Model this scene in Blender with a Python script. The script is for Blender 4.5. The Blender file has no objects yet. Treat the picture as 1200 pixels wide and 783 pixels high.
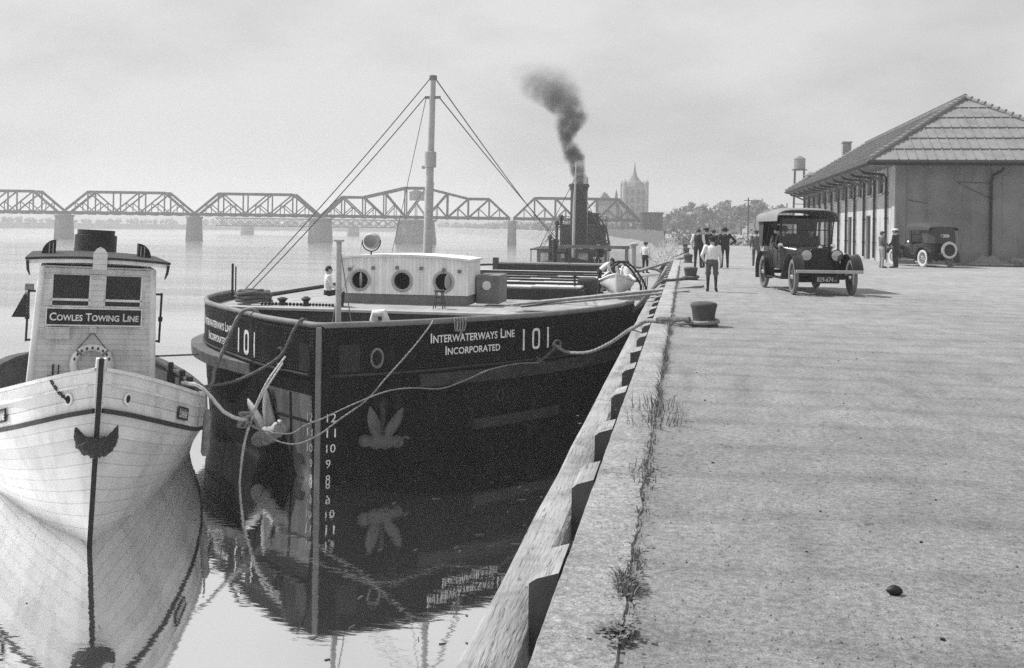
import bpy, bmesh, math, random
from mathutils import Vector as V, Matrix, noise as mnoise
random.seed(7)
R = math.radians
PI = math.pi
scene = bpy.context.scene
COL = scene.collection

# ------------------------------------------------------------------ camera
cam = bpy.data.cameras.new('camera')
cam.sensor_width = 36.0
cam.lens = 36.0
cam.shift_y = -126.3 / 1200.0
cam.clip_start = 0.1
cam.clip_end = 6000
camo = bpy.data.objects.new('camera', cam)
COL.objects.link(camo)
TH = math.atan(203 / 1200)
PH = R(0.8)
_f = V((-math.sin(TH), math.cos(TH), 0)); _r = V((math.cos(TH), math.sin(TH), 0)); _z = V((0, 0, 1))
_cr = _r * math.cos(PH) + _z * math.sin(PH)
_cu = -_r * math.sin(PH) + _z * math.cos(PH)
_m = Matrix.Identity(4)
for _i in range(3):
    _m[_i][0] = _cr[_i]; _m[_i][1] = _cu[_i]; _m[_i][2] = -_f[_i]
_m[2][3] = 1.7
camo.matrix_world = _m
scene.camera = camo

# ------------------------------------------------------------------ sky, sun, exposure
SUN_EL = R(52)
SUN_DIR = V((-1.0, 0.22, 0)).normalized()          # horizontal direction towards the sun
SUN_ROT = math.atan2(SUN_DIR.x, SUN_DIR.y)
world = bpy.data.worlds.new('World')
scene.world = world
world.use_nodes = True
wn = world.node_tree
wn.nodes.clear()
sky = wn.nodes.new('ShaderNodeTexSky')
sky.sky_type = 'NISHITA'; sky.sun_disc = False
sky.sun_elevation = SUN_EL; sky.sun_rotation = SUN_ROT
sky.air_density = 2.0; sky.dust_density = 4.0; sky.ozone_density = 1.0
sepc = wn.nodes.new('ShaderNodeSeparateColor')       # a blue-sensitive plate: only the blue light counts
tc = wn.nodes.new('ShaderNodeTexCoord')
mp = wn.nodes.new('ShaderNodeMapping'); mp.inputs['Scale'].default_value = (1.3, 1.3, 3.2)
nz = wn.nodes.new('ShaderNodeTexNoise'); nz.inputs['Scale'].default_value = 2.2; nz.inputs['Detail'].default_value = 6
nz.inputs['Roughness'].default_value = 0.55
mr = wn.nodes.new('ShaderNodeMapRange')
mr.inputs['From Min'].default_value = 0.34; mr.inputs['From Max'].default_value = 0.58
mr.inputs['To Min'].default_value = 0.80; mr.inputs['To Max'].default_value = 1.06
mul = wn.nodes.new('ShaderNodeMath'); mul.operation = 'MULTIPLY'
flat = wn.nodes.new('ShaderNodeMix'); flat.data_type = 'FLOAT'
flat.inputs[0].default_value = 0.75; flat.inputs[3].default_value = 9.2   # milky overcast over the clear sky
bg = wn.nodes.new('ShaderNodeBackground'); bg.inputs['Strength'].default_value = 0.076
wo = wn.nodes.new('ShaderNodeOutputWorld')
L = wn.links.new
L(sky.outputs[0], sepc.inputs[0]); L(sepc.outputs[2], flat.inputs[2])
L(tc.outputs['Generated'], mp.inputs[0]); L(mp.outputs[0], nz.inputs['Vector']); L(nz.outputs[0], mr.inputs[0])
L(flat.outputs[0], mul.inputs[0]); L(mr.outputs[0], mul.inputs[1])
L(mul.outputs[0], bg.inputs['Color']); L(bg.outputs[0], wo.inputs['Surface'])

sun = bpy.data.lights.new('sun', 'SUN')
sun.energy = 4.8; sun.angle = R(0.6); sun.color = (1, 1, 1)
suno = bpy.data.objects.new('sun', sun)
COL.objects.link(suno)
_sd = V((SUN_DIR.x * math.cos(SUN_EL), SUN_DIR.y * math.cos(SUN_EL), math.sin(SUN_EL)))
suno.rotation_euler = _sd.to_track_quat('Z', 'Y').to_euler()
suno.location = _sd * 60

vs = scene.view_settings
vs.view_transform = 'Standard'; vs.look = 'None'; vs.exposure = 0.20; vs.gamma = 1.0
vs.use_curve_mapping = False
scene.cycles.use_denoising = False
scene.cycles.adaptive_threshold = .006
scene.cycles.sample_clamp_indirect = 4
scene.cycles.max_bounces = 8
scene.cycles.volume_bounces = 1
scene.cycles.volume_max_steps = 256
scene.cycles.transparent_max_bounces = 12

# ------------------------------------------------------------------ materials
def nodes_of(name):
    m = bpy.data.materials.new(name); m.use_nodes = True
    nt = m.node_tree
    b = nt.nodes['Principled BSDF']
    return m, nt, b

def grey(v): return (v, v, v, 1)

def mat(name, val, rough=.7, var=.2, scale=3.0, bump=.15, bscale=40.0, spec=.3, metal=0.0, stretch=(1, 1, 1), cracks=0.0,
        boards=None, dirt=0.0, rust=0.0):
    """grey procedural material: two noise octaves in the albedo, a fine bump, optional board seams.
    boards=(axis, pitch, depth) cuts dark seams along an object axis."""
    m, nt, b = nodes_of(name)
    n, l = nt.nodes, nt.links.new
    tc = n.new('ShaderNodeTexCoord')
    mp = n.new('ShaderNodeMapping'); mp.inputs['Scale'].default_value = stretch
    l(tc.outputs['Object'], mp.inputs[0])
    n1 = n.new('ShaderNodeTexNoise'); n1.inputs['Scale'].default_value = scale; n1.inputs['Detail'].default_value = 7
    n1.inputs['Roughness'].default_value = .62
    l(mp.outputs[0], n1.inputs['Vector'])
    r = n.new('ShaderNodeMapRange')
    r.inputs['From Min'].default_value = .3; r.inputs['From Max'].default_value = .7
    r.inputs['To Min'].default_value = val * (1 - var); r.inputs['To Max'].default_value = val * (1 + var)
    l(n1.outputs[0], r.inputs[0])
    out = r.outputs[0]
    n2 = n.new('ShaderNodeTexNoise'); n2.inputs['Scale'].default_value = bscale; n2.inputs['Detail'].default_value = 4
    l(mp.outputs[0], n2.inputs['Vector'])
    h = n2.outputs[0]
    if dirt:
        n3 = n.new('ShaderNodeTexNoise'); n3.inputs['Scale'].default_value = scale * .6; n3.inputs['Detail'].default_value = 9
        n3.inputs['Roughness'].default_value = .7
        mp3 = n.new('ShaderNodeMapping'); mp3.inputs['Scale'].default_value = (2.2, 2.2, .5); mp3.inputs['Location'].default_value = (3, 7, 1)
        l(tc.outputs['Object'], mp3.inputs[0]); l(mp3.outputs[0], n3.inputs['Vector'])
        r3 = n.new('ShaderNodeMapRange'); r3.inputs['From Min'].default_value = .48; r3.inputs['From Max'].default_value = .68
        r3.inputs['To Min'].default_value = 1; r3.inputs['To Max'].default_value = 1 - dirt
        l(n3.outputs[0], r3.inputs[0])
        mu = n.new('ShaderNodeMath'); mu.operation = 'MULTIPLY'
        l(out, mu.inputs[0]); l(r3.outputs[0], mu.inputs[1]); out = mu.outputs[0]
    if cracks:
        nc = n.new('ShaderNodeTexNoise'); nc.inputs['Scale'].default_value = 5.0; nc.inputs['Detail'].default_value = 3
        mpc = n.new('ShaderNodeMapping'); mpc.inputs['Scale'].default_value = (5.0, .16, 5.0)
        l(tc.outputs['Object'], mpc.inputs[0]); l(mpc.outputs[0], nc.inputs['Vector'])
        sb = n.new('ShaderNodeMath'); sb.operation = 'SUBTRACT'; sb.inputs[1].default_value = .5; l(nc.outputs[0], sb.inputs[0])
        ab = n.new('ShaderNodeMath'); ab.operation = 'ABSOLUTE'; l(sb.outputs[0], ab.inputs[0])
        rc_ = n.new('ShaderNodeMapRange'); rc_.inputs[1].default_value = .002; rc_.inputs[2].default_value = .012; rc_.inputs[3].default_value = 1 - cracks; rc_.inputs[4].default_value = 1
        l(ab.outputs[0], rc_.inputs[0]); mc = n.new('ShaderNodeMath'); mc.operation = 'MULTIPLY'; l(out, mc.inputs[0]); l(rc_.outputs[0], mc.inputs[1]); out = mc.outputs[0]
    if rust:
        n4 = n.new('ShaderNodeTexNoise'); n4.inputs['Scale'].default_value = 1.7; n4.inputs['Detail'].default_value = 9
        n4.inputs['Roughness'].default_value = .72
        mp4 = n.new('ShaderNodeMapping'); mp4.inputs['Scale'].default_value = (1.6, 1.6, .55)
        l(tc.outputs['Object'], mp4.inputs[0]); l(mp4.outputs[0], n4.inputs['Vector'])
        r4 = n.new('ShaderNodeMapRange'); r4.inputs['From Min'].default_value = .55; r4.inputs['From Max'].default_value = .75
        r4.inputs['To Min'].default_value = 0; r4.inputs['To Max'].default_value = rust
        l(n4.outputs[0], r4.inputs[0])
        ad = n.new('ShaderNodeMath'); ad.operation = 'ADD'
        l(out, ad.inputs[0]); l(r4.outputs[0], ad.inputs[1]); out = ad.outputs[0]
    if boards:
        ax, pitch, depth = boards
        if ax == 'V':
            sx = n.new('ShaderNodeSeparateXYZ'); l(tc.outputs['UV'], sx.inputs[0]); src = sx.outputs[1]
        else:
            sx = n.new('ShaderNodeSeparateXYZ'); l(tc.outputs['Object'], sx.inputs[0]); src = sx.outputs['XYZ'.index(ax)]
        dv = n.new('ShaderNodeMath'); dv.operation = 'DIVIDE'; dv.inputs[1].default_value = pitch
        l(src, dv.inputs[0])
        fr = n.new('ShaderNodeMath'); fr.operation = 'FRACT'; l(dv.outputs[0], fr.inputs[0])
        pp = n.new('ShaderNodeMath'); pp.operation = 'PINGPONG'; pp.inputs[1].default_value = .5; l(fr.outputs[0], pp.inputs[0])
        rr = n.new('ShaderNodeMapRange'); rr.inputs['From Min'].default_value = 0.0; rr.inputs['From Max'].default_value = .05
        l(pp.outputs[0], rr.inputs[0])
        # boards differ a little from one another
        fl = n.new('ShaderNodeMath'); fl.operation = 'FLOOR'; l(dv.outputs[0], fl.inputs[0])
        wn_ = n.new('ShaderNodeTexWhiteNoise'); wn_.noise_dimensions = '1D'; l(fl.outputs[0], wn_.inputs['W'])
        bv = n.new('ShaderNodeMapRange'); bv.inputs['To Min'].default_value = .9; bv.inputs['To Max'].default_value = 1.08
        l(wn_.outputs[0], bv.inputs[0])
        seam = n.new('ShaderNodeMapRange'); seam.inputs['To Min'].default_value = 1 - depth; seam.inputs['To Max'].default_value = 1
        l(rr.outputs[0], seam.inputs[0])
        m1 = n.new('ShaderNodeMath'); m1.operation = 'MULTIPLY'; l(out, m1.inputs[0]); l(bv.outputs[0], m1.inputs[1])
        m2 = n.new('ShaderNodeMath'); m2.operation = 'MULTIPLY'; l(m1.outputs[0], m2.inputs[0]); l(seam.outputs[0], m2.inputs[1])
        out = m2.outputs[0]
        ad = n.new('ShaderNodeMath'); ad.operation = 'MULTIPLY_ADD'; ad.inputs[1].default_value = .35
        l(h, ad.inputs[0]); l(rr.outputs[0], ad.inputs[2]); h = ad.outputs[0]
    l(out, b.inputs['Base Color'])
    b.inputs['Roughness'].default_value = rough
    b.inputs['Specular IOR Level'].default_value = spec
    b.inputs['Metallic'].default_value = metal
    if bump:
        bp = n.new('ShaderNodeBump'); bp.inputs['Strength'].default_value = bump; bp.inputs['Distance'].default_value = .02
        l(h, bp.inputs['Height']); l(bp.outputs[0], b.inputs['Normal'])
    return m

MAT = {}
def M(name, *a, **k):
    if name not in MAT: MAT[name] = mat(name, *a, **k)
    return MAT[name]

M('white_paint', .75, .55, .12, 2.5, dirt=.25)
M('white_letter', .8, .6, .16, 9, dirt=.35)
M('grey_letter', .45, .7, .25, 6)
M('tug_hull', .72, .5, .10, 1.6, .25, 30, boards=('V', 1 / 15.0, .38), dirt=.25)
M('tug_bulwark', .72, .5, .10, 1.6, .2, 30, boards=('V', 1 / 3.0, .6), dirt=.35)
M('tug_house', .64, .6, .14, 3, .3, 30, boards=('Z', .105, .55), dirt=.3)
M('barge_house', .85, .6, .08, 2.5, .3, 30, boards=('X', .11, .45), dirt=.2)
M('barge_house_side', .85, .6, .08, 2.5, .3, 30, boards=('Y', .11, .45), dirt=.2)
M('barge_hull', .010, .6, .5, 1.2, .55, 3.5, spec=.08, rust=.03)
M('barge_trim', .04, .6, .3, 3, .2, 25, spec=.2)
M('black_iron', .02, .5, .3, 5, .2, 30, spec=.25)
M('dark_paint', .03, .6, .3, 3, .15, 20, spec=.2)
M('mid_grey', .18, .6, .25, 3, .2, 25)
M('deck_grey', .30, .75, .25, 1.5, .2, 20, boards=('X', .14, .4))
M('galvanised', .38, .5, .15, 5, .1)
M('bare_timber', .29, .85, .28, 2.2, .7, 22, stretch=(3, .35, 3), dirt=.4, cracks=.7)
M('old_timber', .25, .85, .3, 2.2, .5, 22, stretch=(3, .35, 3), dirt=.4)
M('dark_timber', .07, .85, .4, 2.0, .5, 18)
M('lumber', .50, .8, .2, 2.0, .3, 22, stretch=(.4, 3, 3))
M('rope', .24, .9, .3, 14, .9, 60)
M('dark_rope', .12, .9, .3, 14, .9, 60)
M('pale_rope', .58, .9, .25, 14, .9, 60)
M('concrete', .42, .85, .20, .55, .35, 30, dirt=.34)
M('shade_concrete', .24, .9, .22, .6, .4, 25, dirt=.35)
M('roof_tile', .22, .8, .16, 1.3, .3, 25, dirt=.2)
M('window_glass', .015, .12, .2, 2, 0, spec=.5)
M('dark_void', .012, .8, .1)
M('steel_bridge', .03, .6, .2, 1)
M('stone_pier', .17, .9, .2, .6)
M('car_black', .012, .3, .2, 4, .03, spec=.35)
M('car_body', .022, .32, .2, 4, .03, spec=.4)
M('tyre', .16, .85, .2, 8, .2, 50)
M('white_tyre', .52, .85, .12, 8, .2, 50)
M('canvas', .22, .9, .12, 5, .3, 60)
M('dark_canvas', .05, .8, .2, 5, .3, 60)
M('nickel', .7, .2, .05, 8, 0, metal=1.0)
M('lamp_glass', .45, .12, .1, 8, 0, metal=.8)
M('skin', .42, .6, .1, 10, .1)
M('hair', .03, .6, .3, 20, .4, 90)
M('cloth_white', .68, .9, .08, 6, .3, 60)
M('cloth_dark', .03, .9, .3, 6, .4, 60)
M('cloth_mid', .10, .9, .25, 6, .4, 60)
M('cloth_light', .32, .9, .2, 6, .4, 60)
M('shoe', .02, .5, .2, 8, .1)
M('bark', .09, .9, .3, 5, .6, 20)
M('leaf', .17, .7, .45, 2.5, .1)
M('leaf_pale', .20, .7, .45, 2.5, .1)
M('weed', .16, .8, .4, 9, .1)
M('dry_brush', .5, .9, .3, 4, .2)
M('scrub', .26, .8, .4, 2.5, .1)
M('earth', .16, .95, .3, .2, .4, 3)
M('far_wall', .3, .9, .2, .4)
M('far_roof', .17, .9, .2, .4)
M('iron_bollard', .06, .75, .35, 7, .5, 40, spec=.4)

# transparent pane for windscreens
def glass_mat():
    m, nt, b = nodes_of('clear_glass')
    n, l = nt.nodes, nt.links.new
    t = n.new('ShaderNodeBsdfTransparent'); g = n.new('ShaderNodeBsdfGlossy'); g.inputs['Roughness'].default_value = .03
    fz = n.new('ShaderNodeFresnel'); fz.inputs['IOR'].default_value = 1.5
    mx = n.new('ShaderNodeMixShader')
    l(fz.outputs[0], mx.inputs[0]); l(t.outputs[0], mx.inputs[1]); l(g.outputs[0], mx.inputs[2])
    l(mx.outputs[0], nt.nodes['Material Output'].inputs['Surface'])
    t.inputs[0].default_value = (.75, .75, .75, 1)
    n.remove(b)
    return m
MAT['clear_glass'] = glass_mat()

# ------------------------------------------------------------------ mesh helpers
class MB:
    def __init__(s, mats=None):
        s.v = []; s.f = []; s.mi = []; s.cur = 0; s.uv = {}
    def add(s, verts, faces, M4=None):
        o = len(s.v)
        s.v += [tuple(M4 @ V(p)) if M4 is not None else tuple(p) for p in verts]
        for f in faces:
            s.f.append(tuple(i + o for i in f)); s.mi.append(s.cur)
        return s
    def box(s, c, d, M4=None, rz=0.0):
        x, y, z = d[0] / 2, d[1] / 2, d[2] / 2
        vs_ = [(-x, -y, -z), (x, -y, -z), (x, y, -z), (-x, y, -z), (-x, -y, z), (x, -y, z), (x, y, z), (-x, y, z)]
        T = Matrix.Translation(c) @ Matrix.Rotation(rz, 4, 'Z')
        if M4 is not None: T = M4 @ T
        return s.add(vs_, [(0, 3, 2, 1), (4, 5, 6, 7), (0, 1, 5, 4), (1, 2, 6, 5), (2, 3, 7, 6), (3, 0, 4, 7)], T)
    def bx(s, x0, x1, y0, y1, z0, z1):
        return s.box(((x0 + x1) / 2, (y0 + y1) / 2, (z0 + z1) / 2), (abs(x1 - x0), abs(y1 - y0), abs(z1 - z0)))
    def bar(s, p0, p1, w, h, up=(0, 0, 1)):
        p0, p1 = V(p0), V(p1); d = p1 - p0; ln = d.length
        if ln < 1e-6: return s
        y = d / ln; u = V(up)
        if abs(y.dot(u)) > .98: u = V((1, 0, 0))
        x = y.cross(u).normalized(); z = x.cross(y)
        T = Matrix(((x.x, y.x, z.x, 0), (x.y, y.y, z.y, 0), (x.z, y.z, z.z, 0), (0, 0, 0, 1)))
        return s.box((0, 0, 0), (w, ln, h), Matrix.Translation((p0 + p1) / 2) @ T)
    def tube(s, pts, r, n=8, closed=False, cap=True, flat=1.0):
        pts = [V(p) for p in pts]; m = len(pts)
        rs = r if isinstance(r, (list, tuple)) else [r] * m
        prev = None; rings = []
        for i, p in enumerate(pts):
            if closed: t = pts[(i + 1) % m] - pts[i - 1]
            else: t = pts[min(i + 1, m - 1)] - pts[max(i - 1, 0)]
            if t.length < 1e-9: t = V((0, 0, 1))
            t.normalize()
            if prev is None:
                u = V((0, 0, 1)) if abs(t.z) < .9 else V((1, 0, 0))
                a = t.cross(u).normalized()
            else:
                a = prev - t * prev.dot(t)
                a = a.normalized() if a.length > 1e-6 else t.orthogonal().normalized()
            prev = a; b = t.cross(a)
            rings.append([p + (a * math.cos(2 * PI * k / n) + b * math.sin(2 * PI * k / n) * flat) * rs[i] for k in range(n)])
        return s.loft(rings, closed, cap)
    def loft(s, rings, closed=False, cap=True, wrap=True):
        n = len(rings[0]); o = []
        for rg in rings: o += [tuple(p) for p in rg]
        fs = []
        m = len(rings)
        for i in range(m if closed else m - 1):
            j = (i + 1) % m
            for k in range(n if wrap else n - 1):
                k2 = (k + 1) % n
                fs.append((i * n + k, i * n + k2, j * n + k2, j * n + k))
        if cap and not closed and wrap:
            fs.append(tuple(range(n - 1, -1, -1))); fs.append(tuple((m - 1) * n + k for k in range(n)))
        return s.add(o, fs)
    def lathe(s, prof, n=16, M4=None, cap=True):
        rings = [[((M4 @ V((r * math.cos(2 * PI * k / n), r * math.sin(2 * PI * k / n), z))) if M4 is not None
                   else V((r * math.cos(2 * PI * k / n), r * math.sin(2 * PI * k / n), z))) for k in range(n)] for r, z in prof]
        return s.loft(rings, False, cap)
    def prism(s, poly, axis, a0, a1, M4=None):
        """poly: 2-D outline; axis 'X','Y','Z' is the extrusion axis"""
        def mk(p, a):
            if axis == 'X': return (a, p[0], p[1])
            if axis == 'Y': return (p[0], a, p[1])
            return (p[0], p[1], a)
        n = len(poly)
        vs_ = [mk(p, a0) for p in poly] + [mk(p, a1) for p in poly]
        fs = [tuple(range(n - 1, -1, -1)), tuple(range(n, 2 * n))] + [(i, (i + 1) % n, n + (i + 1) % n, n + i) for i in range(n)]
        return s.add(vs_, fs, M4)
    def ball(s, c, r, n=10, m=6, sc=(1, 1, 1)):
        T = Matrix.Translation(c) @ Matrix.Diagonal((sc[0], sc[1], sc[2], 1))
        prof = [(max(1e-4, r * math.sin(PI * i / m)), -r * math.cos(PI * i / m)) for i in range(m + 1)]
        return s.lathe(prof, n, T, True)
    def build(s, name, mats, parent=None, smooth=0, bevel=0.0, org=None, kind=None, fixn=True):
        me = bpy.data.meshes.new(name)
        vs_ = s.v
        if org is not None: vs_ = [(a - org[0], b - org[1], c - org[2]) for a, b, c in vs_]
        me.from_pydata(vs_, [], s.f)
        if not isinstance(mats, (list, tuple)): mats = [mats]
        for m in mats: me.materials.append(MAT[m] if isinstance(m, str) else m)
        if len(mats) > 1: me.polygons.foreach_set('material_index', s.mi)
        if fixn:
            b = bmesh.new(); b.from_mesh(me); bmesh.ops.recalc_face_normals(b, faces=b.faces); b.to_mesh(me); b.free()
        if smooth:
            me.polygons.foreach_set('use_smooth', [True] * len(me.polygons))
            me.set_sharp_from_angle(angle=R(smooth))
        me.update()
        o = bpy.data.objects.new(name, me); COL.objects.link(o)
        if parent is not None: o.parent = parent
        if bevel:
            md = o.modifiers.new('bevel', 'BEVEL'); md.width = bevel; md.segments = 2; md.limit_method = 'ANGLE'; md.angle_limit = R(40)
        if kind: o['kind'] = kind
        return o

def thing(name, label, cat, loc=(0, 0, 0), rz=0.0, group=None, tilt=None):
    o = bpy.data.objects.new(name, None); COL.objects.link(o)
    o.empty_display_size = .3
    o.location = loc; o.rotation_euler = tilt if tilt is not None else (0, 0, rz)
    return tag(o, label, cat, group)

def tag(o, label=None, cat=None, group=None, kind=None):
    if label: o['label'] = label
    if cat: o['category'] = cat
    if group: o['group'] = group
    if kind: o['kind'] = kind
    return o

def clone(o, parent=None):
    c = o.copy(); COL.objects.link(c)
    if parent is not None: c.parent = parent
    for ch in list(o.children): clone(ch, c)
    return c

def text_mesh(body, small=False, fat=0.0):
    cu = bpy.data.curves.new('lettering', 'FONT'); cu.body = body; cu.fill_mode = 'BOTH'; cu.resolution_u = 3
    cu.offset = fat; cu.small_caps_scale = .76
    if small:
        for i, ch in enumerate(body):
            if ch.islower(): cu.body_format[i].use_small_caps = True
    o = bpy.data.objects.new('lettering', cu); COL.objects.link(o)
    dg = bpy.context.evaluated_depsgraph_get()
    me = bpy.data.meshes.new_from_object(o.evaluated_get(dg))
    vs_ = [(v.co.x, v.co.y) for v in me.vertices]; fs = [tuple(p.vertices) for p in me.polygons]
    bpy.data.objects.remove(o); bpy.data.curves.remove(cu); bpy.data.meshes.remove(me)
    x0 = min(a for a, b in vs_); x1 = max(a for a, b in vs_); y0 = min(b for a, b in vs_); y1 = max(b for a, b in vs_)
    return [((a - x0) / (x1 - x0), (b - y0) / (y1 - y0)) for a, b in vs_], fs

def catenary(p0, p1, sag, n=14):
    p0, p1 = V(p0), V(p1)
    return [p0.lerp(p1, i / n) - V((0, 0, sag * 4 * (i / n) * (1 - i / n))) for i in range(n + 1)]

def spline(pts, k=6):
    """Catmull-Rom through the points"""
    P = [V(p) for p in pts]; P = [P[0] * 2 - P[1]] + P + [P[-1] * 2 - P[-2]]
    out = []
    for i in range(1, len(P) - 2):
        for j in range(k):
            t = j / k
            a, b, c, d = P[i - 1], P[i], P[i + 1], P[i + 2]
            out.append(.5 * (2 * b + (c - a) * t + (2 * a - 5 * b + 4 * c - d) * t * t + (3 * b - a - 3 * c + d) * t ** 3))
    out.append(P[-2])
    return out

def rope(name, pts, r, m, label, cat='rope', group=None, parent=None, k=8, lay=True):
    """a laid rope: the cross-section is three-lobed and turns along the length"""
    P = spline(pts, k) if len(pts) > 2 else [V(p) for p in pts]
    # resample evenly
    Lc = [0]
    for i in range(1, len(P)): Lc.append(Lc[-1] + (P[i] - P[i - 1]).length)
    tot = Lc[-1]; step = max(r * 1.6, tot / 260); n = max(4, int(tot / step)); Q = []; j = 0
    for i in range(n + 1):
        d = tot * i / n
        while j < len(P) - 2 and Lc[j + 1] < d: j += 1
        w = (d - Lc[j]) / max(1e-9, Lc[j + 1] - Lc[j]); Q.append(P[j].lerp(P[j + 1], w))
    b = MB(); N = 9; prev = None; rings = []
    for i, p in enumerate(Q):
        t = (Q[min(i + 1, n)] - Q[max(i - 1, 0)]).normalized()
        if prev is None: a = t.orthogonal().normalized()
        else:
            a = prev - t * prev.dot(t); a.normalize()
        prev = a; c = t.cross(a); tw = i * .55
        rings.append([p + (a * math.cos(2 * PI * q / N) + c * math.sin(2 * PI * q / N)) * r * (1 + .16 * math.cos(3 * (2 * PI * q / N) + tw * 3) if lay else 1) for q in range(N)])
    b.loft(rings, False, True)
    o = b.build(name, m, parent, 50, fixn=False)
    if parent is None: tag(o, label, cat, group)
    return o

# ================================================================== THE SETTING
WZ = -3.44                                           # water level; quay top is z = 0
QX = -0.585                                          # river edge of the quay

# ---- river
def water_mat():
    m, nt, b = nodes_of('river_water')
    n, l = nt.nodes, nt.links.new
    tc = n.new('ShaderNodeTexCoord')
    geo = n.new('ShaderNodeNewGeometry')
    def wave(scale, sx, sy, rot, det=2.0):
        mp = n.new('ShaderNodeMapping'); mp.inputs['Scale'].default_value = (sx, sy, 1); mp.inputs['Rotation'].default_value = (0, 0, rot)
        l(tc.outputs['Object'], mp.inputs[0])
        t = n.new('ShaderNodeTexNoise'); t.inputs['Scale'].default_value = scale; t.inputs['Detail'].default_value = det
        l(mp.outputs[0], t.inputs['Vector']); return t.outputs[0]
    a = wave(1.0, .5, 1.6, .25, 3); c = wave(5.5, .6, 1.5, -.15, 2); dsw = wave(.9, .12, 1.3, .22, 4)
    # calm patches and ruffled patches
    pt = wave(.035, 1, 2.2, .2, 3)
    pr = n.new('ShaderNodeMapRange'); pr.inputs['From Min'].default_value = .42; pr.inputs['From Max'].default_value = .62
    pr.inputs['To Min'].default_value = .25; pr.inputs['To Max'].default_value = 1.0
    l(pt, pr.inputs[0])
    ad = n.new('ShaderNodeMath'); ad.operation = 'MULTIPLY_ADD'; ad.inputs[1].default_value = .34
    l(c, ad.inputs[0]); l(a, ad.inputs[2])
    mu = n.new('ShaderNodeMath'); mu.operation = 'MULTIPLY'; l(ad.outputs[0], mu.inputs[0]); l(pr.outputs[0], mu.inputs[1])
    # the open river beyond the moored boats is ruffled by the wind, the berth lies calm
    sxy = n.new('ShaderNodeSeparateXYZ'); l(tc.outputs['Object'], sxy.inputs[0])
    op = n.new('ShaderNodeMapRange'); op.interpolation_type = 'SMOOTHSTEP'; op.inputs[1].default_value = 24; op.inputs[2].default_value = 70
    op.inputs[3].default_value = 0; op.inputs[4].default_value = 3.2; l(sxy.outputs[1], op.inputs[0])
    am = n.new('ShaderNodeMath'); am.operation = 'MULTIPLY'; l(dsw, am.inputs[0]); l(op.outputs[0], am.inputs[1])
    a2 = n.new('ShaderNodeMath'); a2.operation = 'ADD'; l(am.outputs[0], a2.inputs[0]); l(mu.outputs[0], a2.inputs[1]); mu = a2
    bp = n.new('ShaderNodeBump'); bp.inputs['Strength'].default_value = .30; bp.inputs['Distance'].default_value = .035
    l(mu.outputs[0], bp.inputs['Height'])
    g = n.new('ShaderNodeBsdfGlossy'); g.inputs['Roughness'].default_value = .035; rgh = n.new('ShaderNodeMapRange'); rgh.inputs[1].default_value = 24; rgh.inputs[2].default_value = 90; rgh.inputs[3].default_value = .03; rgh.inputs[4].default_value = .16; l(sxy.outputs[1], rgh.inputs[0]); l(rgh.outputs[0], g.inputs['Roughness']); g.inputs['Color'].default_value = grey(.96)
    l(bp.outputs[0], g.inputs['Normal'])
    d = n.new('ShaderNodeBsdfDiffuse'); d.inputs['Color'].default_value = grey(.10)
    fz = n.new('ShaderNodeFresnel'); fz.inputs['IOR'].default_value = 1.6; l(bp.outputs[0], fz.inputs['Normal'])
    fr = n.new('ShaderNodeMapRange'); fr.inputs['From Max'].default_value = .3
    fr.inputs['To Min'].default_value = .78; fr.inputs['To Max'].default_value = .97
    l(fz.outputs[0], fr.inputs[0])
    # wind lanes: streaks of ruffled water mirror less of the sky
    ln = wave(.055, .22, 2.6, .12, 6); lr = n.new('ShaderNodeMapRange'); lr.inputs[1].default_value = .40; lr.inputs[2].default_value = .62; lr.inputs[3].default_value = 1; lr.inputs[4].default_value = .74
    l(ln, lr.inputs[0]); lx = n.new('ShaderNodeMix'); lx.data_type = 'FLOAT'; lx.inputs[2].default_value = 1.0
    o1 = n.new('ShaderNodeMapRange'); o1.inputs[1].default_value = 22; o1.inputs[2].default_value = 45; l(sxy.outputs[1], o1.inputs[0]); l(o1.outputs[0], lx.inputs[0]); l(lr.outputs[0], lx.inputs[3])
    fm = n.new('ShaderNodeMath'); fm.operation = 'MULTIPLY'; l(fr.outputs[0], fm.inputs[0]); l(lx.outputs[0], fm.inputs[1]); fr = fm
    mx = n.new('ShaderNodeMixShader'); l(fr.outputs[0], mx.inputs[0]); l(d.outputs[0], mx.inputs[1]); l(g.outputs[0], mx.inputs[2])
    l(mx.outputs[0], n['Material Output'].inputs['Surface']); n.remove(b)
    return m
MAT['river_water'] = water_mat()
b = MB(); b.add([(-1600, -60, WZ), (900, -60, WZ), (900, 1500, WZ), (-1600, 1500, WZ)], [(0, 1, 2, 3)])
b.build('river_water', 'river_water', kind='structure', fixn=False)

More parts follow.
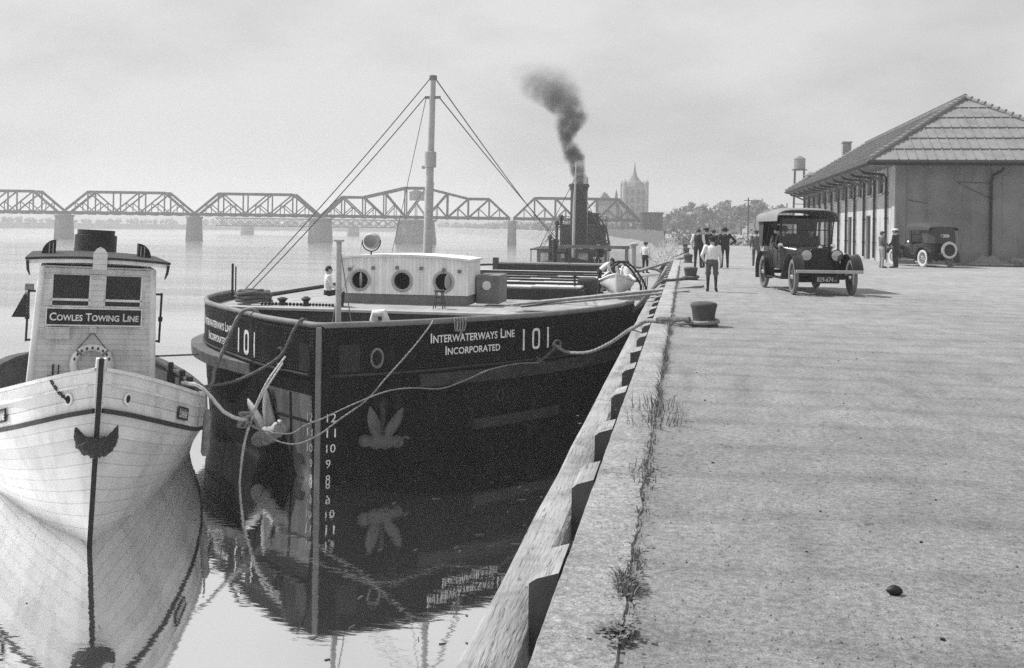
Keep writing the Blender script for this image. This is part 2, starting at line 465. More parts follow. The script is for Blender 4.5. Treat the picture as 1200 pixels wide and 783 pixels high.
# ---- land: one flat sheet, river bank cut into it
BANK = [(QX, 104), (-1.6, 150), (-2.8, 178), (-5.5, 199), (-12, 241), (-28, 288), (-52, 377), (-88, 515), (-187, 732), (-330, 640),
        (-420, 500), (-520, 380), (-700, 250), (-950, -60)]
def quay_mat(nm='quay_surface', base_v=.25, st0=(1, 1, 1)):
    m, nt, b = nodes_of(nm)
    n, l = nt.nodes, nt.links.new
    tc = n.new('ShaderNodeTexCoord')
    def nz_(scale, det, rough, st=(1, 1, 1), loc=(0, 0, 0)):
        mp = n.new('ShaderNodeMapping'); mp.inputs['Scale'].default_value = st; mp.inputs['Location'].default_value = loc
        l(tc.outputs['Object'], mp.inputs[0])
        t = n.new('ShaderNodeTexNoise'); t.inputs['Scale'].default_value = scale; t.inputs['Detail'].default_value = det
        t.inputs['Roughness'].default_value = rough; l(mp.outputs[0], t.inputs['Vector']); return t.outputs[0]
    def rng(s, a, b_, c, d):
        r = n.new('ShaderNodeMapRange'); r.inputs[1].default_value = a; r.inputs[2].default_value = b_
        r.inputs[3].default_value = c; r.inputs[4].default_value = d; l(s, r.inputs[0]); return r.outputs[0]
    def mul(a, b_):
        k = n.new('ShaderNodeMath'); k.operation = 'MULTIPLY'; l(a, k.inputs[0]); l(b_, k.inputs[1]); return k.outputs[0]
    big = rng(nz_(.28, 6, .6), .35, .65, .88, 1.09)
    mid = rng(nz_(2.4, 8, .72, (1, .55, 1)), .33, .67, .80, 1.18)
    fine = rng(nz_(22, 8, .85), .36, .64, .52, 1.46)
    wear = rng(nz_(1.1, 7, .7, (2.4, .35, 1), (5, 2, 0)), .52, .7, 1, .82)
    vo = n.new('ShaderNodeTexVoronoi'); vo.inputs['Scale'].default_value = 26; l(tc.outputs['Object'], vo.inputs['Vector'])
    grain = rng(nz_(95, 4, .85), .36, .64, .55, 1.45)
    peb = rng(vo.outputs['Distance'], .06, .14, 1.3, 1.0)
    sel = rng(nz_(1.6, 4, .6, (1, 1, 1), (11, 3, 0)), .52, .58, 0, 1)
    pm = n.new('ShaderNodeMix'); pm.data_type = 'FLOAT'; l(sel, pm.inputs[0]); pm.inputs[2].default_value = 1.0; l(peb, pm.inputs[3])
    base = n.new('ShaderNodeValue'); base.outputs[0].default_value = base_v
    # glare and haze on the far ground, put in as paler colour with distance
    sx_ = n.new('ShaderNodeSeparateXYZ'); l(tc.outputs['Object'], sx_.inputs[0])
    far_glare = rng(sx_.outputs[1], 4, 34, .94, 1.32)
    # coal and oil spots, old wheel ruts curving across the yard
    spots = rng(nz_(3.3, 5, .75, (1, 1, 1), (21, 9, 0)), .60, .70, 1, .62)
    wv = n.new('ShaderNodeTexWave'); wv.wave_type = 'RINGS'; wv.inputs['Scale'].default_value = .32; wv.inputs['Distortion'].default_value = 5; wv.inputs['Detail'].default_value = 3; wv.inputs['Detail Scale'].default_value = .6
    mw = n.new('ShaderNodeMapping'); mw.inputs['Location'].default_value = (-14, 9, 0); l(tc.outputs['Object'], mw.inputs[0]); l(mw.outputs[0], wv.inputs['Vector'])
    ruts = rng(wv.outputs['Fac'], .80, 1.0, 1, .86)
    big = mul(mul(big, spots), ruts)
    c = mul(mul(mul(mul(mul(mul(mul(base.outputs[0], big), mid), fine), wear), pm.outputs[0]), far_glare), grain)
    l(c, b.inputs['Base Color']); b.inputs['Roughness'].default_value = .92; b.inputs['Specular IOR Level'].default_value = .2
    hb = n.new('ShaderNodeMath'); hb.operation = 'ADD'; l(fine, hb.inputs[0]); l(grain, hb.inputs[1])
    bp = n.new('ShaderNodeBump'); bp.inputs['Strength'].default_value = .5; bp.inputs['Distance'].default_value = .015
    l(hb.outputs[0], bp.inputs['Height']); l(bp.outputs[0], b.inputs['Normal'])
    return m
MAT['quay_surface'] = quay_mat()
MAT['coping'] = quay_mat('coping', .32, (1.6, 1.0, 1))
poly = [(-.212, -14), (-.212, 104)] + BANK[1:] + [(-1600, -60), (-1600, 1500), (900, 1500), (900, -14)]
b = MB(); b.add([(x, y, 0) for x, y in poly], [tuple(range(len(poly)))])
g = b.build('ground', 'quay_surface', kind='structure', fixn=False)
bm_ = bmesh.new(); bm_.from_mesh(g.data); bmesh.ops.triangulate(bm_, faces=bm_.faces)
for f_ in bm_.faces:
    if f_.normal.z < 0: f_.normal_flip()
bm_.to_mesh(g.data); bm_.free()
# earth bank beyond the masonry
b = MB()
for i in range(len(BANK) - 1):
    (x0, y0), (x1, y1) = BANK[i], BANK[i + 1]
    b.add([(x0, y0, -.004), (x1, y1, -.004), (x1 - 3.5, y1 - 3.5, WZ - .8), (x0 - 3.5, y0 - 3.5, WZ - .8)], [(0, 1, 2, 3)])
b.build('riverbank', 'earth', kind='structure')

# quay masonry: wall and coping stones with open joints
b = MB(); b.bx(QX + .03, -.224, -14, 104, WZ - 1, -.30)
b.build('quay_wall', 'shade_concrete', kind='structure')
b = MB(); y = -14.0; rr = random.Random(3)
while y < 104:
    ln = rr.uniform(4.2, 6.5); dz = rr.uniform(-.003, .003); dx = rr.uniform(-.006, .006); rgs = []; n_ = max(8, int(ln / (.07 if y < 16 else .5)))
    for i in range(n_ + 1):
        yy = y + .003 + (ln - .006) * i / n_; q1 = mnoise.noise(V((yy * 3.1, 1, 7))) * .010 + mnoise.noise(V((yy * 14, 1, 2))) * .006; q2 = mnoise.noise(V((yy * 2.3, 5, 7))) * .020 + mnoise.noise(V((yy * 11, 8, 7))) * .014
        rgs.append([(QX + dx, yy, -.3), (QX + dx + q1 * .4, yy, -.03 + dz), (QX + dx + .012 + abs(q1), yy, .001 + dz), (QX + .06, yy, .004 + dz), (-.30, yy, .004 + dz), (-.250 + q2, yy, .002 + dz), (-.236 + q2, yy, -.02), (-.236, yy, -.3)])
    b.loft(rgs, False, True); y += ln
b.build('quay_coping', 'coping', kind='structure', smooth=50)
b = MB(); b.bx(-.26, -.20, -14, 104, -.3, -.012); b.build('quay_joint', 'earth', kind='structure')

# ---- timber fender along the quay face
fe = thing('timber_fender', 'long weathered timber fender bolted along the water side of the quay', 'fender', (0, 0, 0))
rr = random.Random(5); y = -6.0; first = True
while y < 100:
    ln = rr.uniform(6.5, 8.5) if not first else 9.6
    first = False
    b = MB(); xo = rr.uniform(-.012, .012)
    rings = []
    for i in range(17):
        yy = y + ln * i / 16; j = lambda s_: mnoise.noise(V((yy * .8, s_, 2.0))) * .012
        rings.append([(-.985 + xo + j(1), yy, -.56), (-.985 + xo + j(2), yy, -.27 + j(3)), (-.955 + xo, yy, -.25 + j(4)),
                      (-.77 + xo, yy, -.25 + j(5)), (-.74 + xo + j(6), yy, -.275), (-.74 + xo + j(7), yy, -.56)])
    b.loft(rings, False, True); b.build('wale', 'bare_timber', fe, 40)
    y += ln + .02
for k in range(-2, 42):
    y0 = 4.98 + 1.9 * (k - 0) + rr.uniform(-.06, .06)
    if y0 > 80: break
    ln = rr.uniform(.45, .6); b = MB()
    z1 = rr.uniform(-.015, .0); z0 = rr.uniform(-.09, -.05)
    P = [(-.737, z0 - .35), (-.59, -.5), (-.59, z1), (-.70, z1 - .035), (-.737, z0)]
    b.prism(P, 'Y', y0, y0 + ln); b.mi[4] = b.mi[5] = 1; b.build('chock', ['dark_timber', 'bare_timber'], fe)   # sides take a darker timber than the tops, to paint in their shade
for k in range(-1, 24):
    b = MB(); b.tube([(-.865, 3 + k * 3.9, WZ - 1.2), (-.86, 3 + k * 3.9, -.56)], .15, 10); b.build('pile', 'dark_timber', fe, 40)

# ---- railway bridge over the river
def cam_frame(depth):
    return (-math.sin(TH) * depth, math.cos(TH) * depth, 0)
br = thing('railway_bridge', 'long steel truss railway bridge on stone piers crossing the river', 'bridge', cam_frame(277), TH)
def truss_span(x0, x1, npan, zt, mid=None):
    s = MB(); zb = 3.75; w = (x1 - x0) / npan
    def zt_at(i):
        if mid is None: return zt
        c = npan / 2; d = abs(i - c)
        return mid if d <= .6 else (zt if d >= 2.4 else mid + (zt - mid) * (d - .6) / 1.8)
    for yy in (-2.5, 2.5):
        P = [(x0 + w * i, yy) for i in range(npan + 1)]
        s.bar((x0, yy, zb), (x1, yy, zb), .5, .8)
        tops = {i: (x0 + w * i, yy, zt_at(i)) for i in range(1, npan)}
        s.bar((x0, yy, zb), tops[1], .5, .6); s.bar(tops[npan - 1], (x1, yy, zb), .5, .6)
        for i in range(1, npan - 1): s.bar(tops[i], tops[i + 1], .5, .62)
        for i in range(1, npan):
            s.bar((x0 + w * i, yy, zb), tops[i], .3, .34)
        for i in range(1, npan - 1):
            a, c = (i, i + 1) if i >= npan / 2 else (i, i + 1)
            if i < npan / 2 - .5:
                s.bar(tops[i], (x0 + w * (i + 1), yy, zb), .3, .36)
                hz = (tops[i][2] + zb) / 2
                s.bar((x0 + w * (i + .5), yy, hz), (x0 + w * i, yy, zb), .2, .24)
                s.bar((x0 + w * (i + .5), yy, hz), (x0 + w * (i + .5), yy, zb), .2, .2)
            else:
                s.bar(tops[i + 1], (x0 + w * i, yy, zb), .3, .36)
                hz = (tops[i + 1][2] + zb) / 2
                s.bar((x0 + w * (i + .5), yy, hz), (x0 + w * (i + 1), yy, zb), .2, .24)
                s.bar((x0 + w * (i + .5), yy, hz), (x0 + w * (i + .5), yy, zb), .2, .2)
        # sub-struts of the end panels
        s.bar((x0 + w * .5, yy, (zb + zt) / 2), (x0 + w, yy, zb), .2, .24); s.bar((x1 - w * .5, yy, (zb + zt) / 2), (x1 - w, yy, zb), .2, .24)
        s.bar((x0 + w * .5, yy, (zb + zt) / 2), (x0 + w * .5, yy, zb), .2, .2); s.bar((x1 - w * .5, yy, (zb + zt) / 2), (x1 - w * .5, yy, zb), .2, .2)
    for i in range(1, npan): s.bar((x0 + w * i, -2.5, zt_at(i)), (x0 + w * i, 2.5, zt_at(i)), .25, .25)
    s.bx(x0, x1, -2.3, 2.3, 3.42, 3.7)
    for i in range(npan * 2 + 1): s.bx(x0 + w * i / 2 - .15, x0 + w * i / 2 + .15, -2.6, 2.6, 3.2, 3.55)
    return s
for x0, x1 in ((-191, -156.6), (-155.6, -121.6), (-120.6, -86.4), (-85.4, -52.2), (.4, 34.2)):
    truss_span(x0, x1, 5 if x0 < 0 else 6, 9.35).build('truss_span', 'steel_bridge', br)
sw = truss_span(-51.4, -.6, 9, 8.9, 11.6).build('swing_span', 'steel_bridge', br)
b = MB(); b.bx(-27.7, -23.9, -1.4, 1.4, 8.3, 10.4); b.prism([(-28, 10.4), (-23.6, 10.4), (-25.8, 11.3)], 'Y', -1.6, 1.6)
b.build('operator_cabin', 'far_wall', sw)
for x, hw, hy in ((-156, 1.8, 4), (-121.1, 1.8, 4), (-85.9, 1.7, 4), (-51.8, 2.9, 4.5), (-26, 5.0, 5.0), (0, 1.1, 4), (34.7, 2, 4.5)):
    b = MB()
    b.lathe([(1.16, -4.6), (1.0, 2.6), (1.12, 2.62), (1.12, 3.15)], 18, Matrix.Translation((x, 0, 0)) @ Matrix.Diagonal((hw, hy, 1, 1)))
    b.build('pier', 'stone_pier', br, 30)

b2r = thing('lattice_bridge', 'low lattice girder bridge far upstream behind the truss bridge', 'bridge', cam_frame(445), TH)
b = MB()
for yy in (-2.5, 2.5):
    b.bar((-128, yy, 3.5), (-40, yy, 3.5), .4, .5); b.bar((-128, yy, .3), (-40, yy, .3), .4, .5)
    for i in range(22):
        x = -128 + i * 4
        b.bar((x, yy, .3), (x + 4, yy, 3.5), .25, .3); b.bar((x, yy, 3.5), (x + 4, yy, .3), .25, .3)
b.build('lattice_girder', 'steel_bridge', b2r)
for x in (-115, -69):
    b = MB(); b.lathe([(1.1, -4.5), (1, .0)], 14, Matrix.Translation((x, 0, 0)) @ Matrix.Diagonal((2.6, 4, 1, 1))); b.build('pier', 'stone_pier', b2r, 30)

# ---- far wood and low hills along the far banks
def clump(b, c, r, n, rg, leaf, flat=.8):
    """n small leaf-sized faces spread through a lumpy volume"""
    for _ in range(n):
        d = V((rg.gauss(0, 1), rg.gauss(0, 1), rg.gauss(0, 1)))
        if d.length < 1e-3: continue
        d.normalize(); p = V(c) + V((d.x, d.y, d.z * flat)) * r * rg.uniform(.35, 1.05)
        s = leaf * rg.uniform(.6, 1.4)
        a = V((rg.gauss(0, 1), rg.gauss(0, 1), rg.gauss(0, 1))).normalized(); e = a.orthogonal().normalized(); h = a.cross(e)
        b.add([p - e * s * .5, p + h * s * .34, p + e * s * .5, p - h * s * .34], [(0, 1, 2, 3)])
rg = random.Random(11)
b = MB()
def bank_pts(i0, i1, step):
    for i in range(i0, i1):
        a, c = V((*BANK[i], 0)), V((*BANK[i + 1], 0)); n = max(1, int((c - a).length / step))
        for k in range(n): yield a.lerp(c, k / n), (c - a).normalized()
for p, t in bank_pts(5, 13, 7):
    nrm = V((t.y, -t.x, 0)); nrm = nrm if nrm.y > 0 or True else nrm
    for k in range(4):
        q = p + nrm * rg.uniform(3, 40); hgt = rg.uniform(2.0, 5.5) * (.8 + .5 * mnoise.noise(q * .012))
        clump(b, (q.x, q.y, hgt * .5), hgt * .62, 26, rg, 2.2)
b.build('far_wood', 'leaf', kind='stuff', fixn=False)
tag(bpy.data.objects['far_wood'], 'hazy continuous wood along the far river bank', 'wood')
# low land rising behind
b = MB(); rows = []
for j in range(7):
    row = []
    for i in range(61):
        x = -900 + 1500 * i / 60; y = 760 + j * 90
        h = (0 if j == 0 else 1) * (9 + 7 * mnoise.noise(V((x * .006, y * .01, 4)))) * min(1, j / 3)
        row.append((x, y, h - .05))
    rows.append(row)
b.loft(rows, False, False, False); b.build('hills', 'earth', kind='structure', smooth=60)

# timber bulkhead on the near bank up to the bridge
bk = thing('timber_bulkhead', 'dark plank bulkhead along the river bank below the bridge end', 'bulkhead', (0, 0, 0))
b = MB(); pts = [(-2.2, 160), (-5.2, 197), (-11.5, 240), (-24, 280)]
for i in range(3):
    a, c = V((*pts[i], 0)), V((*pts[i + 1], 0)); n = 26
    for k in range(n):
        p, q = a.lerp(c, k / n), a.lerp(c, (k + .97) / n); z = 1.2 + .3 * rg.random()
        m_ = (p + q) / 2; d = q - p
        b.box((m_.x - .9, m_.y - .6, (z + WZ) / 2 - .3), (.2, d.length, z - WZ + .6), rz=math.atan2(-d.x, d.y))
b.build('planking', 'dark_timber', bk)

# ---- freight house
fh = thing('freight_house', 'long concrete freight house with hipped tile roof beside the quay', 'warehouse', (11, 57, 0))
O = (11, 57, 0)
YB = [59.5 + 3.55 * i for i in range(12)] ; YE = YB[-1]      # bay lines of the long wall
def bxw(b, x0, x1, y0, y1, z0, z1): return b.bx(x0 - 11, x1 - 11, y0 - 57, y1 - 57, z0, z1)
wl = MB()
bxw(wl, 11, 11.4, 57, 59.5, 0, 5.3)
doors = {1: 65.15, 3: 72.25, 6: 82.9, 9: 93.5}
for i in range(11):
    a, c = YB[i], YB[i + 1]; m_ = (a + c) / 2 + .05
    bxw(wl, 11, 11.4, a, m_ - .8, 3.85, 5.02); bxw(wl, 11, 11.4, m_ + .8, c, 3.85, 5.02)
    if i in doors:
        bxw(wl, 11, 11.4, a, doors[i] - .75, 0, 3.85); bxw(wl, 11, 11.4, doors[i] + .75, c, 0, 3.85)
        bxw(wl, 11, 11.4, doors[i] - .75, doors[i] + .75, 2.65, 3.85)
    else: bxw(wl, 11, 11.4, a, c, 0, 3.85)
bxw(wl, 11, 11.4, 59.5, YE, 5.02, 5.3)
bxw(wl, 11.4, 20.2, YE - .4, YE, 0, 5.3); bxw(wl, 19.8, 20.2, 57.4, YE - .4, 0, 5.3)
wl.build('wall', 'concrete', fh)
b = MB(); bxw(b, 11.4, 20.2, 57.0, 57.4, 0, 5.3); b.build('end_wall', 'shade_concrete', fh)  # darker concrete than the long wall, to put shade into its colour
# shallow pilasters, plinth and a joint line on the end wall
for y in YB:
    b = MB(); bxw(b, 10.93, 11.0, y - .32, y - .02, 0.0, 5.25); b.build('pilaster', 'concrete', fh, bevel=.01)
b = MB(); bxw(b, 10.94, 11.0, 57.0, 57.85, 0, 5.25); b.build('pilaster', 'concrete', fh, bevel=.01)
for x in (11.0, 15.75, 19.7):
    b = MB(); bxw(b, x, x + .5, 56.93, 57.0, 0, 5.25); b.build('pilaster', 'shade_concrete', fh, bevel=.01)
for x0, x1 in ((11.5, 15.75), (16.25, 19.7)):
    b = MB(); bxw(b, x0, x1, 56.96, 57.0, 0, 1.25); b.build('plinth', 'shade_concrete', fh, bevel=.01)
proto = None
for i in range(11):
    m_ = (YB[i] + YB[i + 1]) / 2 + .05
    if proto is None:
        f = MB()
        for y0, y1, z0, z1 in ((-.8, .8, 3.85, 3.93), (-.8, .8, 4.94, 5.02), (-.8, -.72, 3.93, 4.94), (.72, .8, 3.93, 4.94), (-.03, .03, 3.93, 4.94), (-.72, .72, 4.42, 4.46)):
            f.bx(.12, .2, y0, y1, z0, z1)
        proto = f.build('window', 'mid_grey', fh)
        g = MB(); g.bx(.17, .19, -.75, .75, 3.9, 4.98); g.build('pane', 'window_glass', proto)
        g = MB(); g.bx(-.1, .1, -.88, .88, 3.76, 3.848); g.build('sill', 'concrete', proto)
        w = proto
    else: w = clone(proto, fh)
    w.location = (0, m_ - 57, 0)
for i, y in doors.items():
    b = MB(); b.bx(.2, .26, -.72, .72, 0, 2.6); o = b.build('door', 'dark_timber', fh); o.location = (0, y - 57, 0)
    f = MB()
    for y0, y1, z0, z1 in ((-.748, -.66, 0, 2.64), (.66, .748, 0, 2.64), (-.66, .66, 2.56, 2.64)): f.bx(.08, .22, y0, y1, z0, z1)
    f.build('door_frame', 'mid_grey', o)
    h = MB(); h.ball((.17, .5, 1.05), .05, 8, 5); h.build('handle', 'black_iron', o)
for k, y in enumerate(YB):
    b = MB(); yy = y - 57 - .5
    b.tube([(-1.45, yy, 5.02), (-1.3, yy, 4.9), (-.25, yy, 4.82), (-.14, yy, 4.65), (-.14, yy, .15)], .065, 8)
    for z in (1, 2.4, 3.8): b.bx(-.22, 0, yy - .1, yy + .1, z, z + .05)
    b.build('downspout', 'dark_paint', fh, 40)
b = MB(); b.tube([(4.95, -1.35, 5.02), (4.95, -1.15, 4.9), (4.75, -.3, 4.7), (4.72, -.14, 4.4), (4.72, -.14, .1)], .075, 8)
b.build('downspout', 'dark_paint', fh, 40)
# wires and a service cable across the end wall
for P_ in ([(3.0, -.05, 4.35), (4.7, -.05, 4.3)], [(3.1, -.05, 4.3), (4.7, -.05, 3.5)], [(.6, -.05, 3.4), (1.6, -.05, 3.2)]):
    b = MB(); b.tube(P_, .012, 5); b.build('wire', 'black_iron', fh)
# roof: courses of tile that overlap like clapboards, ribs along the slope
EX0, EX1, EY0, EY1, EZ = 9.4 - 11, 21.8 - 11, 55.5 - 57, 100.6 - 57, 5.35
RX, RY0, RY1, RZ = 15.6 - 11, 61.7 - 57, 94.4 - 57, 9.3
def roof_face(b, A, B, D, C, nc, rib):
    """A-B eave, D-C top (D above A side)"""
    A, B, C, D = V(A), V(B), V(C), V(D)
    nrm = (B - A).cross(D - A).normalized()
    if nrm.z < 0: nrm = -nrm
    eu = (B - A).normalized(); Ln = (B - A).length
    for k in range(nc):
        t0, t1 = k / nc, (k + 1) / nc
        p0, p1 = A.lerp(D, t0), B.lerp(C, t0); q0, q1 = A.lerp(D, t1), B.lerp(C, t1)
        lo = nrm * .085; hi = nrm * .012
        b.add([p0 + lo, p1 + lo, q1 + hi, q0 + hi, p0, p1], [(0, 1, 2, 3), (4, 5, 1, 0)])
        # ribs
        n = int(Ln / rib)
        for i in range(1, n):
            s = i * rib
            a0, a1 = (p0 - A).dot(eu), (p1 - A).dot(eu); c0, c1 = (q0 - A).dot(eu), (q1 - A).dot(eu)
            if s < max(a0, c0) + .03 or s > min(a1, c1) - .03: continue
            base0 = p0 + eu * (s - a0); base1 = q0 + eu * (s - c0)
            b.bar(base0 + nrm * .10, base1 + nrm * .03, .05, .06, up=nrm)
    return b
b = MB()
e = [(EX0, EY0, EZ), (EX1, EY0, EZ), (EX1, EY1, EZ), (EX0, EY1, EZ)]; r0 = (RX, RY0, RZ); r1 = (RX, RY1, RZ)
roof_face(b, e[0], e[1], r0, r0, 6, .47)
roof_face(b, e[3], e[0], r1, r0, 6, .55)
roof_face(b, e[1], e[2], r0, r1, 6, 1.1)
roof_face(b, e[2], e[3], r1, r1, 6, 1.1)
roof = b.build('roof', 'roof_tile', fh, fixn=False)
b = MB()
for p, q in ((e[0], r0), (e[1], r0), (e[2], r1), (e[3], r1), (r0, r1)):
    p, q = V(p), V(q); n = int((q - p).length / .42)
    for i in range(n):
        a, c = p.lerp(q, i / n), p.lerp(q, (i + 1.06) / n)
        b.tube([a + V((0, 0, .16)), c + V((0, 0, .09))], [.15, .11], 7)
b.build('ridge_tiles', 'roof_tile', roof, 40)
# eaves: soffit, fascia, gutter, brackets
b = MB()
b.bx(EX0 + .06, EX1 - .06, EY0 + .06, EY1 - .06, 5.20, 5.26)
b.build('soffit', 'mid_grey', fh)
b = MB()
for x0, x1, y0, y1 in ((EX0, EX1, EY0, EY0 + .05), (EX0, EX1, EY1 - .05, EY1), (EX0, EX0 + .05, EY0 + .05, EY1 - .05), (EX1 - .05, EX1, EY0 + .05, EY1 - .05)):
    b.bx(x0, x1, y0, y1, 5.14, 5.36)
for p, q in (((EX0 - .07, EY0 - .07, 5.28), (EX0 - .07, EY1, 5.28)), ((EX0 - .07, EY0 - .07, 5.28), (EX1, EY0 - .07, 5.28))): b.tube([p, q], .075, 8)
b.build('fascia', 'barge_trim', fh, 40)
for y in YB:
    b = MB(); b.bar((.0, y - 57 + .8, 4.5), (-1.4, y - 57 + .8, 5.15), .1, .14); b.build('eave_bracket', 'mid_grey', fh)
b = MB(); b.bx(14.15 - 11, 14.9 - 11, 97.6 - 57, 98.4 - 57, 6.5, 9.75); b.bx(14.08 - 11, 14.97 - 11, 97.53 - 57, 98.47 - 57, 9.75, 9.9)
b.build('chimney', 'old_timber', fh, bevel=.02)
b = MB(); b.lathe([(.28, 5.9), (.28, 6.7), (.62, 6.72), (.62, 6.8), (.1, 7.1)], 12, Matrix.Translation((11.4 - 11, 98 - 57, 0))); b.build('roof_ventilator', 'mid_grey', fh, 40)

# ---- water tower far behind the freight house
wt = thing('water_tower', 'dark water tank on tall legs rising behind the freight house roof', 'water tower', (21.85, 206.5, 0))
b = MB(); b.lathe([(1.05, 13.6), (1.1, 13.65), (1.1, 15.6)], 20); b.build('tank', 'far_roof', wt, 40)
b = MB(); b.lathe([(1.15, 15.6), (1.12, 15.66), (.04, 16.3)], 20); b.build('tank_roof', 'far_roof', wt, 40)
b = MB(); b.lathe([(1.5, 13.4), (1.5, 13.55)], 20)
b.build('platform', 'dark_paint', wt)
for sx in (-1, 1):
    for sy in (-1, 1):
        b = MB(); b.bar((sx * 1.15, sy * 1.15, 0), (sx * .85, sy * .85, 13.5), .2, .2); b.build('leg', 'dark_paint', wt)
b = MB()
for z in (3.4, 6.8, 10.4):
    for a, c in (((-1, -1), (1, -1)), ((1, -1), (1, 1)), ((1, 1), (-1, 1)), ((-1, 1), (-1, -1))):
        b.bar((a[0] * 1.05, a[1] * 1.05, z), (c[0] * 1.05, c[1] * 1.05, z), .1, .1)
b.bx(-1.0, 1.0, -1.0, 1.0, 10.0, 11.0)
b.build('bracing', 'dark_paint', wt)

# ---- the city across the haze
tw = thing('office_tower', 'tall gothic office tower with steep roof and thin spire beyond the bridge', 'tower', (-15.9, 332, 0), TH)
b = MB(); b.bx(-3.7, 3.7, 0, 8, 0, 15.2)
for sx in (-3.5, 3.5):
    for sy in (.2, 7.8): b.lathe([(.7, 0), (.7, 15.6), (.75, 15.7), (.75, 16.3), (.05, 17.4)], 8, Matrix.Translation((sx, sy, 0)))
b.build('wall', 'far_wall', tw)
b = MB(); b.lathe([(3.9, 15.2), (2.9, 16.4), (1.9, 17.2), (.95, 18.6), (.65, 19.0)], 8, Matrix.Translation((0, 4, 0)))
rf = b.build('roof', 'far_roof', tw)
b = MB(); b.lathe([(.75, 18.9), (.34, 20.5), (.05, 23.2)], 8, Matrix.Translation((.1, 4, 0))); b.build('spire', 'far_roof', rf)
for zr in range(5):
    for xr in range(4):
        b = MB(); b.bx(-3.2 + xr * 1.8, -2.3 + xr * 1.8, -.06, -.01, 2 + zr * 2.6, 3.6 + zr * 2.6); b.build('window', 'far_roof', tw)
tg = thing('gabled_wing', 'pointed gable block with small turret left of the gothic tower', 'building', (-24.6, 331, 0), TH)
b = MB(); b.bx(-4, 4, 0, 8, 0, 8.6); b.build('wall', 'far_wall', tg)
b = MB(); b.prism([(-4.2, 8.6), (4.2, 8.6), (.4, 11.6), (-.4, 12.6), (-1.4, 13.2), (-2.2, 11.6)], 'Y', -.1, 8.1); b.build('roof', 'far_roof', tg)
b = MB(); b.lathe([(.5, 8), (.5, 12.2), (.02, 14.2)], 8, Matrix.Translation((2.6, .5, 0))); b.build('turret', 'far_roof', tg)

def house(name, label, loc, w, d, h, rh, rz, wallm='far_wall', chim=True, cat='house', group=None, win=3):
    loc = tuple(2.1 * q for q in loc); w, d, h, rh = w * 2.1, d * 2.1, 1.7 + 2.1 * (h - 1.7), rh * 2.1     # they stand well back behind the trees
    t = thing(name, label, cat, loc, rz, group)
    b = MB(); b.bx(-w / 2, w / 2, 0, d, 0, h); b.prism([(-w / 2, h), (w / 2, h), (0, h + rh - .1)], 'Y', .02, d - .02); b.build('wall', wallm, t)
    b = MB()
    for s in (-1, 1):
        b.add([(s * (w / 2 + .4), -.4, h - .15), (s * (w / 2 + .4), d + .4, h - .15), (0, d + .4, h + rh), (0, -.4, h + rh),
               (s * (w / 2 + .4), -.4, h + .1), (s * (w / 2 + .4), d + .4, h + .1), (0, d + .4, h + rh + .25), (0, -.4, h + rh + .25)],
              [(0, 1, 2, 3), (4, 5, 6, 7), (0, 1, 5, 4), (0, 3, 7, 4), (1, 2, 6, 5)])
    rf = b.build('roof', 'far_roof', t)
    if chim:
        b = MB(); b.bx(w * .18, w * .18 + .7, d * .4, d * .4 + .7, h + rh * .4, h + rh + 1.0); b.build('chimney', 'far_wall', rf)
    for k in range(win):
        b = MB(); x = -w / 2 + w * (k + .5) / win; b.bx(x - .7, x + .7, -.05, -.01, h * .5, h * .5 + 2.0); b.build('window', 'window_glass', t)
    return t
ls = thing('long_shed', 'long low pale shed roof running behind the trees left of the standing men', 'shed', (-9.5, 353, 0), TH)
b = MB(); b.bx(0, 28, 0, 12, 0, 5.6); b.build('wall', 'far_wall', ls)
b = MB(); b.prism([(-.3, 5.6), (12.3, 5.6), (6, 7.7)], 'X', -.3, 28.3); b.build('roof', 'far_wall', ls)
b = MB(); b.bx(17, 18, 5, 6, 6.5, 9.2); b.build('chimney', 'far_wall', ls)
ds = thing('dark_shed', 'small dark square building at the right end of the truss bridge', 'building', (-8.2, 262, 0), TH)
b = MB(); b.bx(-2.6, 2.6, 0, 5, 0, 5.3); b.build('wall', 'dark_paint', ds)
b = MB(); b.bx(-2.8, 2.8, -.2, 5.2, 5.3, 5.75); b.build('roof', 'dark_paint', ds)
house('gabled_house', 'hazy house with the tallest pointed gable just left of the touring car top', (14.3, 205, 0), 4.6, 8, 5.0, 2.4, .1)
house('brick_house', 'hazy broad house behind the trees above the man with hands on hips', (9.0, 215, 0), 5.6, 9, 4.3, 1.5, .35)
house('corner_house', 'hazy house with dormer roof nearest the freight house eave', (18.6, 208, 0), 5.2, 8, 5.2, 1.4, -.1)
house('low_house', 'hazy low house among the trees above the boy', (4.4, 230, 0), 6.5, 8, 3.4, 1.7, .2)
up = thing('utility_pole', 'thin wooden utility pole with one crossarm among the hazy trees', 'pole', (9.06, 153.6, 0))
b = MB(); b.tube([(0, 0, -.2), (0, 0, 6.4)], [.12, .09], 8); b.build('shaft', 'dark_timber', up, 40)
b = MB(); b.bx(-.6, .6, -.05, .05, 5.9, 6.0); b.build('crossarm', 'dark_timber', up)

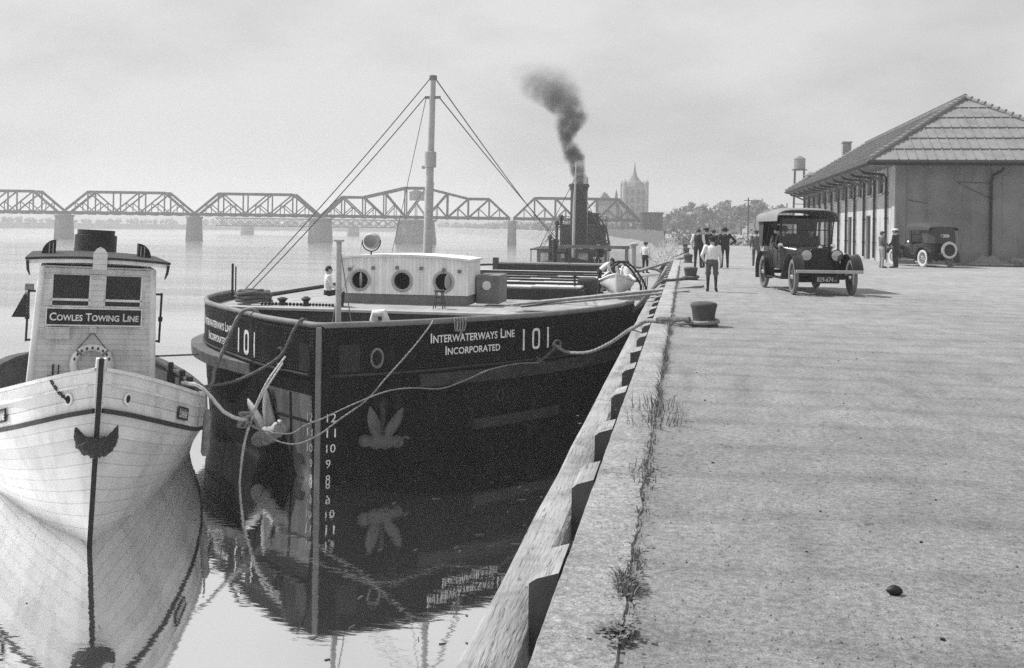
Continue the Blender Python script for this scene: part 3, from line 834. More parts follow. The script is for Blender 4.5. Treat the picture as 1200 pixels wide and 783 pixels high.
# ---- trees behind the quay
def tree_proto(seed, h, cw, leafm):
    rg = random.Random(seed)
    tb = MB(); P = [V((0, 0, -.1))]
    for i in range(1, 6): P.append(V((rg.uniform(-.12, .12) * i * .5, rg.uniform(-.12, .12) * i * .5, h * .62 * i / 5)))
    tb.tube(P, [.17, .15, .12, .10, .08, .05], 7)
    cb = MB(); tips = []
    for k in range(9):
        a = k * 2.4 + rg.uniform(-.4, .4); z0 = h * rg.uniform(.22, .55); ln = cw * rg.uniform(.45, .85)
        p0 = P[min(5, max(1, int(z0 / h / .62 * 5)))]
        q = p0 + V((math.cos(a) * ln, math.sin(a) * ln, h * rg.uniform(.08, .32)))
        tb.tube([p0, p0.lerp(q, .5) + V((0, 0, .12)), q], [.06, .04, .015], 5); tips.append(q)
    tips += [V((0, 0, h * .8)), V((.2, .1, h * .62)), V((-.2, -.2, h * .45))]
    for q in tips:
        for s in range(3):
            o = V((rg.uniform(-.5, .5), rg.uniform(-.5, .5), rg.uniform(-.35, .35))) * cw * .6
            clump(cb, q + o, cw * rg.uniform(.22, .40), 46, rg, .34)
    return tb, cb
TREES = []
for k, (h, cw) in enumerate(((5.2, 1.9), (4.2, 2.1), (6.2, 1.7))):
    tb, cb = tree_proto(20 + k, h, cw, 'leaf'); TREES.append((tb, cb, 'leaf' if k != 1 else 'leaf_pale'))
TL = [
 (2.0, 122, 0, 1.0, 'bushy hazy tree directly behind the heads of the standing group'),
 (-.3, 118, 1, .95, 'low bushy hazy tree farthest left, above the last bollards'),
 (4.3, 124, 1, 1.1, 'hazy spreading tree behind the man with hands on hips'),
 (6.3, 120, 0, 1.0, 'hazy tree between the man with hands on hips and the walking man'),
 (8.3, 126, 2, .95, 'slender hazy tree behind the walking man'),
 (10.0, 119, 1, 1.0, 'hazy tree partly hidden by the left edge of the touring car'),
 (.9, 140, 2, .95, 'tall slender hazy tree above the man in the waistcoat'),
 (5.6, 145, 2, 1.05, 'tall slender hazy tree right of the man with hands on hips, farther back'),
 (11.8, 131, 0, 1.05, 'hazy tree behind the touring car roof'),
 (-1.0, 131, 0, .9, 'second hazy tree from the river, set back from the bank'),
]
TO = {}
for x, y, k, s, lb in TL:
    if k not in TO:
        t = thing('hazy_tree', lb, 'tree', (x, y, 0), 0, 'trees behind the quay')
        TREES[k][0].build('trunk', 'bark', t, 50); TREES[k][1].build('crown', TREES[k][2], t, fixn=False); TO[k] = t
    else:
        t = clone(TO[k]); t['label'] = lb
    t.location = (x * 2.6, y * 2.6, 0); s *= 2.08
    t.scale = (s, s, s); t.rotation_euler = (0, 0, x * 3.1)
# undergrowth closing the end of the quay
b = MB(); rg = random.Random(31)
for i in range(120):
    x = rg.uniform(-1.2, 16); y = rg.uniform(106, 116); r_ = rg.uniform(.5, 1.25)
    clump(b, (x, y, r_ * .6), r_, 34, rg, .3)
b.build('undergrowth', 'scrub', kind='stuff', fixn=False); tag(bpy.data.objects['undergrowth'], 'dense undergrowth closing off the far end of the quay', 'undergrowth')

# ---- haze over the whole place
hz = MB(); hz.bx(-1500, 860, -55, 1480, WZ - 1.0, 30.0)
m = bpy.data.materials.new('haze'); m.use_nodes = True; nt = m.node_tree; nt.nodes.clear()
pv = nt.nodes.new('ShaderNodeVolumePrincipled'); mo = nt.nodes.new('ShaderNodeOutputMaterial')
pv.inputs['Color'].default_value = grey(.74); pv.inputs['Density'].default_value = .00095; pv.inputs['Anisotropy'].default_value = .2
nt.links.new(pv.outputs[0], mo.inputs['Volume']); MAT['haze'] = m
o = hz.build('haze', 'haze', kind='stuff')
tag(o, 'pale river haze and smoke that fades the bridge and city', 'haze')

# ================================================================== THE STEEL BARGE
BX, BY = -7.13, 19.4
HS = [0, .12, .35, .8, 1.4, 2.1, 2.75, 3.4, 4.6, 6.5, 8.2, 10, 13, 16, 30, 36, 39.5, 41.5, 42.3]
HB = [.05, .22, .52, 1.12, 1.78, 2.4, 2.95, 3.45, 4.25, 5.15, 5.65, 5.85, 5.95, 6, 6, 5.9, 5.2, 3.4, 1.2]
def interp(x, xs, ys):
    if x <= xs[0]: return ys[0]
    for i in range(len(xs) - 1):
        if x <= xs[i + 1]: return ys[i] + (ys[i + 1] - ys[i]) * (x - xs[i]) / (xs[i + 1] - xs[i])
    return ys[-1]
def smooth_interp(x, xs, ys):
    # monotone-ish cubic on the half-breadths
    n = len(xs)
    if x <= xs[0]: return ys[0]
    for i in range(n - 1):
        if x <= xs[i + 1]:
            h = xs[i + 1] - xs[i]; t = (x - xs[i]) / h
            def sl(j):
                if j <= 0: return (ys[1] - ys[0]) / (xs[1] - xs[0])
                if j >= n - 1: return (ys[-1] - ys[-2]) / (xs[-1] - xs[-2])
                return (ys[j + 1] - ys[j - 1]) / (xs[j + 1] - xs[j - 1])
            m0, m1 = sl(i) * h, sl(i + 1) * h
            return ys[i] * (2 * t ** 3 - 3 * t * t + 1) + m0 * (t ** 3 - 2 * t * t + t) + ys[i + 1] * (-2 * t ** 3 + 3 * t * t) + m1 * (t ** 3 - t * t)
    return ys[-1]
SS = [0, .06, .12, .22, .35] + [.35 + .15 * i for i in range(1, 45)] + [7.1 + .6 * i for i in range(1, 17)] + [18, 22, 26, 30, 34, 36, 38, 39.5, 40.5, 41.5, 42, 42.3]
SSb = [smooth_interp(s, HS, HB) for s in SS]
HS2 = [0, .12, .35, .8, 1.4, 2.1, 2.75, 3.4, 4.6, 5.5, 6.5, 8.2, 10, 13, 16, 30, 36, 39.5, 41.5, 42.3]
HB2 = [.05, .22, .52, 1.13, 1.82, 2.46, 3.05, 3.63, 4.60, 5.14, 5.58, 5.92, 6.02, 6.02, 6, 6, 5.9, 5.2, 3.4, 1.2]
SSw = {1: SSb, -1: [smooth_interp(s, HS2, HB2) for s in SS]}      # the shoulders are not quite alike
ARC = [0]
for i in range(1, len(SS)): ARC.append(ARC[-1] + math.hypot(SS[i] - SS[i - 1], SSb[i] - SSb[i - 1]))
ARCL = [0]
for i in range(1, len(SS)): ARCL.append(ARCL[-1] + math.hypot(SS[i] - SS[i - 1], SSw[-1][i] - SSw[-1][i - 1]))
ARCS = {1: ARC, -1: ARCL}
def taper(s, z):
    """the lower hull draws in towards the water at the bow"""
    if z > -1.36: return 1.0
    k = max(0, min(1, 1 - s / 10)) ; d = min(1.2, (-1.36 - z) / 2.1)
    return 1 - .09 * k * d ** 1.1
def hull_pt(side, Lr, z, off=0.0):
    A_, B_s = ARCS[side], SSw[side]
    s = interp(Lr, A_, SS); b = interp(s, SS, B_s)
    e = .05; s2 = interp(Lr + e, A_, SS); b2 = interp(s2, SS, B_s); s1 = interp(max(0, Lr - e), A_, SS); b1 = interp(s1, SS, B_s)
    ds, db = s2 - s1, b2 - b1; n = math.hypot(ds, db)
    return V((BX + side * (b * taper(s, z) + off * ds / n), BY + s - off * db / n, z))
def rail_z(s): return -.35 if s < 8.9 else -.62

BO = (BX, BY, WZ)
M('guard_timber', .13, .8, .35, 2.2, .5, 22, dirt=.4)
barge = thing('steel_barge', 'large black riveted steel canal barge moored bow towards us against the quay', 'barge', BO)
hb = MB()
zl = [0, -.30, -.65, -1.0, -1.36, -1.8, -2.3, -2.9, WZ, -4.3]
rings = []
order = [(-1, i) for i in range(len(SS) - 1, -1, -1)] + [(1, i) for i in range(len(SS))]
for z in zl:
    rg_ = []
    for side, i in order:
        s = SS[i]; zz = rail_z(s) + (0 if z == 0 else 0) if z == 0 else min(z, rail_z(s) - .02 * (-z))
        rg_.append((BX + side * SSw[side][i] * taper(s, zz), BY + s, zz))
    rings.append(rg_)
hb.loft(rings, False, False, True)
hb.build('hull', 'barge_hull', barge, 35, org=BO, fixn=False)
# inner side of the bulwark and the decks
b = MB(); rings = []
for z in (-.36, -.9, -1.42):
    rg_ = []
    for side, i in order:
        s = SS[i]
        if s > 8.9: continue
        bb = max(.0, SSw[side][i] - .10 - .1 / (1 + s * 3)); rg_.append((BX + side * bb, BY + s + .14 / (1 + s), z))
    rings.append(rg_)
b.loft(rings, False, False, False); b.build('bulwark_lining', 'dark_paint', barge, 35, org=BO, fixn=False)
b = MB()
ids = [i for i in range(len(SS)) if SS[i] <= 6.15]
b.add([(BX - max(0, SSw[-1][i] - .08), BY + SS[i] + .1, -1.40) for i in reversed(ids)] + [(BX + max(0, SSb[i] - .08), BY + SS[i] + .1, -1.40) for i in ids], [tuple(range(2 * len(ids)))])
ids = [i for i in range(len(SS)) if SS[i] >= 6.0]
b.build('well_deck', 'deck_grey', barge, org=BO)
b = MB()
for j in range(len(ids) - 1):
    i, k = ids[j], ids[j + 1]
    b.add([(BX - SSw[-1][i] + .1, BY + SS[i], -.66 if SS[i] > 8.9 else -.55), (BX + SSb[i] - .1, BY + SS[i], -.66 if SS[i] > 8.9 else -.55), (BX + SSb[k] - .1, BY + SS[k], -.66 if SS[k] > 8.9 else -.55), (BX - SSw[-1][k] + .1, BY + SS[k], -.66 if SS[k] > 8.9 else -.55)], [(0, 1, 2, 3)])
b.build('main_deck', 'deck_grey', barge, org=BO)
bb = interp(5.95, SS, SSb) - .13; bl = interp(5.95, SS, SSw[-1]) - .13
b = MB(); b.bx(BX - bl, BX + bb, BY + 5.92, BY + 6.0, -1.4, -.57); b.build('deck_bulkhead', 'dark_paint', barge, org=BO)
b = MB(); b.bx(BX - bl, BX + bb, BY + 5.84, BY + 6.16, -.569, -.50); b.build('deck_edge', 'galvanised', barge, org=BO, bevel=.01)
# rail: half-round cap, lighter where the paint has worn
def edge_rail(side, s0, s1, z, r, off=0.0, n=60):
    L0, L1 = interp(s0, SS, ARCS[side]), interp(s1, SS, ARCS[side])
    return [hull_pt(side, L0 + (L1 - L0) * i / n, z, off) for i in range(n + 1)]
b = MB(); pl = list(reversed(edge_rail(-1, .05, 8.9, -.33, .06, -.03))) + edge_rail(1, .05, 8.9, -.33, .06, -.03)
b.tube(pl, .065, 8); b.build('rail', 'mid_grey', barge, 60, org=BO)
for side in (-1, 1):
    b = MB(); b.tube(edge_rail(side, 8.9, 42, -.6, .05, -.02), .06, 7); b.build('deck_edge_moulding', 'barge_trim', barge, 60, org=BO)
    # belting: light angle along the hull at the knuckle, stepped guard timber below it on the shoulder
    b = MB(); pts = edge_rail(side, .1, 30, -1.34, .03, .015, 90)
    b.tube(pts, .028, 6); b.build('knuckle_strip', 'barge_trim', barge, 60, org=BO)
    b = MB(); s0, s1 = (1.9, 30) if side < 0 else (1.35, 30)
    L0, L1 = interp(s0, SS, ARCS[side]), interp(s1, SS, ARCS[side]); n = 90
    rgs = []
    for i in range(n + 1):
        w = L0 + (L1 - L0) * i / n; th = (.34 if side < 0 else .15) * min(1, i / 7 + .1)
        rgs.append([hull_pt(side, w, -1.42, -.02), hull_pt(side, w, -1.42, th), hull_pt(side, w, -1.67, th), hull_pt(side, w, -1.72, -.02)])
    b.loft(rgs, False, True); b.build('guard', 'guard_timber' if side < 0 else 'barge_trim', barge, 40, org=BO)
    if side > 0:
        b = MB(); rgs = []
        L0, L1 = 3.65, 6.35
        for i in range(21):
            w = L0 + (L1 - L0) * i / 20; rgs.append([hull_pt(1, w, -2.50, -.02), hull_pt(1, w, -2.50, .10), hull_pt(1, w, -2.72, .10), hull_pt(1, w, -2.74, -.02)])
        b.loft(rgs, False, True); b.build('rubbing_plate', 'barge_trim', barge, 40, org=BO)
# stem bar
b = MB(); b.bx(BX - .055, BX + .055, BY - .045, BY + .06, WZ - 1, -.36); b.build('stem_bar', 'mid_grey', barge, org=BO, bevel=.012)
# lap-jointed plates: butts and seams stand a few millimetres proud; two dark doubling plates on either bow
def patch(b, side, L0, L1, z0, z1, off, n=8):
    pts = []
    for i in range(n + 1):
        for z in (z0, z1): pts.append(hull_pt(side, L0 + (L1 - L0) * i / n, z, off))
    o = len(b.v); b.v += [tuple(p) for p in pts]
    for i in range(n): b.f.append((o + 2 * i, o + 2 * i + 2, o + 2 * i + 3, o + 2 * i + 1)); b.mi.append(b.cur)
for side in (-1, 1):
    b = MB()
    patch(b, side, .36 if side > 0 else .20, .80 if side > 0 else .62, -1.28, -.72, .012)
    b.build('doubling_plate', 'black_iron', barge, org=BO, fixn=False)
    b = MB()
    for w in (1.15, 2.55, 4.2, 6.0, 7.9): patch(b, side, w - .05, w + .05, -1.3, -.42, .006, 2)
    for w in (.95, 2.2, 3.6, 5.4, 7.3): patch(b, side, w - .05, w + .05, -3.5, -1.75, .006, 2)
    patch(b, side, .06, 9, -2.30, -2.24, .005, 60); patch(b, side, .06, 9, -1.28, -1.24, .005, 60); patch(b, side, .06, 9, -.52, -.49, .005, 60)
    b.build('plate_seams', 'barge_hull', barge, org=BO, fixn=False)
    # rivets
    b = MB()
    def rivet(w, z):
        c = hull_pt(side, w, z, .0); nrm = (hull_pt(side, w, z, 1) - c); a = V((0, 0, 1)); e = nrm.cross(a).normalized(); r_ = .014
        o = len(b.v)
        for q in range(5): b.v.append(tuple(c + (e * math.cos(q * 1.2566) + a * math.sin(q * 1.2566)) * r_ + nrm * .008))
        b.v.append(tuple(c + nrm * .02))
        for q in range(5): b.f.append((o + q, o + (q + 1) % 5, o + 5)); b.mi.append(0)
    z = -.45
    while z > -3.3:
        rivet(.13, z); rivet(.19, z); z -= .075
    w = .2
    while w < 7.5:
        rivet(w, -.46); rivet(w, -1.21); rivet(w, -1.27); rivet(w, -2.27); w += .085
    for wv in (1.11, 1.19, 2.51, 2.59, 4.16, 4.24):
        z = -.5
        while z > -1.25: rivet(wv, z); z -= .08
    b.build('rivets', 'barge_trim', barge, org=BO, fixn=False, kind='stuff')
    # hawse pipes: flanged oval openings
    def flange(w, z, rx, rz, nm, pit=.05):
        b = MB(); rgs = []
        for k, (o_, m_) in enumerate(((.0, 1.25), (.045, 1.22), (.06, 1.08), (.03, .92), (-.06, .85))):
            rgs.append([hull_pt(side, w + rx * m_ * math.cos(2 * PI * q / 20), z + rz * m_ * math.sin(2 * PI * q / 20), o_) for q in range(20)])
        b.loft(rgs, False, False); o = b.build(nm, ('barge_hull' if nm == 'anchor_pipe' else 'mid_grey') if side > 0 else 'barge_trim', barge, 40, org=BO, fixn=False)
        b = MB(); b.add([hull_pt(side, w + rx * .9 * math.cos(2 * PI * q / 20), z + rz * .9 * math.sin(2 * PI * q / 20), .006) for q in range(20)], [tuple(range(20))])
        b.build('opening', 'dark_void', o, org=None, fixn=False)
        for ch in o.children: ch.data.transform(Matrix.Translation(-V(BO)))
    flange(1.16 if side > 0 else 1.33, -1.02 if side > 0 else -1.08, .115, .17, 'hawse_pipe')
    if side > 0: flange(6.14, -1.06, .13, .10, 'fairlead')
    flange(1.3 if side > 0 else 1.85, -1.98, .2, .19, 'anchor_pipe')
# sunlight on the left bow plates beside the stem, put in as paler paint
M('sunlit_plate_paint', .11, .75, .35, 3.5, .4, 20, stretch=(1.5, 1.5, .6), dirt=.4)
b = MB(); n = 14; pts = []
for i in range(n + 1):
    z = -1.74 - 1.75 * i / n; w1 = 2.05 - 1.35 * (i / n) ** .8 + .05 * math.sin(i * 2.1)
    for j in range(7): pts.append(hull_pt(-1, .14 + (w1 - .14) * j / 6, z, .004))
b.add(pts, [(i * 7 + j, i * 7 + j + 1, (i + 1) * 7 + j + 1, (i + 1) * 7 + j) for i in range(n) for j in range(6)])
b.build('sunlit_plates', 'sunlit_plate_paint', barge, 60, org=BO, fixn=False)
# lettering painted on the bows
def hull_text(body, side, L0, L1, z0, z1, small=True, fat=.012, nm='lettering', m='white_letter'):
    vs_, fs = text_mesh(body, small, fat)
    b = MB(); b.add([hull_pt(side, (L0 + (L1 - L0) * x) if side > 0 else (L1 - (L1 - L0) * x), z0 + (z1 - z0) * y, .009) for x, y in vs_], fs)
    return b.build(nm, m, barge, org=BO, fixn=False)
def hull_number(side, L0, L1, z0, z1):
    b = MB(); w = .058 if side > 0 else .085; f = (lambda x: L0 + x) if side > 0 else (lambda x: L1 - x)
    T = L1 - L0
    for x in (0, T - w):
        d_ = MB(); patch(d_, side, f(x), f(x + w), z0, z1, .009, 1); d_.build('hull_digit', 'white_letter', barge, org=BO, fixn=False)
    cx_ = T / 2; rx, rz = max(.125, T * .15), (z1 - z0) / 2; zc = (z0 + z1) / 2; n = 32; pts = []
    for q in range(n):
        a = 2 * PI * q / n
        def sup(rx_, rz_):
            ca, sa = math.cos(a), math.sin(a)
            return rx_ * math.copysign(abs(ca) ** .62, ca), rz_ * math.copysign(abs(sa) ** .45, sa)
        x1, z_1 = sup(rx, rz); x2, z_2 = sup(rx - w, rz - w)
        pts += [hull_pt(side, f(cx_ + x1), zc + z_1, .009), hull_pt(side, f(cx_ + x2), zc + z_2, .009)]
    b.add(pts, [(2 * q, 2 * ((q + 1) % n), 2 * ((q + 1) % n) + 1, 2 * q + 1) for q in range(n)])
    b.build('hull_digit', 'white_letter', barge, org=BO, fixn=False)
hull_text('Interwaterways Line', 1, 2.39, 4.71, -.785, -.575)
hull_text('Incorporated', 1, 2.77, 4.28, -1.055, -.865)
hull_number(1, 4.98, 5.85, -1.11, -.63)
hull_text('Interwaterways Line', -1, 4.30, 6.95, -.87, -.65)
hull_text('Incorporated', -1, 4.72, 6.35, -1.19, -.98)
hull_number(-1, 2.62, 3.80, -1.24, -.69)
for k, t_ in enumerate(('12', '11', '10', '9', '8')):
    z = -2.17 - .305 * k; w = .20 if len(t_) == 2 else .10
    hull_text(t_, 1, .13, .13 + w, z - .085, z + .085, False, .0, 'draft_mark', 'white_letter')
    hull_text(t_, -1, .10, .10 + w, z - .085, z + .085, False, .0, 'draft_mark', 'grey_letter')

# deckhouse
HX0, HX1, HY0, HY1, HZ0, HZ1 = -9.78, -5.97, 28.0, 29.75, -.55, .70
def arc_z(x, z=HZ1, rise=.10): u = (x - (HX0 + HX1) / 2) / ((HX1 - HX0) / 2); return z + rise * (1 - u * u)
wall = MB()
# front wall with three round openings, built as a grid of quads round each hole
PHX = [-9.10, -7.86, -6.66]; PR = .285; PZ = .11
N = 24
def front_wall(b, y):
    xs = [HX0, -8.48, -7.26, HX1]
    for k in range(3):
        cx_ = PHX[k]; x0, x1 = xs[k], xs[k + 1]; z0 = HZ0 + .28
        inner = []; outer = []
        for q in range(N):
            a = 2 * PI * (q + .5) / N; ca, sa = math.cos(a), math.sin(a)
            inner.append((cx_ + PR * ca, y, PZ + PR * sa))
            tx = (x1 - cx_) / ca if ca > 1e-6 else ((x0 - cx_) / ca if ca < -1e-6 else 1e9)
            tz = (arc_z(cx_) - .02 - PZ) / sa if sa > 1e-6 else ((z0 - PZ) / sa if sa < -1e-6 else 1e9)
            t = min(tx, tz); px_, pz_ = cx_ + t * ca, PZ + t * sa
            if tz < tx and sa > 0: pz_ = arc_z(px_) - .005
            outer.append((px_, y, pz_))
        o = len(b.v); b.v += inner + outer
        for q in range(N):
            b.f.append((o + q, o + (q + 1) % N, o + N + (q + 1) % N, o + N + q)); b.mi.append(0)
        # corner fills
        for sx in (x0, x1):
            for top in (0, 1):
                zc = arc_z(sx) - .005 if top else z0
                cand = sorted(outer, key=lambda p: (p[0] - sx) ** 2 + (p[2] - zc) ** 2)[:2]
                b.add([cand[0], cand[1], (sx, y, zc)], [(0, 1, 2)])
front_wall(wall, HY0)
o = wall.build('deckhouse', 'barge_house', barge, org=BO)
o_house = o
b = MB()
b.bx(HX1 - .04, HX1, HY0 + .002, HY1, HZ0 + .28, HZ1); b.bx(HX0, HX0 + .04, HY0 + .002, HY1, HZ0 + .28, HZ1); b.bx(HX0 + .04, HX1 - .04, HY1 - .04, HY1, HZ0 + .28, HZ1)
b.build('side_wall', 'barge_house_side', o_house, org=BO)
b = MB(); b.bx(HX0 + .03, HX1 - .03, HY0 + .03, HY1 - .02, HZ0, HZ0 + .279); b.build('sill_course', 'mid_grey', o_house, org=BO)
b = MB(); n = 18; rgs = []
for i in range(n + 1):
    x = HX0 - .06 + (HX1 - HX0 + .12) * i / n; z = arc_z(x) + .0
    rgs.append([(x, HY0 - .07, z), (x, HY1 + .08, z), (x, HY1 + .08, z + .06), (x, HY0 - .07, z + .06)])
b.loft(rgs, False, True); b.build('roof', 'white_paint', o_house, 35, org=BO)
for k in range(3):
    T = Matrix.Translation((PHX[k], HY0 - .0, PZ)) @ Matrix.Rotation(PI / 2, 4, 'X')
    b = MB(); b.lathe([(PR + .015, -.05), (PR + .03, .02), (PR - .01, .045), (PR - .045, .03), (PR - .05, -.05)], 28, T, False)
    p = b.build('porthole', 'galvanised', o_house, 40, org=BO)
    b = MB(); b.lathe([(1e-4, -.35), (PR + .1, -.35), (PR + .1, -.34)], 24, T, False); b.build('dark_interior', 'dark_void', p, org=BO)
    b = MB()
    T2 = Matrix.Translation((PHX[k] + (.02, .23, .16)[k], HY0 + .02, PZ)) @ Matrix.Rotation((R(12), R(8), R(35))[k], 4, 'Z') @ Matrix.Diagonal(((.16, .08, .62)[k], 1, 1, 1)) @ Matrix.Rotation(PI / 2, 4, 'X')
    b.lathe([(1e-4, 0), (PR * .8, 0), (PR * .86, .015), (PR * .8, .03), (1e-4, .03)], 20, T2); b.build('pane', 'lamp_glass', p, org=BO)
b = MB()
for x in (-9.45, -8.75, -8.05, -7.35, -6.7, -6.25): b.bx(x, x + .09, HY0 - .05, HY0 - .002, arc_z(x) - .36, arc_z(x) - .27)
o = b.build('roof_hooks', 'mid_grey', o_house, org=BO)
b = MB(); b.bx(-5.93, -5.25, 29.0, 30.3, -.55, .28); ck = b.build('companion_box', 'mid_grey', barge, org=BO, bevel=.02)
b = MB(); b.lathe([(1e-4, 0), (.13, 0), (.13, .03), (1e-4, .03)], 16, Matrix.Translation((-5.62, 28.99, -.02)) @ Matrix.Rotation(PI / 2, 4, 'X')); b.build('vent_disc', 'white_paint', ck, org=BO)
# searchlight on the roof
T = Matrix.Translation((-8.85, 28.25, 1.22))
b = MB(); b.lathe([(.1, .12), (.19, .08), (.235, .0), (.235, -.14), (.20, -.16)], 20, T @ Matrix.Rotation(-PI / 2, 4, 'X') @ Matrix.Rotation(PI, 4, 'X'), True)
sl = b.build('searchlight', 'galvanised', barge, 40, org=BO)
b = MB(); b.lathe([(1e-4, 0), (.185, 0)], 20, Matrix.Translation((-8.85, 28.08, 1.22)) @ Matrix.Rotation(PI / 2, 4, 'X'), False); b.build('lens', 'lamp_glass', sl, org=BO)
b = MB(); b.tube([(-9.12, 28.22, 1.25)] + [(-8.85 + .27 * math.cos(PI + PI * q / 12), 28.22, 1.20 + .27 * math.sin(PI + PI * q / 12)) for q in range(13)] + [(-8.58, 28.22, 1.25)], .018, 6)
b.tube([(-8.85, 28.22, .80), (-8.85, 28.22, .94)], .025, 8)
b.build('yoke', 'black_iron', sl, 40, org=BO)
b = MB(); b.tube([(-9.12, 28.2, 1.25), (-9.15, 28.1, .86), (-9.35, 27.97, .4), (-9.6, 27.95, -.2)], .012, 5); b.build('cable', 'galvanised', sl, 40, org=BO)
# mast with collar, hound band and stays
b = MB(); b.tube([(-8.17, 32, -.6), (-8.12, 32, 3.1)], [.15, .14], 14); b.tube([(-8.12, 32, 3.1), (-8.05, 32, 6.45)], [.125, .09], 14)
mast = b.build('mast', 'galvanised', barge, 40, org=BO)
b = MB(); b.lathe([(.16, 3.55), (.2, 3.56), (.2, 4.05), (.16, 4.06)], 14, Matrix.Translation((-8.11, 32, 0))); b.bx(-8.36, -8.28, 31.9, 32.0, 3.5, 3.6); b.build('collar', 'galvanised', mast, 40, org=BO)
b = MB(); b.lathe([(.12, 6.36), (.13, 6.38), (.13, 6.5), (.05, 6.52)], 12, Matrix.Translation((-8.05, 32, 0)))
b.bx(-8.3, -7.8, 31.95, 32.05, 5.76, 5.84); b.build('hound_band', 'mid_grey', mast, 40, org=BO)
for p, q, r_ in (((-8.1, 31.9, 6.42), (-12.81, 28.2, -.42), .017), ((-8.28, 31.9, 5.8), (-12.69, 28.4, -.42), .017), ((-8.0, 32.1, 6.42), (-7.53, 59.6, .94), .022),
                 ((-7.85, 32.1, 5.8), (-6.85, 59.7, .41), .020), ((-8.28, 32, 5.75), (-12.8, 43, -.6), .012)):
    b = MB(); b.tube(catenary(p, q, .12, 10), r_, 6); b.build('stay', 'dark_rope', mast, 40, org=BO)
b = MB(); b.tube([(-7.53, 59.7, -.66), (-7.53, 59.7, 1.0)], .14, 10); b.tube([(-6.85, 59.8, -.66), (-6.85, 59.8, .48)], .12, 10); b.tube([(-7.53, 59.7, .2), (-6.85, 59.8, .2)], .07, 8)
b.build('stern_bitts', 'dark_paint', barge, 40, org=BO)
# bow jackstaff and the little staff on the starboard bulwark
b = MB(); b.tube([(-7.05, 20.3, -1.4), (-7.06, 20.3, 1.33)], [.065, .055], 10); b.bx(-7.15, -6.97, 20.22, 20.38, 1.33, 1.37); b.build('jackstaff', 'galvanised', barge, 40, org=BO)
b = MB(); b.tube([(-7.03, 20.3, 1.2), (-6.75, 20.7, -1.3)], .012, 5); b.tube([(-7.08, 20.3, .2), (-7.5, 20.7, -1.3)], .012, 5); b.build('jackstaff_stays', 'rope', barge, org=BO)
b = MB(); b.tube([(-13.0, 28.1, -1.0), (-13.0, 28.1, .50)], .035, 7); b.tube([(-12.9, 28.1, -1.0), (-12.9, 28.1, .42)], .02, 6); b.build('staff', 'black_iron', barge, 40, org=BO)
# bitts, fairlead hoods and cleats at the bow
b = MB(); b.tube([(-6.42, 20.75, -1.0), (-6.42, 20.72, -.3), (-6.40, 20.7, -.17), (-6.2, 20.7, -.15), (-6.15, 20.7, -.3), (-6.15, 20.7, -1)], .085, 10); b.build('mooring_horn', 'white_paint', barge, 50, org=BO)
rr = random.Random(8)
b = MB()
for i in range(13): b.ball((-11.2 + i * .1, 26.05, -.47), .05, 6, 4)
b.build('chain_heap', 'black_iron', barge, 60, org=BO)
b = MB()
for i in range(9): b.ball((-9.95 + i * .09, 26.1, -.47), .045, 6, 4)
b.build('chain_heap', 'black_iron', barge, 60, org=BO)
b = MB(); b.lathe([(.1, 0), (.07, .12), (.14, .2), (.05, .26)], 10, Matrix.Translation((-9.9, 25.9, -.5))); b.build('bitt', 'black_iron', barge, 40, org=BO)
b = MB(); b.lathe([(.12, 0), (.08, .1), (.16, .18), (.05, .22)], 10, Matrix.Translation((-10.6, 26, -.5))); b.build('bitt', 'black_iron', barge, 40, org=BO)

# hatches behind the deckhouse: coamings, covers, planks
def covers(b, x0, x1, y0, y1, z, n, rr):
    w = (x1 - x0) / n
    for i in range(n):
        dz = rr.uniform(0, .03); b.box((x0 + w * (i + .5), (y0 + y1) / 2, z + dz), (w - .02, y1 - y0, .06), rz=rr.uniform(-.006, .006))
b = MB()
for x0, x1, y0, y1 in ((-10.6, -3.2, 32.6, 44.2),):
    b.bx(x0, x1, y0, y0 + .1, -.66, -.33); b.bx(x0, x1, y1 - .1, y1, -.66, -.33); b.bx(x0, x0 + .1, y0 + .1, y1 - .1, -.66, -.33); b.bx(x1 - .1, x1, y0 + .1, y1 - .1, -.66, -.33)
b.build('hatch_coaming', 'dark_paint', barge, org=BO)
rr = random.Random(4)
for y0 in (32.8, 34.8, 36.8, 38.9, 41.0, 43.0):
    b = MB(); y1 = y0 + 1.05 + rr.uniform(0, .35)
    covers(b, -10.5, -3.3, y0, y1, -.29 + rr.uniform(0, .02), 9, rr); b.build('hatch_cover', 'lumber', barge, org=BO)
b = MB(); b.bx(-10.4, -3.3, 32.75, 44.05, -.645, -.64); b.build('hold_opening', 'dark_void', barge, org=BO)
for y in (34.2, 36.35, 38.4, 40.55, 42.6):
    b = MB(); b.bar((-10.5, y, -.27), (-3.3, y, -.27), .22, .2); b.build('hatch_beam', 'dark_timber', barge, org=BO)
# raised after hatch
b = MB(); b.bx(-8.85, -2.48, 48.0, 50.2, -.66, -.10); ah = b.build('after_hatch', 'dark_paint', barge, org=BO, bevel=.02)
b = MB(); b.bx(-8.95, -2.40, 47.9, 48.1, -.098, -.03); b.bx(-8.95, -2.4, 48.1, 50.3, -.098, -.06); b.build('coaming_edge', 'mid_grey', ah, org=BO)
b = MB(); b.bx(-9.0, -8.75, 47.85, 48.1, -.6, .2); b.build('coaming_post', 'dark_timber', ah, org=BO)
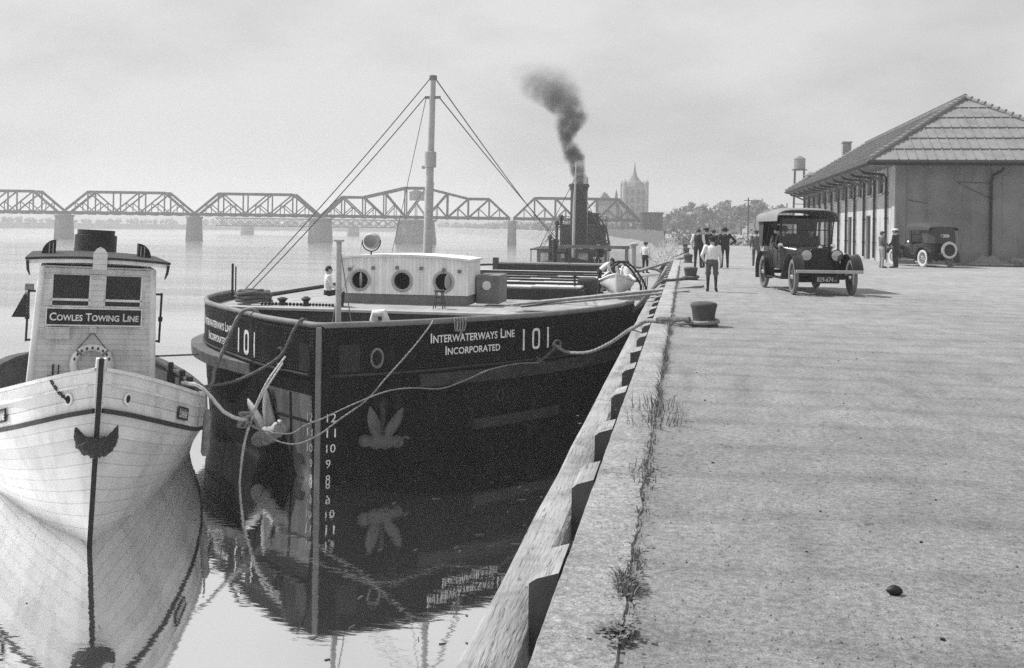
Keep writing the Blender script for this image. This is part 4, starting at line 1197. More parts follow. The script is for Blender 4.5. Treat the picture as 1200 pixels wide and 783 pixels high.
# stack of spare boards across the deck in front of it
rr = random.Random(9)
for k in range(4):
    b = MB(); z = -.66 + .085 * k
    for j in range(3):
        yy = 45.2 + j * .55 + rr.uniform(-.1, .1); b.box((-6.2 + rr.uniform(-.3, .3), yy, z + .045), (8.2 + rr.uniform(-.8, .5), .48, .08), rz=rr.uniform(-.02, .02))
    o = b.build('board_layer', 'lumber' if k in (1, 3) else 'old_timber', None, org=None)
    tag(o, ('bottom layer of weathered boards stacked across the barge deck before the raised hatch', 'second layer of pale boards stacked across the barge deck before the raised hatch',
            'third layer of weathered boards stacked across the barge deck before the raised hatch', 'top layer of pale boards stacked across the barge deck before the raised hatch')[k], 'boards', 'boards stacked on the barge deck')
# vent pipe, stanchions, frame, davit
b = MB(); b.tube([(-2.48, 50.3, -.6), (-2.48, 50.3, .82)], .13, 12); b.lathe([(.15, .82), (.25, .86), (.24, .94), (.05, 1.0)], 12, Matrix.Translation((-2.48, 50.3, 0))); b.build('vent_pipe', 'galvanised', barge, 40, org=BO)
b = MB(); b.tube([(-3.55, 33.5, -.6), (-3.55, 33.5, .05)], .035, 6); b.ball((-3.55, 33.5, .08), .06, 8, 5); b.build('stanchion', 'black_iron', barge, 40, org=BO)
b = MB(); b.tube([(-3.1, 38.2, -.6), (-3.1, 38.2, .18)], .03, 6); b.build('stanchion', 'black_iron', barge, 40, org=BO)
b = MB(); b.tube([(-2.9, 52, -.6), (-2.9, 52, .72)], .09, 8); b.bar((-6.0, 52, .70), (-2.75, 52, .70), .14, .16); b.build('awning_frame', 'mid_grey', barge, 40, org=BO)
for dx in (0, -.16):
    b = MB(); b.tube(spline([(-2.45 + dx, 36.0, .35), (-2.1 + dx, 36.0, .52), (-1.78 + dx, 36.0, .33), (-1.55 + dx, 36.0, .05), (-1.34 + dx, 36.0, -.33), (-1.34 + dx, 36.0, -.72)], 6), .035, 8); b.build('boat_davit', 'dark_paint', barge, 40, org=BO)
b = MB()
for k in range(5): b.bar((-1.55 + .06 * k, 36.3, -.65), (-1.52 + .06 * k, 36.4, -.1 + .02 * k), .03, .03)
b.build('rack', 'dark_timber', barge, org=BO)

# ---- lifeboat on the barge deck
def small_boat(name, label, cat, loc, rz, ln, bm, dp, hullm):
    t = thing(name, label, cat, loc, rz)
    n = 16; out = []; inn = []
    for i in range(n + 1):
        u = i / n; w = bm / 2 * max(.02, (math.sin(PI * min(1, u * .5 + .02 if u < .0 else u * .98 + .01))) ** .62) if u > 0 else .02
        y = u * ln; sh = dp + .30 * (abs(u - .5) * 2) ** 2; kl = .02 + .10 * (abs(u - .5) * 2) ** 3
        out.append([(-w, y, sh), (-w * .96, y, sh * .72 + kl * .28), (-w * .72, y, sh * .32 + kl * .6), (0, y, kl), (w * .72, y, sh * .32 + kl * .6), (w * .96, y, sh * .72 + kl * .28), (w, y, sh)])
        wi = max(.005, w - .04); inn.append([(-wi, y, sh - .01), (-wi * .7, y, sh * .35 + .1), (0, y, kl + .08), (wi * .7, y, sh * .35 + .1), (wi, y, sh - .01)])
    b = MB(); b.loft(out, False, False, False); b.build('hull', hullm, t, 45, fixn=False)
    b = MB(); b.loft(inn, False, False, False); b.build('lining', 'mid_grey', t, 45, fixn=False)
    b = MB()
    b.tube([V(r_[0]) for r_ in out], .04, 6); b.tube([V(r_[-1]) for r_ in out], .04, 6); b.tube([(0, .02, .08), (0, -.03, dp + .34)], .035, 6); b.build('gunwale', 'white_paint', t, 50)
    for u in (.3, .5, .72):
        w = bm / 2 * math.sin(PI * u) ** .62 - .05; b = MB(); b.bx(-w, w, u * ln - .1, u * ln + .1, dp * .68, dp * .68 + .035); b.build('thwart', 'old_timber', t)
    return t
lb = small_boat('lifeboat', 'white planked lifeboat with pointed bow resting on the barge deck beside the quay', 'lifeboat', (-2.20, 33.6, -.60), R(3), 4.4, 1.22, .48, 'white_paint')
b = MB(); b.bx(-3.55, -2.95, 34.2, 35.2, -.65, .0); o = b.build('tarpaulin_bundle', 'dark_canvas', bevel=.12); tag(o, 'dark tarpaulin covered bundle left of the white lifeboat', 'bundle')
# stool
st = thing('stool', 'small dark four legged stool in front of the white deckhouse', 'stool', (-6.5, 26.85, -.55))
b = MB(); b.lathe([(.14, .46), (.15, .47), (.15, .5), (.14, .51)], 14); b.build('seat', 'dark_timber', st, 40)
for q in range(4):
    a = PI / 4 + q * PI / 2; b = MB(); b.tube([(math.cos(a) * .11, math.sin(a) * .11, .46), (math.cos(a) * .19, math.sin(a) * .19, 0)], .016, 6); b.build('leg', 'dark_timber', st, 40)
b = MB()
for z, r_ in ((.3, .14), (.16, .165)):
    P = [(math.cos(PI / 4 + q * PI / 2) * r_, math.sin(PI / 4 + q * PI / 2) * r_, z) for q in range(4)]
    b.tube(P, .01, 5, True)
b.build('rungs', 'dark_timber', st, 40)
# rope coil on the starboard bow
b = MB(); P = []
for i in range(150):
    a = i * .25; r_ = .55 - .10 * ((i // 25) % 2) + .02 * math.sin(i * 1.3); P.append((-11.72 + r_ * .85 * math.cos(a), 26.7 + r_ * math.sin(a) * .8, -.48 + .0021 * i + .015 * math.sin(i * .9)))
b.tube(P, .048, 7); o = b.build('rope_coil', 'dark_rope', None, 50); tag(o, 'heavy rope coiled on the raised deck at the far side of the barge bow', 'rope coil')

# ---- stockless anchors hove up to the bows
def anchor(name, label, side, w, z, m, yaw):
    c = hull_pt(side, w, z, .16); nrm = (hull_pt(side, w, z, 1.0) - hull_pt(side, w, z, 0)).normalized()
    t = thing(name, label, 'anchor', c, 0, 'bow anchors')
    ax = V((-nrm.y, nrm.x, 0)); T = Matrix(((ax.x, nrm.x, 0, 0), (ax.y, nrm.y, 0, 0), (0, 0, 1, 0), (0, 0, 0, 1))) @ Matrix.Rotation(yaw, 4, 'Y')
    def fluke(sx):
        b = MB(); rgs = []
        for u, wd, tk, x, yo in ((0, .09, .10, .12, 0), (.2, .125, .09, .16, .03), (.45, .14, .06, .22, .07), (.7, .105, .045, .28, .09), (.9, .05, .03, .33, .1), (1, .008, .012, .355, .1)):
            zz = -.18 + .62 * u; rgs.append([T @ V((sx * x + wd * math.cos(2 * PI * q / 10), yo + tk * math.sin(2 * PI * q / 10), zz)) for q in range(10)])
        b.loft(rgs, False, True); return b
    for sx in (-1, 1): fluke(sx).build('fluke', m, t, 50)
    b = MB(); rgs = []
    for u in range(11):
        x = -.44 + .088 * u; h = .10 + .07 * (1 - abs(u - 5) / 5) + .03 * math.sin(u * 2.2); rgs.append([T @ V((x, .01 + .12 * math.cos(2 * PI * q / 10), -.27 + h * math.sin(2 * PI * q / 10))) for q in range(10)])
    b.loft(rgs, False, True); b.build('crown', m, t, 50)
    b = MB(); b.tube([T @ V((0, -.02, -.3)), T @ V((0, -.05, .25)), T @ V((0, -.2, .5))], [.075, .065, .06], 8); b.build('shank', 'barge_trim', t, 50)
    b = MB(); b.tube([T @ V((.40, .02, -.24)), T @ V((.52, .05, -.16)), T @ V((.58, .05, -.20))], .03, 6); b.build('tripping_lug', m, t, 50)
    if side < 0: t.scale = (1.25, 1.25, 1.25)
    return t
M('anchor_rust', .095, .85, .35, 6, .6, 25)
M('anchor_bright', .36, .7, .3, 6, .4, 25)  # paler than the other anchor: sunlight put into its colour
anchor('bow_anchor', 'rusty grey stockless anchor with two upright flukes on the dark right bow', 1, 1.28, -2.42, 'anchor_rust', R(6))
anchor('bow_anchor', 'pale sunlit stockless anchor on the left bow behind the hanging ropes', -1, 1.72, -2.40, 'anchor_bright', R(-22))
b = MB(); c = hull_pt(1, 5.45, -1.42, .06)
for k in range(3): b.tube([c + V((.05 * k - .05, -.02 * k, .12)), c + V((.15 - .1 * k, -.05, .0)), c + V((-.06 + .04 * k, -.06, -.14))], .03, 6)
b.tube([c, c + V((.25, .2, .22)), hull_pt(1, 6.1, -1.1, .05)], .035, 6)
o = b.build('shackle', 'anchor_rust', barge, 50, org=BO)
b = MB(); T = Matrix.Translation(hull_pt(1, 4.37, -2.05, .03)); b.tube([T @ V((.0, -.03, .13 * math.cos(q * PI / 8))) + V((.07 * math.sin(q * PI / 8), 0, 0)) for q in range(16)], .02, 6, True); b.build('ring', 'barge_trim', barge, 50, org=BO)

# ================================================================== STEAM TUG BEYOND THE BARGE
M('upper_paint', .09, .7, .5, 1.4, .3, 9)
TGO = (-10.2, 94.5, WZ)
st = thing('steam_tug', 'dark steam tug with tall smoking funnel moored beyond the barge', 'tugboat', TGO, R(4))
b = MB(); rgs = []
for u, w, sh in ((0, .15, 2.6), (.06, 1.6, 2.3), (.16, 2.8, 2.0), (.3, 3.3, 1.75), (.6, 3.35, 1.6), (.85, 2.9, 1.7), (.96, 1.8, 1.85), (1, .3, 1.9)):
    y = -9 + 24 * u; rgs.append([(-w, y, sh), (-w * .93, y, .5), (-w * .6, y, -.8), (w * .6, y, -.8), (w * .93, y, .5), (w, y, sh)])
b.loft(rgs, False, True); b.build('hull', 'barge_hull', st, 40)
b = MB(); b.bx(-3.15, 3.15, -3.2, 9, 1.3, 3.05); hs = b.build('deckhouse', 'mid_grey', st, bevel=.03)
for x in (-2.9, -1.05, .5, 1.9):
    b = MB(); b.bx(x + .1, x + 1.0, -3.27, -3.205, 1.5, 2.8); b.build('white_panel', 'white_paint', hs)
for x in (-2.1, -.55, 1.45):
    b = MB(); b.bx(x, x + .55, -3.3, -3.21, 1.4, 2.85); b.build('doorway', 'dark_void', hs)
b = MB(); b.bx(-3.7, 3.5, -4.2, 9.3, 3.053, 3.16); b.build('boat_deck', 'dark_paint', st)
for x in (-3.6, 3.3):
    b = MB(); b.tube([(x, -4.1, 1.5), (x, -4.1, 3.05)], .06, 6); b.build('awning_post', 'mid_grey', st)
b = MB()
for z in (3.6, 4.0): b.tube([(-1.6, -4.0, z), (3.3, -4.0, z)], .03, 5)
for i in range(8): b.tube([(-1.6 + .7 * i, -4.0, 3.15), (-1.6 + .7 * i, -4.0, 4.0)], .03, 5)
b.build('railing', 'barge_trim', st)
b = MB(); b.bx(-1.15, 3.0, -2.4, 2.2, 3.17, 5.3); pw = b.build('upper_house', 'upper_paint', st, bevel=.05)
b = MB(); b.bx(-1.3, 3.15, -2.6, 2.4, 5.3, 5.4); b.build('roof', 'mid_grey', pw)
for x in (-.9, 1.4, 2.2):
    b = MB(); b.bx(x, x + .4, -2.44, -2.405, 4.1, 4.9); b.build('window', 'window_glass', pw)
b = MB(); b.lathe([(.78, 3.17), (.74, 8.4), (.80, 8.45), (.86, 8.7), (.86, 9.0), (.76, 9.02), (.72, 8.6)], 22, Matrix.Translation((.55, -2.95, 0)), False); fn = b.build('funnel', 'black_iron', st, 40)
b = MB(); b.lathe([(.92, 8.75), (.94, 8.8), (.92, 8.95), (.86, 8.96)], 22, Matrix.Translation((.55, -2.95, 0)), False); b.build('funnel_cap', 'dark_paint', fn, 40)
b = MB(); b.tube([(1.28, -3.0, 3.3), (1.28, -3.0, 9.6)], .07, 7); b.build('steam_pipe', 'galvanised', fn, 40)
b = MB(); b.tube([(.15, -4.3, 1.5), (.2, -4.3, 7.2), (.32, -4.3, 10.9)], [.14, .12, .05], 8); b.build('flagpole', 'galvanised', st, 40)
for dx in (1.7, 2.05):
    b = MB(); b.tube(spline([(dx - .6, -2.6, 6.6), (dx + .3, -2.6, 6.0), (dx + 1.0, -2.6, 4.9), (dx + 1.25, -2.6, 3.2)], 6), .07, 7); b.build('boat_davit', 'dark_paint', st, 40)
for x, z0, z1 in ((-1.4, 3.17, 5.6), (-1.0, 5.3, 6.1), (-2.0, 3.17, 4.3), (2.3, 3.17, 5.6)):
    b = MB(); b.tube([(x, -2.8, z0), (x, -2.8, z1 - .2)], .13, 8); b.ball((x, -2.9, z1 - .1), .24, 8, 6); b.build('ventilator', 'dark_paint', st, 50)
for x in (-1.2, .3, 1.6, 2.5):
    b = MB(); b.bx(x, x + .7, -3.9, -3.4, 3.17, 3.5); b.build('locker', 'white_paint' if x > 0 else 'mid_grey', st, bevel=.05)

# upper works: hand rails, skylight, boat, rigging and the wheelhouse behind the funnel
b = MB(); b.bx(-.2, 2.3, -1.9, 1.2, 5.4, 6.35); wh = b.build('wheelhouse', 'dark_paint', st, bevel=.04)
b = MB(); b.bx(-.4, 2.5, -2.1, 1.4, 6.35, 6.45); b.build('roof', 'mid_grey', wh)
for x in (-.1, 1.5, 1.95):
    b = MB(); b.bx(x, x + .32, -1.95, -1.905, 5.75, 6.2); b.build('window', 'window_glass', wh)
b = MB()
for i in range(12): b.tube([(-1.1 + .38 * i, -2.55, 5.4), (-1.1 + .38 * i, -2.55, 6.1)], .022, 4)
for z in (5.75, 6.1): b.tube([(-1.15, -2.55, z), (3.15, -2.55, z)], .025, 4)
b.build('upper_railing', 'barge_trim', st)
for p, q in (((-.9, -2.7, 5.4), (-3.0, -3.6, 3.2)), ((-.9, -2.6, 6.3), (-2.6, -3.6, 3.2)), ((.3, -4.3, 9.6), (-2.9, -4, 3.2)), ((.3, -4.3, 9.6), (3.3, -4, 3.2)), ((2.9, -2.6, 5.9), (3.5, -3.9, 3.2))):
    b = MB(); b.tube([p, q], .03, 5); b.build('stay', 'dark_rope', st)
for x, z, w, h_ in ((-1.9, 3.17, .7, .8), (-1.0, 3.17, .5, 1.1), (2.5, 3.17, .6, .9), (3.0, 3.17, .35, .6)):
    b = MB(); b.bx(x, x + w, -3.3, -2.7, z, z + h_); b.build('deck_box', 'dark_paint', st, bevel=.06)

# ---- smoke from the funnel
m = bpy.data.materials.new('funnel_smoke'); m.use_nodes = True; nt = m.node_tree; nt.nodes.clear(); n, l = nt.nodes, nt.links.new
tc = n.new('ShaderNodeTexCoord'); sx = n.new('ShaderNodeSeparateXYZ')
nzw = n.new('ShaderNodeTexNoise'); nzw.inputs['Scale'].default_value = .6; nzw.inputs['Detail'].default_value = 5
wv = n.new('ShaderNodeVectorMath'); wv.operation = 'MULTIPLY_ADD'; wv.inputs[1].default_value = (2.2, 2.2, 1.2); 
wo_ = n.new('ShaderNodeVectorMath'); wo_.operation = 'ADD'; wo_.inputs[1].default_value = (-1.1, -1.1, -.6)
l(tc.outputs['Object'], nzw.inputs['Vector']); l(nzw.outputs['Color'], wv.inputs[0]); l(tc.outputs['Object'], wv.inputs[2]); l(wv.outputs[0], wo_.inputs[0]); l(wo_.outputs[0], sx.inputs[0])
def curve(src, pts, lo, hi):
    mrr = n.new('ShaderNodeMapRange'); mrr.inputs[1].default_value = 0; mrr.inputs[2].default_value = 11; l(src, mrr.inputs[0])
    fc = n.new('ShaderNodeFloatCurve'); cv = fc.mapping.curves[0]
    while len(cv.points) > 2: cv.points.remove(cv.points[1])
    P = [(z / 11, (v - lo) / (hi - lo)) for z, v in pts]
    cv.points[0].location = P[0]; cv.points[-1].location = P[-1]
    for p in P[1:-1]: cv.points.new(*p)
    fc.mapping.update(); l(mrr.outputs[0], fc.inputs['Value'])
    o_ = n.new('ShaderNodeMapRange'); o_.inputs[3].default_value = lo; o_.inputs[4].default_value = hi; l(fc.outputs[0], o_.inputs[0]); return o_.outputs[0]
sepz = n.new('ShaderNodeSeparateXYZ'); l(tc.outputs['Object'], sepz.inputs[0])
xc = curve(sepz.outputs[2], [(0, 0), (1.8, -.25), (3.3, -.85), (4.4, -1.3), (5.1, -.95), (5.8, -.5), (6.6, -1.2), (7.6, -2.1), (9, -2.9), (11, -3.8)], -5, 1)
rc = curve(sepz.outputs[2], [(0, .80), (1.8, .9), (3.3, 1.0), (4.4, 1.05), (5.1, 1.4), (5.8, 1.6), (6.6, 1.9), (7.6, 2.7), (9, 3.2), (11, 2.8)], 0, 4)
dc = curve(sepz.outputs[2], [(0, 4.6), (1.5, 3.6), (3.3, 2.5), (5.2, 1.8), (6.5, 1.3), (8.5, .5), (11, 0)], 0, 5)
dx = n.new('ShaderNodeMath'); dx.operation = 'SUBTRACT'; l(sx.outputs[0], dx.inputs[0]); l(xc, dx.inputs[1])
cb = n.new('ShaderNodeCombineXYZ'); l(dx.outputs[0], cb.inputs[0]); l(sx.outputs[1], cb.inputs[1])
ln_ = n.new('ShaderNodeVectorMath'); ln_.operation = 'LENGTH'; l(cb.outputs[0], ln_.inputs[0])
dv = n.new('ShaderNodeMath'); dv.operation = 'DIVIDE'; l(ln_.outputs['Value'], dv.inputs[0]); l(rc, dv.inputs[1])
fo = n.new('ShaderNodeMapRange'); fo.interpolation_type = 'SMOOTHSTEP'; fo.inputs[1].default_value = .35; fo.inputs[2].default_value = 1.05; fo.inputs[3].default_value = 1; fo.inputs[4].default_value = 0; l(dv.outputs[0], fo.inputs[0])
n2 = n.new('ShaderNodeTexNoise'); n2.inputs['Scale'].default_value = .75; n2.inputs['Detail'].default_value = 5; n2.inputs['Roughness'].default_value = .6; l(tc.outputs['Object'], n2.inputs['Vector'])
nr = n.new('ShaderNodeMapRange'); nr.inputs[1].default_value = .40; nr.inputs[2].default_value = .60; nr.inputs[3].default_value = .25; nr.inputs[4].default_value = 1.3; l(n2.outputs[0], nr.inputs[0])
m1 = n.new('ShaderNodeMath'); m1.operation = 'MULTIPLY'; l(fo.outputs[0], m1.inputs[0]); l(nr.outputs[0], m1.inputs[1])
m2 = n.new('ShaderNodeMath'); m2.operation = 'MULTIPLY'; l(m1.outputs[0], m2.inputs[0]); l(dc, m2.inputs[1])
pv = n.new('ShaderNodeVolumePrincipled'); pv.inputs['Color'].default_value = grey(.12); l(m2.outputs[0], pv.inputs['Density'])
mo = n.new('ShaderNodeOutputMaterial'); l(pv.outputs[0], mo.inputs['Volume']); MAT['funnel_smoke'] = m
b = MB(); b.bx(-7.5, 1.6, -3.2, 3.2, 0, 10.8)
o = b.build('smoke_plume', 'funnel_smoke'); o.location = (-9.45, 91.6, WZ + 8.95); o.rotation_euler = (0, 0, R(6))
tag(o, 'dark coal smoke drifting left from the tug funnel', 'smoke', kind='stuff')
scene.cycles.volume_step_rate = .5

# ================================================================== THE WOODEN TUG
tug = thing('wooden_tug', 'white wooden tugboat bow on to us at lower left with narrow pilothouse', 'tugboat', (-9.2, 14.83, WZ), tilt=(0, R(2.5), R(33)))
TS = [0, .08, .2, .4, .7, 1.0, 1.6, 2.3, 3, 4, 6, 9, 11, 12.5, 13.4]
TB = [.05, .26, .46, .72, .98, 1.19, 1.49, 1.78, 1.97, 2.18, 2.35, 2.35, 2.1, 1.6, .6]
TH_ = [2.80, 2.75, 2.69, 2.59, 2.47, 2.36, 2.18, 2.00, 1.87, 1.72, 1.52, 1.40, 1.40, 1.46, 1.52]
TW = [.03, .04, .06, .12, .25, .40, .68, .95, 1.2, 1.52, 2.1, 2.25, 1.9, 1.3, .3]
def tpt(side, s, h, k=None, off=0.0):
    """point on the tug's skin at height h"""
    br, hr, bw = smooth_interp(s, TS, TB), smooth_interp(s, TS, TH_), smooth_interp(s, TS, TW)
    hs = hr - .60
    if h >= hs: b_ = br * (.985 + .015 * (h - hs) / .6)
    else:
        t = (hs - h) / max(.1, hs); bb_ = br * .985
        b_ = bb_ + (bw - bb_) * min(1.35, t ** .92) if t >= 0 else bb_
        b_ = max(.02, b_)
    y = s - .118 * h * max(0, 1 - s / 1.6)
    return V((side * (b_ + off), y - off * .6 * max(0, 1 - s / 2.5), h))
TSS = [0, .04, .08, .14, .2, .3, .4, .55, .7, .85, 1.0, 1.3, 1.6, 2, 2.3, 2.7, 3, 3.5, 4, 5, 6, 7.5, 9, 10, 11, 12, 12.5, 13, 13.4]
def tug_sheet(name, m, fa, fb, rows, off=0.0, s0=0, s1=99, parent=tug):
    """sheet of skin between two heights given as functions of the station; UV v runs from 1 at the top to 0"""
    b = MB(); uv = []; rgs = []
    for j in range(rows + 1):
        r_ = []
        for side, seq in ((-1, list(reversed(TSS))), (1, TSS)):
            for s in seq:
                if s < s0 or s > s1: continue
                top, bot = fa(s), fb(s); h = top + (bot - top) * j / rows
                r_.append(tpt(side, s, h, off=off)); uv.append((side * s * .2, 1 - j / rows))
        rgs.append(r_)
    b.loft(rgs, False, False, False)
    o = b.build(name, m, parent, 30, fixn=False)
    ul = o.data.uv_layers.new(name='UVMap')
    for lp in o.data.loops: ul.data[lp.index].uv = uv[lp.vertex_index]
    return o
def th(s): return smooth_interp(s, TS, TH_)
tug_sheet('hull', 'tug_hull', lambda s: th(s) - .60, lambda s: -1.0, 12)
tug_sheet('bulwark', 'tug_bulwark', lambda s: th(s), lambda s: th(s) - .60, 4)
def tug_lining():
    b = MB(); rgs = []
    for j in range(3):
        r_ = []
        for side, seq in ((-1, list(reversed(TSS))), (1, TSS)):
            for s in seq:
                p = tpt(side, s, th(s) - .02 - .45 * j); p.x = side * max(0, abs(p.x) - .13); p.y += .2 * max(0, 1 - s / 1.2); r_.append(p)
        rgs.append(r_)
    b.loft(rgs, False, False, False); b.build('bulwark_lining', 'dark_timber', tug, 40, fixn=False)
    b = MB(); n = len(TSS)
    ring = [tpt(-1, s, th(s) - .85) for s in reversed(TSS)] + [tpt(1, s, th(s) - .85) for s in TSS]
    b2_ = MB()
    for i in range(n - 1):
        a0, a1 = tpt(-1, TSS[i], th(TSS[i]) - .85), tpt(-1, TSS[i + 1], th(TSS[i + 1]) - .85); c0, c1 = tpt(1, TSS[i], th(TSS[i]) - .85), tpt(1, TSS[i + 1], th(TSS[i + 1]) - .85)
        b.add([a0, c0, c1, a1], [(0, 1, 2, 3)])
    b.build('deck', 'deck_grey', tug)
tug_lining()
# cap rail, wearing strip and the heavy rub strake
def tug_strip(name, m, hf, w, t, s1=13.4, s0=0.0, out=.0):
    b = MB()
    for side in (-1, 1):
        rgs = []
        for s in TSS:
            if s > s1 or s < s0: continue
            h = hf(s); p = tpt(side, s, h)
            ix, iy = -side, .0
            if s < 1.2: iy = .75 * (1 - s / 1.2)
            q = p + V((ix * w, iy * w, 0)); p2 = p + V((side * out, -out * (1 - min(1, s / 1.5)), 0))
            if side * q.x < .0: q.x = side * .0
            rgs.append([p2, q, q + V((0, 0, t)), p2 + V((0, 0, t))])
        b.loft(rgs, False, True)
    return b.build(name, m, tug, 40)
tug_strip('cap_rail', 'white_paint', lambda s: th(s) + .002, .16, .055, 5.2, 0, .04)
tug_strip('cap_rail', 'dark_timber', lambda s: th(s) + .002, .2, .07, 13.4, 5.0, .05)
tug_strip('moulding', 'white_paint', lambda s: th(s) - .215, .02, .035, 9, .03, .02)
tug_strip('rub_strake', 'barge_trim', lambda s: th(s) - .66, .03, .075, 13.4, .0, .05)
# stem post and iron stem band
b = MB(); b.add([(-.075, -.36, 3.0), (.075, -.36, 3.0), (.075, -.20, 3.0), (-.075, -.20, 3.0), (-.075, -.29, 2.3), (.075, -.29, 2.3), (.075, -.05, 2.3), (-.075, -.05, 2.3)],
      [(0, 1, 2, 3), (4, 7, 6, 5), (0, 4, 5, 1), (1, 5, 6, 2), (2, 6, 7, 3), (3, 7, 4, 0)]); b.build('stem_post', 'white_paint', tug, bevel=.012)
b = MB(); b.bar((.0, -.385, 3.01), (.0, .02, -.6), .085, .05, up=(1, 0, 0)); b.bar((.0, -.365, 3.0), (.0, .03, -.6), .05, .075, up=(1, 0, 0)); b.build('stem_band', 'black_iron', tug)
# hawse holes and name boards
for side in (-1, 1):
    c = tpt(side, .17, 2.33, off=.01); nrm = V((side * .62, -.78, 0)); ax = V((.78, side * .62, 0))
    b = MB(); rgs = []
    for r_, o_ in ((.085, 0), (.085, .03), (.06, .035), (.05, -.03)):
        rgs.append([c + nrm * o_ + ax * (r_ * .8 * math.cos(2 * PI * q / 14)) + V((0, 0, r_ * 1.15 * math.sin(2 * PI * q / 14))) for q in range(14)])
    b.loft(rgs, False, False); hp = b.build('hawse_pipe', 'white_paint', tug, 40)
    b = MB(); b.add([c + nrm * .028 + ax * (.052 * .8 * math.cos(2 * PI * q / 14)) + V((0, 0, .06 * math.sin(2 * PI * q / 14))) for q in range(14)], [tuple(range(14))]); b.build('opening', 'dark_void', hp)
    # name board
    s0, s1 = (1.28, 1.72)
    def bp(u, v, o_): s = s0 + (s1 - s0) * u; return tpt(side, s, th(s) - .50 + .20 * v, off=o_)
    b = MB(); rgs = [[bp(u, v, .03) for u in (0, .5, 1)] for v in (0, 1)]; b.loft(rgs, False, False, False)
    nb = b.build('name_board', 'mid_grey', tug, fixn=False)
    b = MB()
    for (u0, v0), (u1, v1) in (((0, 0), (1, 0)), ((1, 0), (1, 1)), ((0, 1), (1, 1)), ((0, 0), (0, 1))): b.bar(bp(u0, v0, .035), bp(u1, v1, .035), .025, .025)
    b.build('board_edge', 'black_iron', nb)
    vs_, fs = text_mesh('Lorraine', True, .01); b = MB()
    b.add([bp((.07 + .86 * x) if side > 0 else (.93 - .86 * x), .14 + .72 * y, .042) for x, y in vs_], fs); b.build('lettering', 'white_letter', nb, fixn=False)
b = MB(); rr = random.Random(1)
c0, c1 = tpt(-1, .42, th(.42) + .08), tpt(-1, .17, 2.33, off=.04); P = catenary(c0, c1, .05, 12)
for i in range(12):
    a, c = P[i], P[i + 1]; m_ = (a + c) / 2; d = (c - a).normalized(); u = d.orthogonal().normalized() if i % 2 else d.cross(d.orthogonal()).normalized()
    ln = (c - a).length * .72
    b.tube([m_ + d * (ln * math.cos(q * PI / 5)) + u * (.022 * math.sin(q * PI / 5)) for q in range(10)], .009, 5, True)
b.build('chain', 'black_iron', tug, 60)
# woven bow pudding
bp_ = thing('bow_fender', 'dark woven rope pudding slung across the stem of the white tug', 'bow fender', (-9.2, 14.83, WZ), tilt=(0, R(2.5), R(33)))
P = spline([(-.29, -.02, 2.04), (-.275, -.08, 1.84), (-.20, -.22, 1.72), (-.07, -.34, 1.70), (.07, -.34, 1.70), (.20, -.22, 1.72), (.275, -.08, 1.84), (.30, -.02, 2.06)], 8)
n = len(P); b = MB(); rgs = []
for i, p in enumerate(P):
    t = (P[min(i + 1, n - 1)] - P[max(i - 1, 0)]).normalized(); a = V((0, 0, 1)); a = (a - t * a.dot(t)).normalized(); c = t.cross(a)
    u = i / (n - 1); r_ = .026 + .125 * max(0, math.sin(PI * u)) ** 2.0
    rgs.append([p - V((0, 0, r_ * .5)) + (a * math.cos(2 * PI * q / 20) + c * math.sin(2 * PI * q / 20)) * r_ * (1 + .07 * math.sin(i * 2.1)) * (1 + .14 * math.cos(5 * (2 * PI * q / 20) + i * .9) * (1 if r_ > .04 else 0)) for q in range(20)])
b.loft(rgs, False, True)
M('pudding', .05, .95, .5, 16, 1.0, 60)
b.build('woven_pad', 'pudding', bp_, 70)
for sx in (-1, 1):
    b = MB(); b.tube([(sx * .28, -.04, 1.98), (sx * .36, .04, 2.16)], [.05, .035], 7); b.build('lashing', 'dark_rope', bp_, 50)

# ---- pilothouse
def hw(h): return 1.03 + (4.15 - h) * .047
ph = MB(); F = 4.0
WIN = [(-.82, -.12), (.12, .82)]; W0, W1 = 3.45, 4.07
hs_ = [.9, W0, W1, 4.24]
for j in range(3):
    z0, z1 = hs_[j], hs_[j + 1]
    if j == 1:
        for xa, xb, c in ((-hw(z0), -.82, 1), (-.12, .12, 0), (.82, hw(z0), 2)):
            xa0, xa1 = xa, xa; xb0, xb1 = xb, xb
            if c == 1: xa0, xa1 = -hw(z0), -hw(z1)
            if c == 2: xb0, xb1 = hw(z0), hw(z1)
            ph.add([(xa0, F, z0), (xb0, F, z0), (xb1, F, z1), (xa1, F, z1)], [(0, 1, 2, 3)])
    else: ph.add([(-hw(z0), F, z0), (hw(z0), F, z0), (hw(z1), F, z1), (-hw(z1), F, z1)], [(0, 1, 2, 3)])
B_ = 7.4
for sx in (-1, 1):
    for z0, z1, openings in ((.9, 3.3, 0), (3.3, 4.05, 1), (4.05, 4.24, 0)):
        segs = [(F, B_)] if not openings else [(F, 4.5), (5.4, 6.1), (7.0, B_)]
        for y0, y1 in segs: ph.add([(sx * hw(z0), y0, z0), (sx * hw(z0), y1, z0), (sx * hw(z1), y1, z1), (sx * hw(z1), y0, z1)], [(0, 1, 2, 3)])
ph.add([(-hw(.9), B_, .9), (hw(.9), B_, .9), (hw(4.24), B_, 4.24), (-hw(4.24), B_, 4.24)], [(0, 1, 2, 3)])
pilot = ph.build('pilothouse', 'tug_house', tug)
for sx in (-1, 1):
    b = MB(); b.tube([(sx * (hw(.9) - .03), F + .03, .9), (sx * (hw(4.2) - .03), F + .03, 4.22)], .065, 10); b.build('corner_post', 'white_paint', pilot, 50)
b = MB(); b.bx(-1.0, 1.0, F - .02, F - .002, 4.10, 4.20); b.bx(-.12, .12, F - .02, F - .002, 3.45, 4.08); b.build('window_head', 'tug_house', pilot)
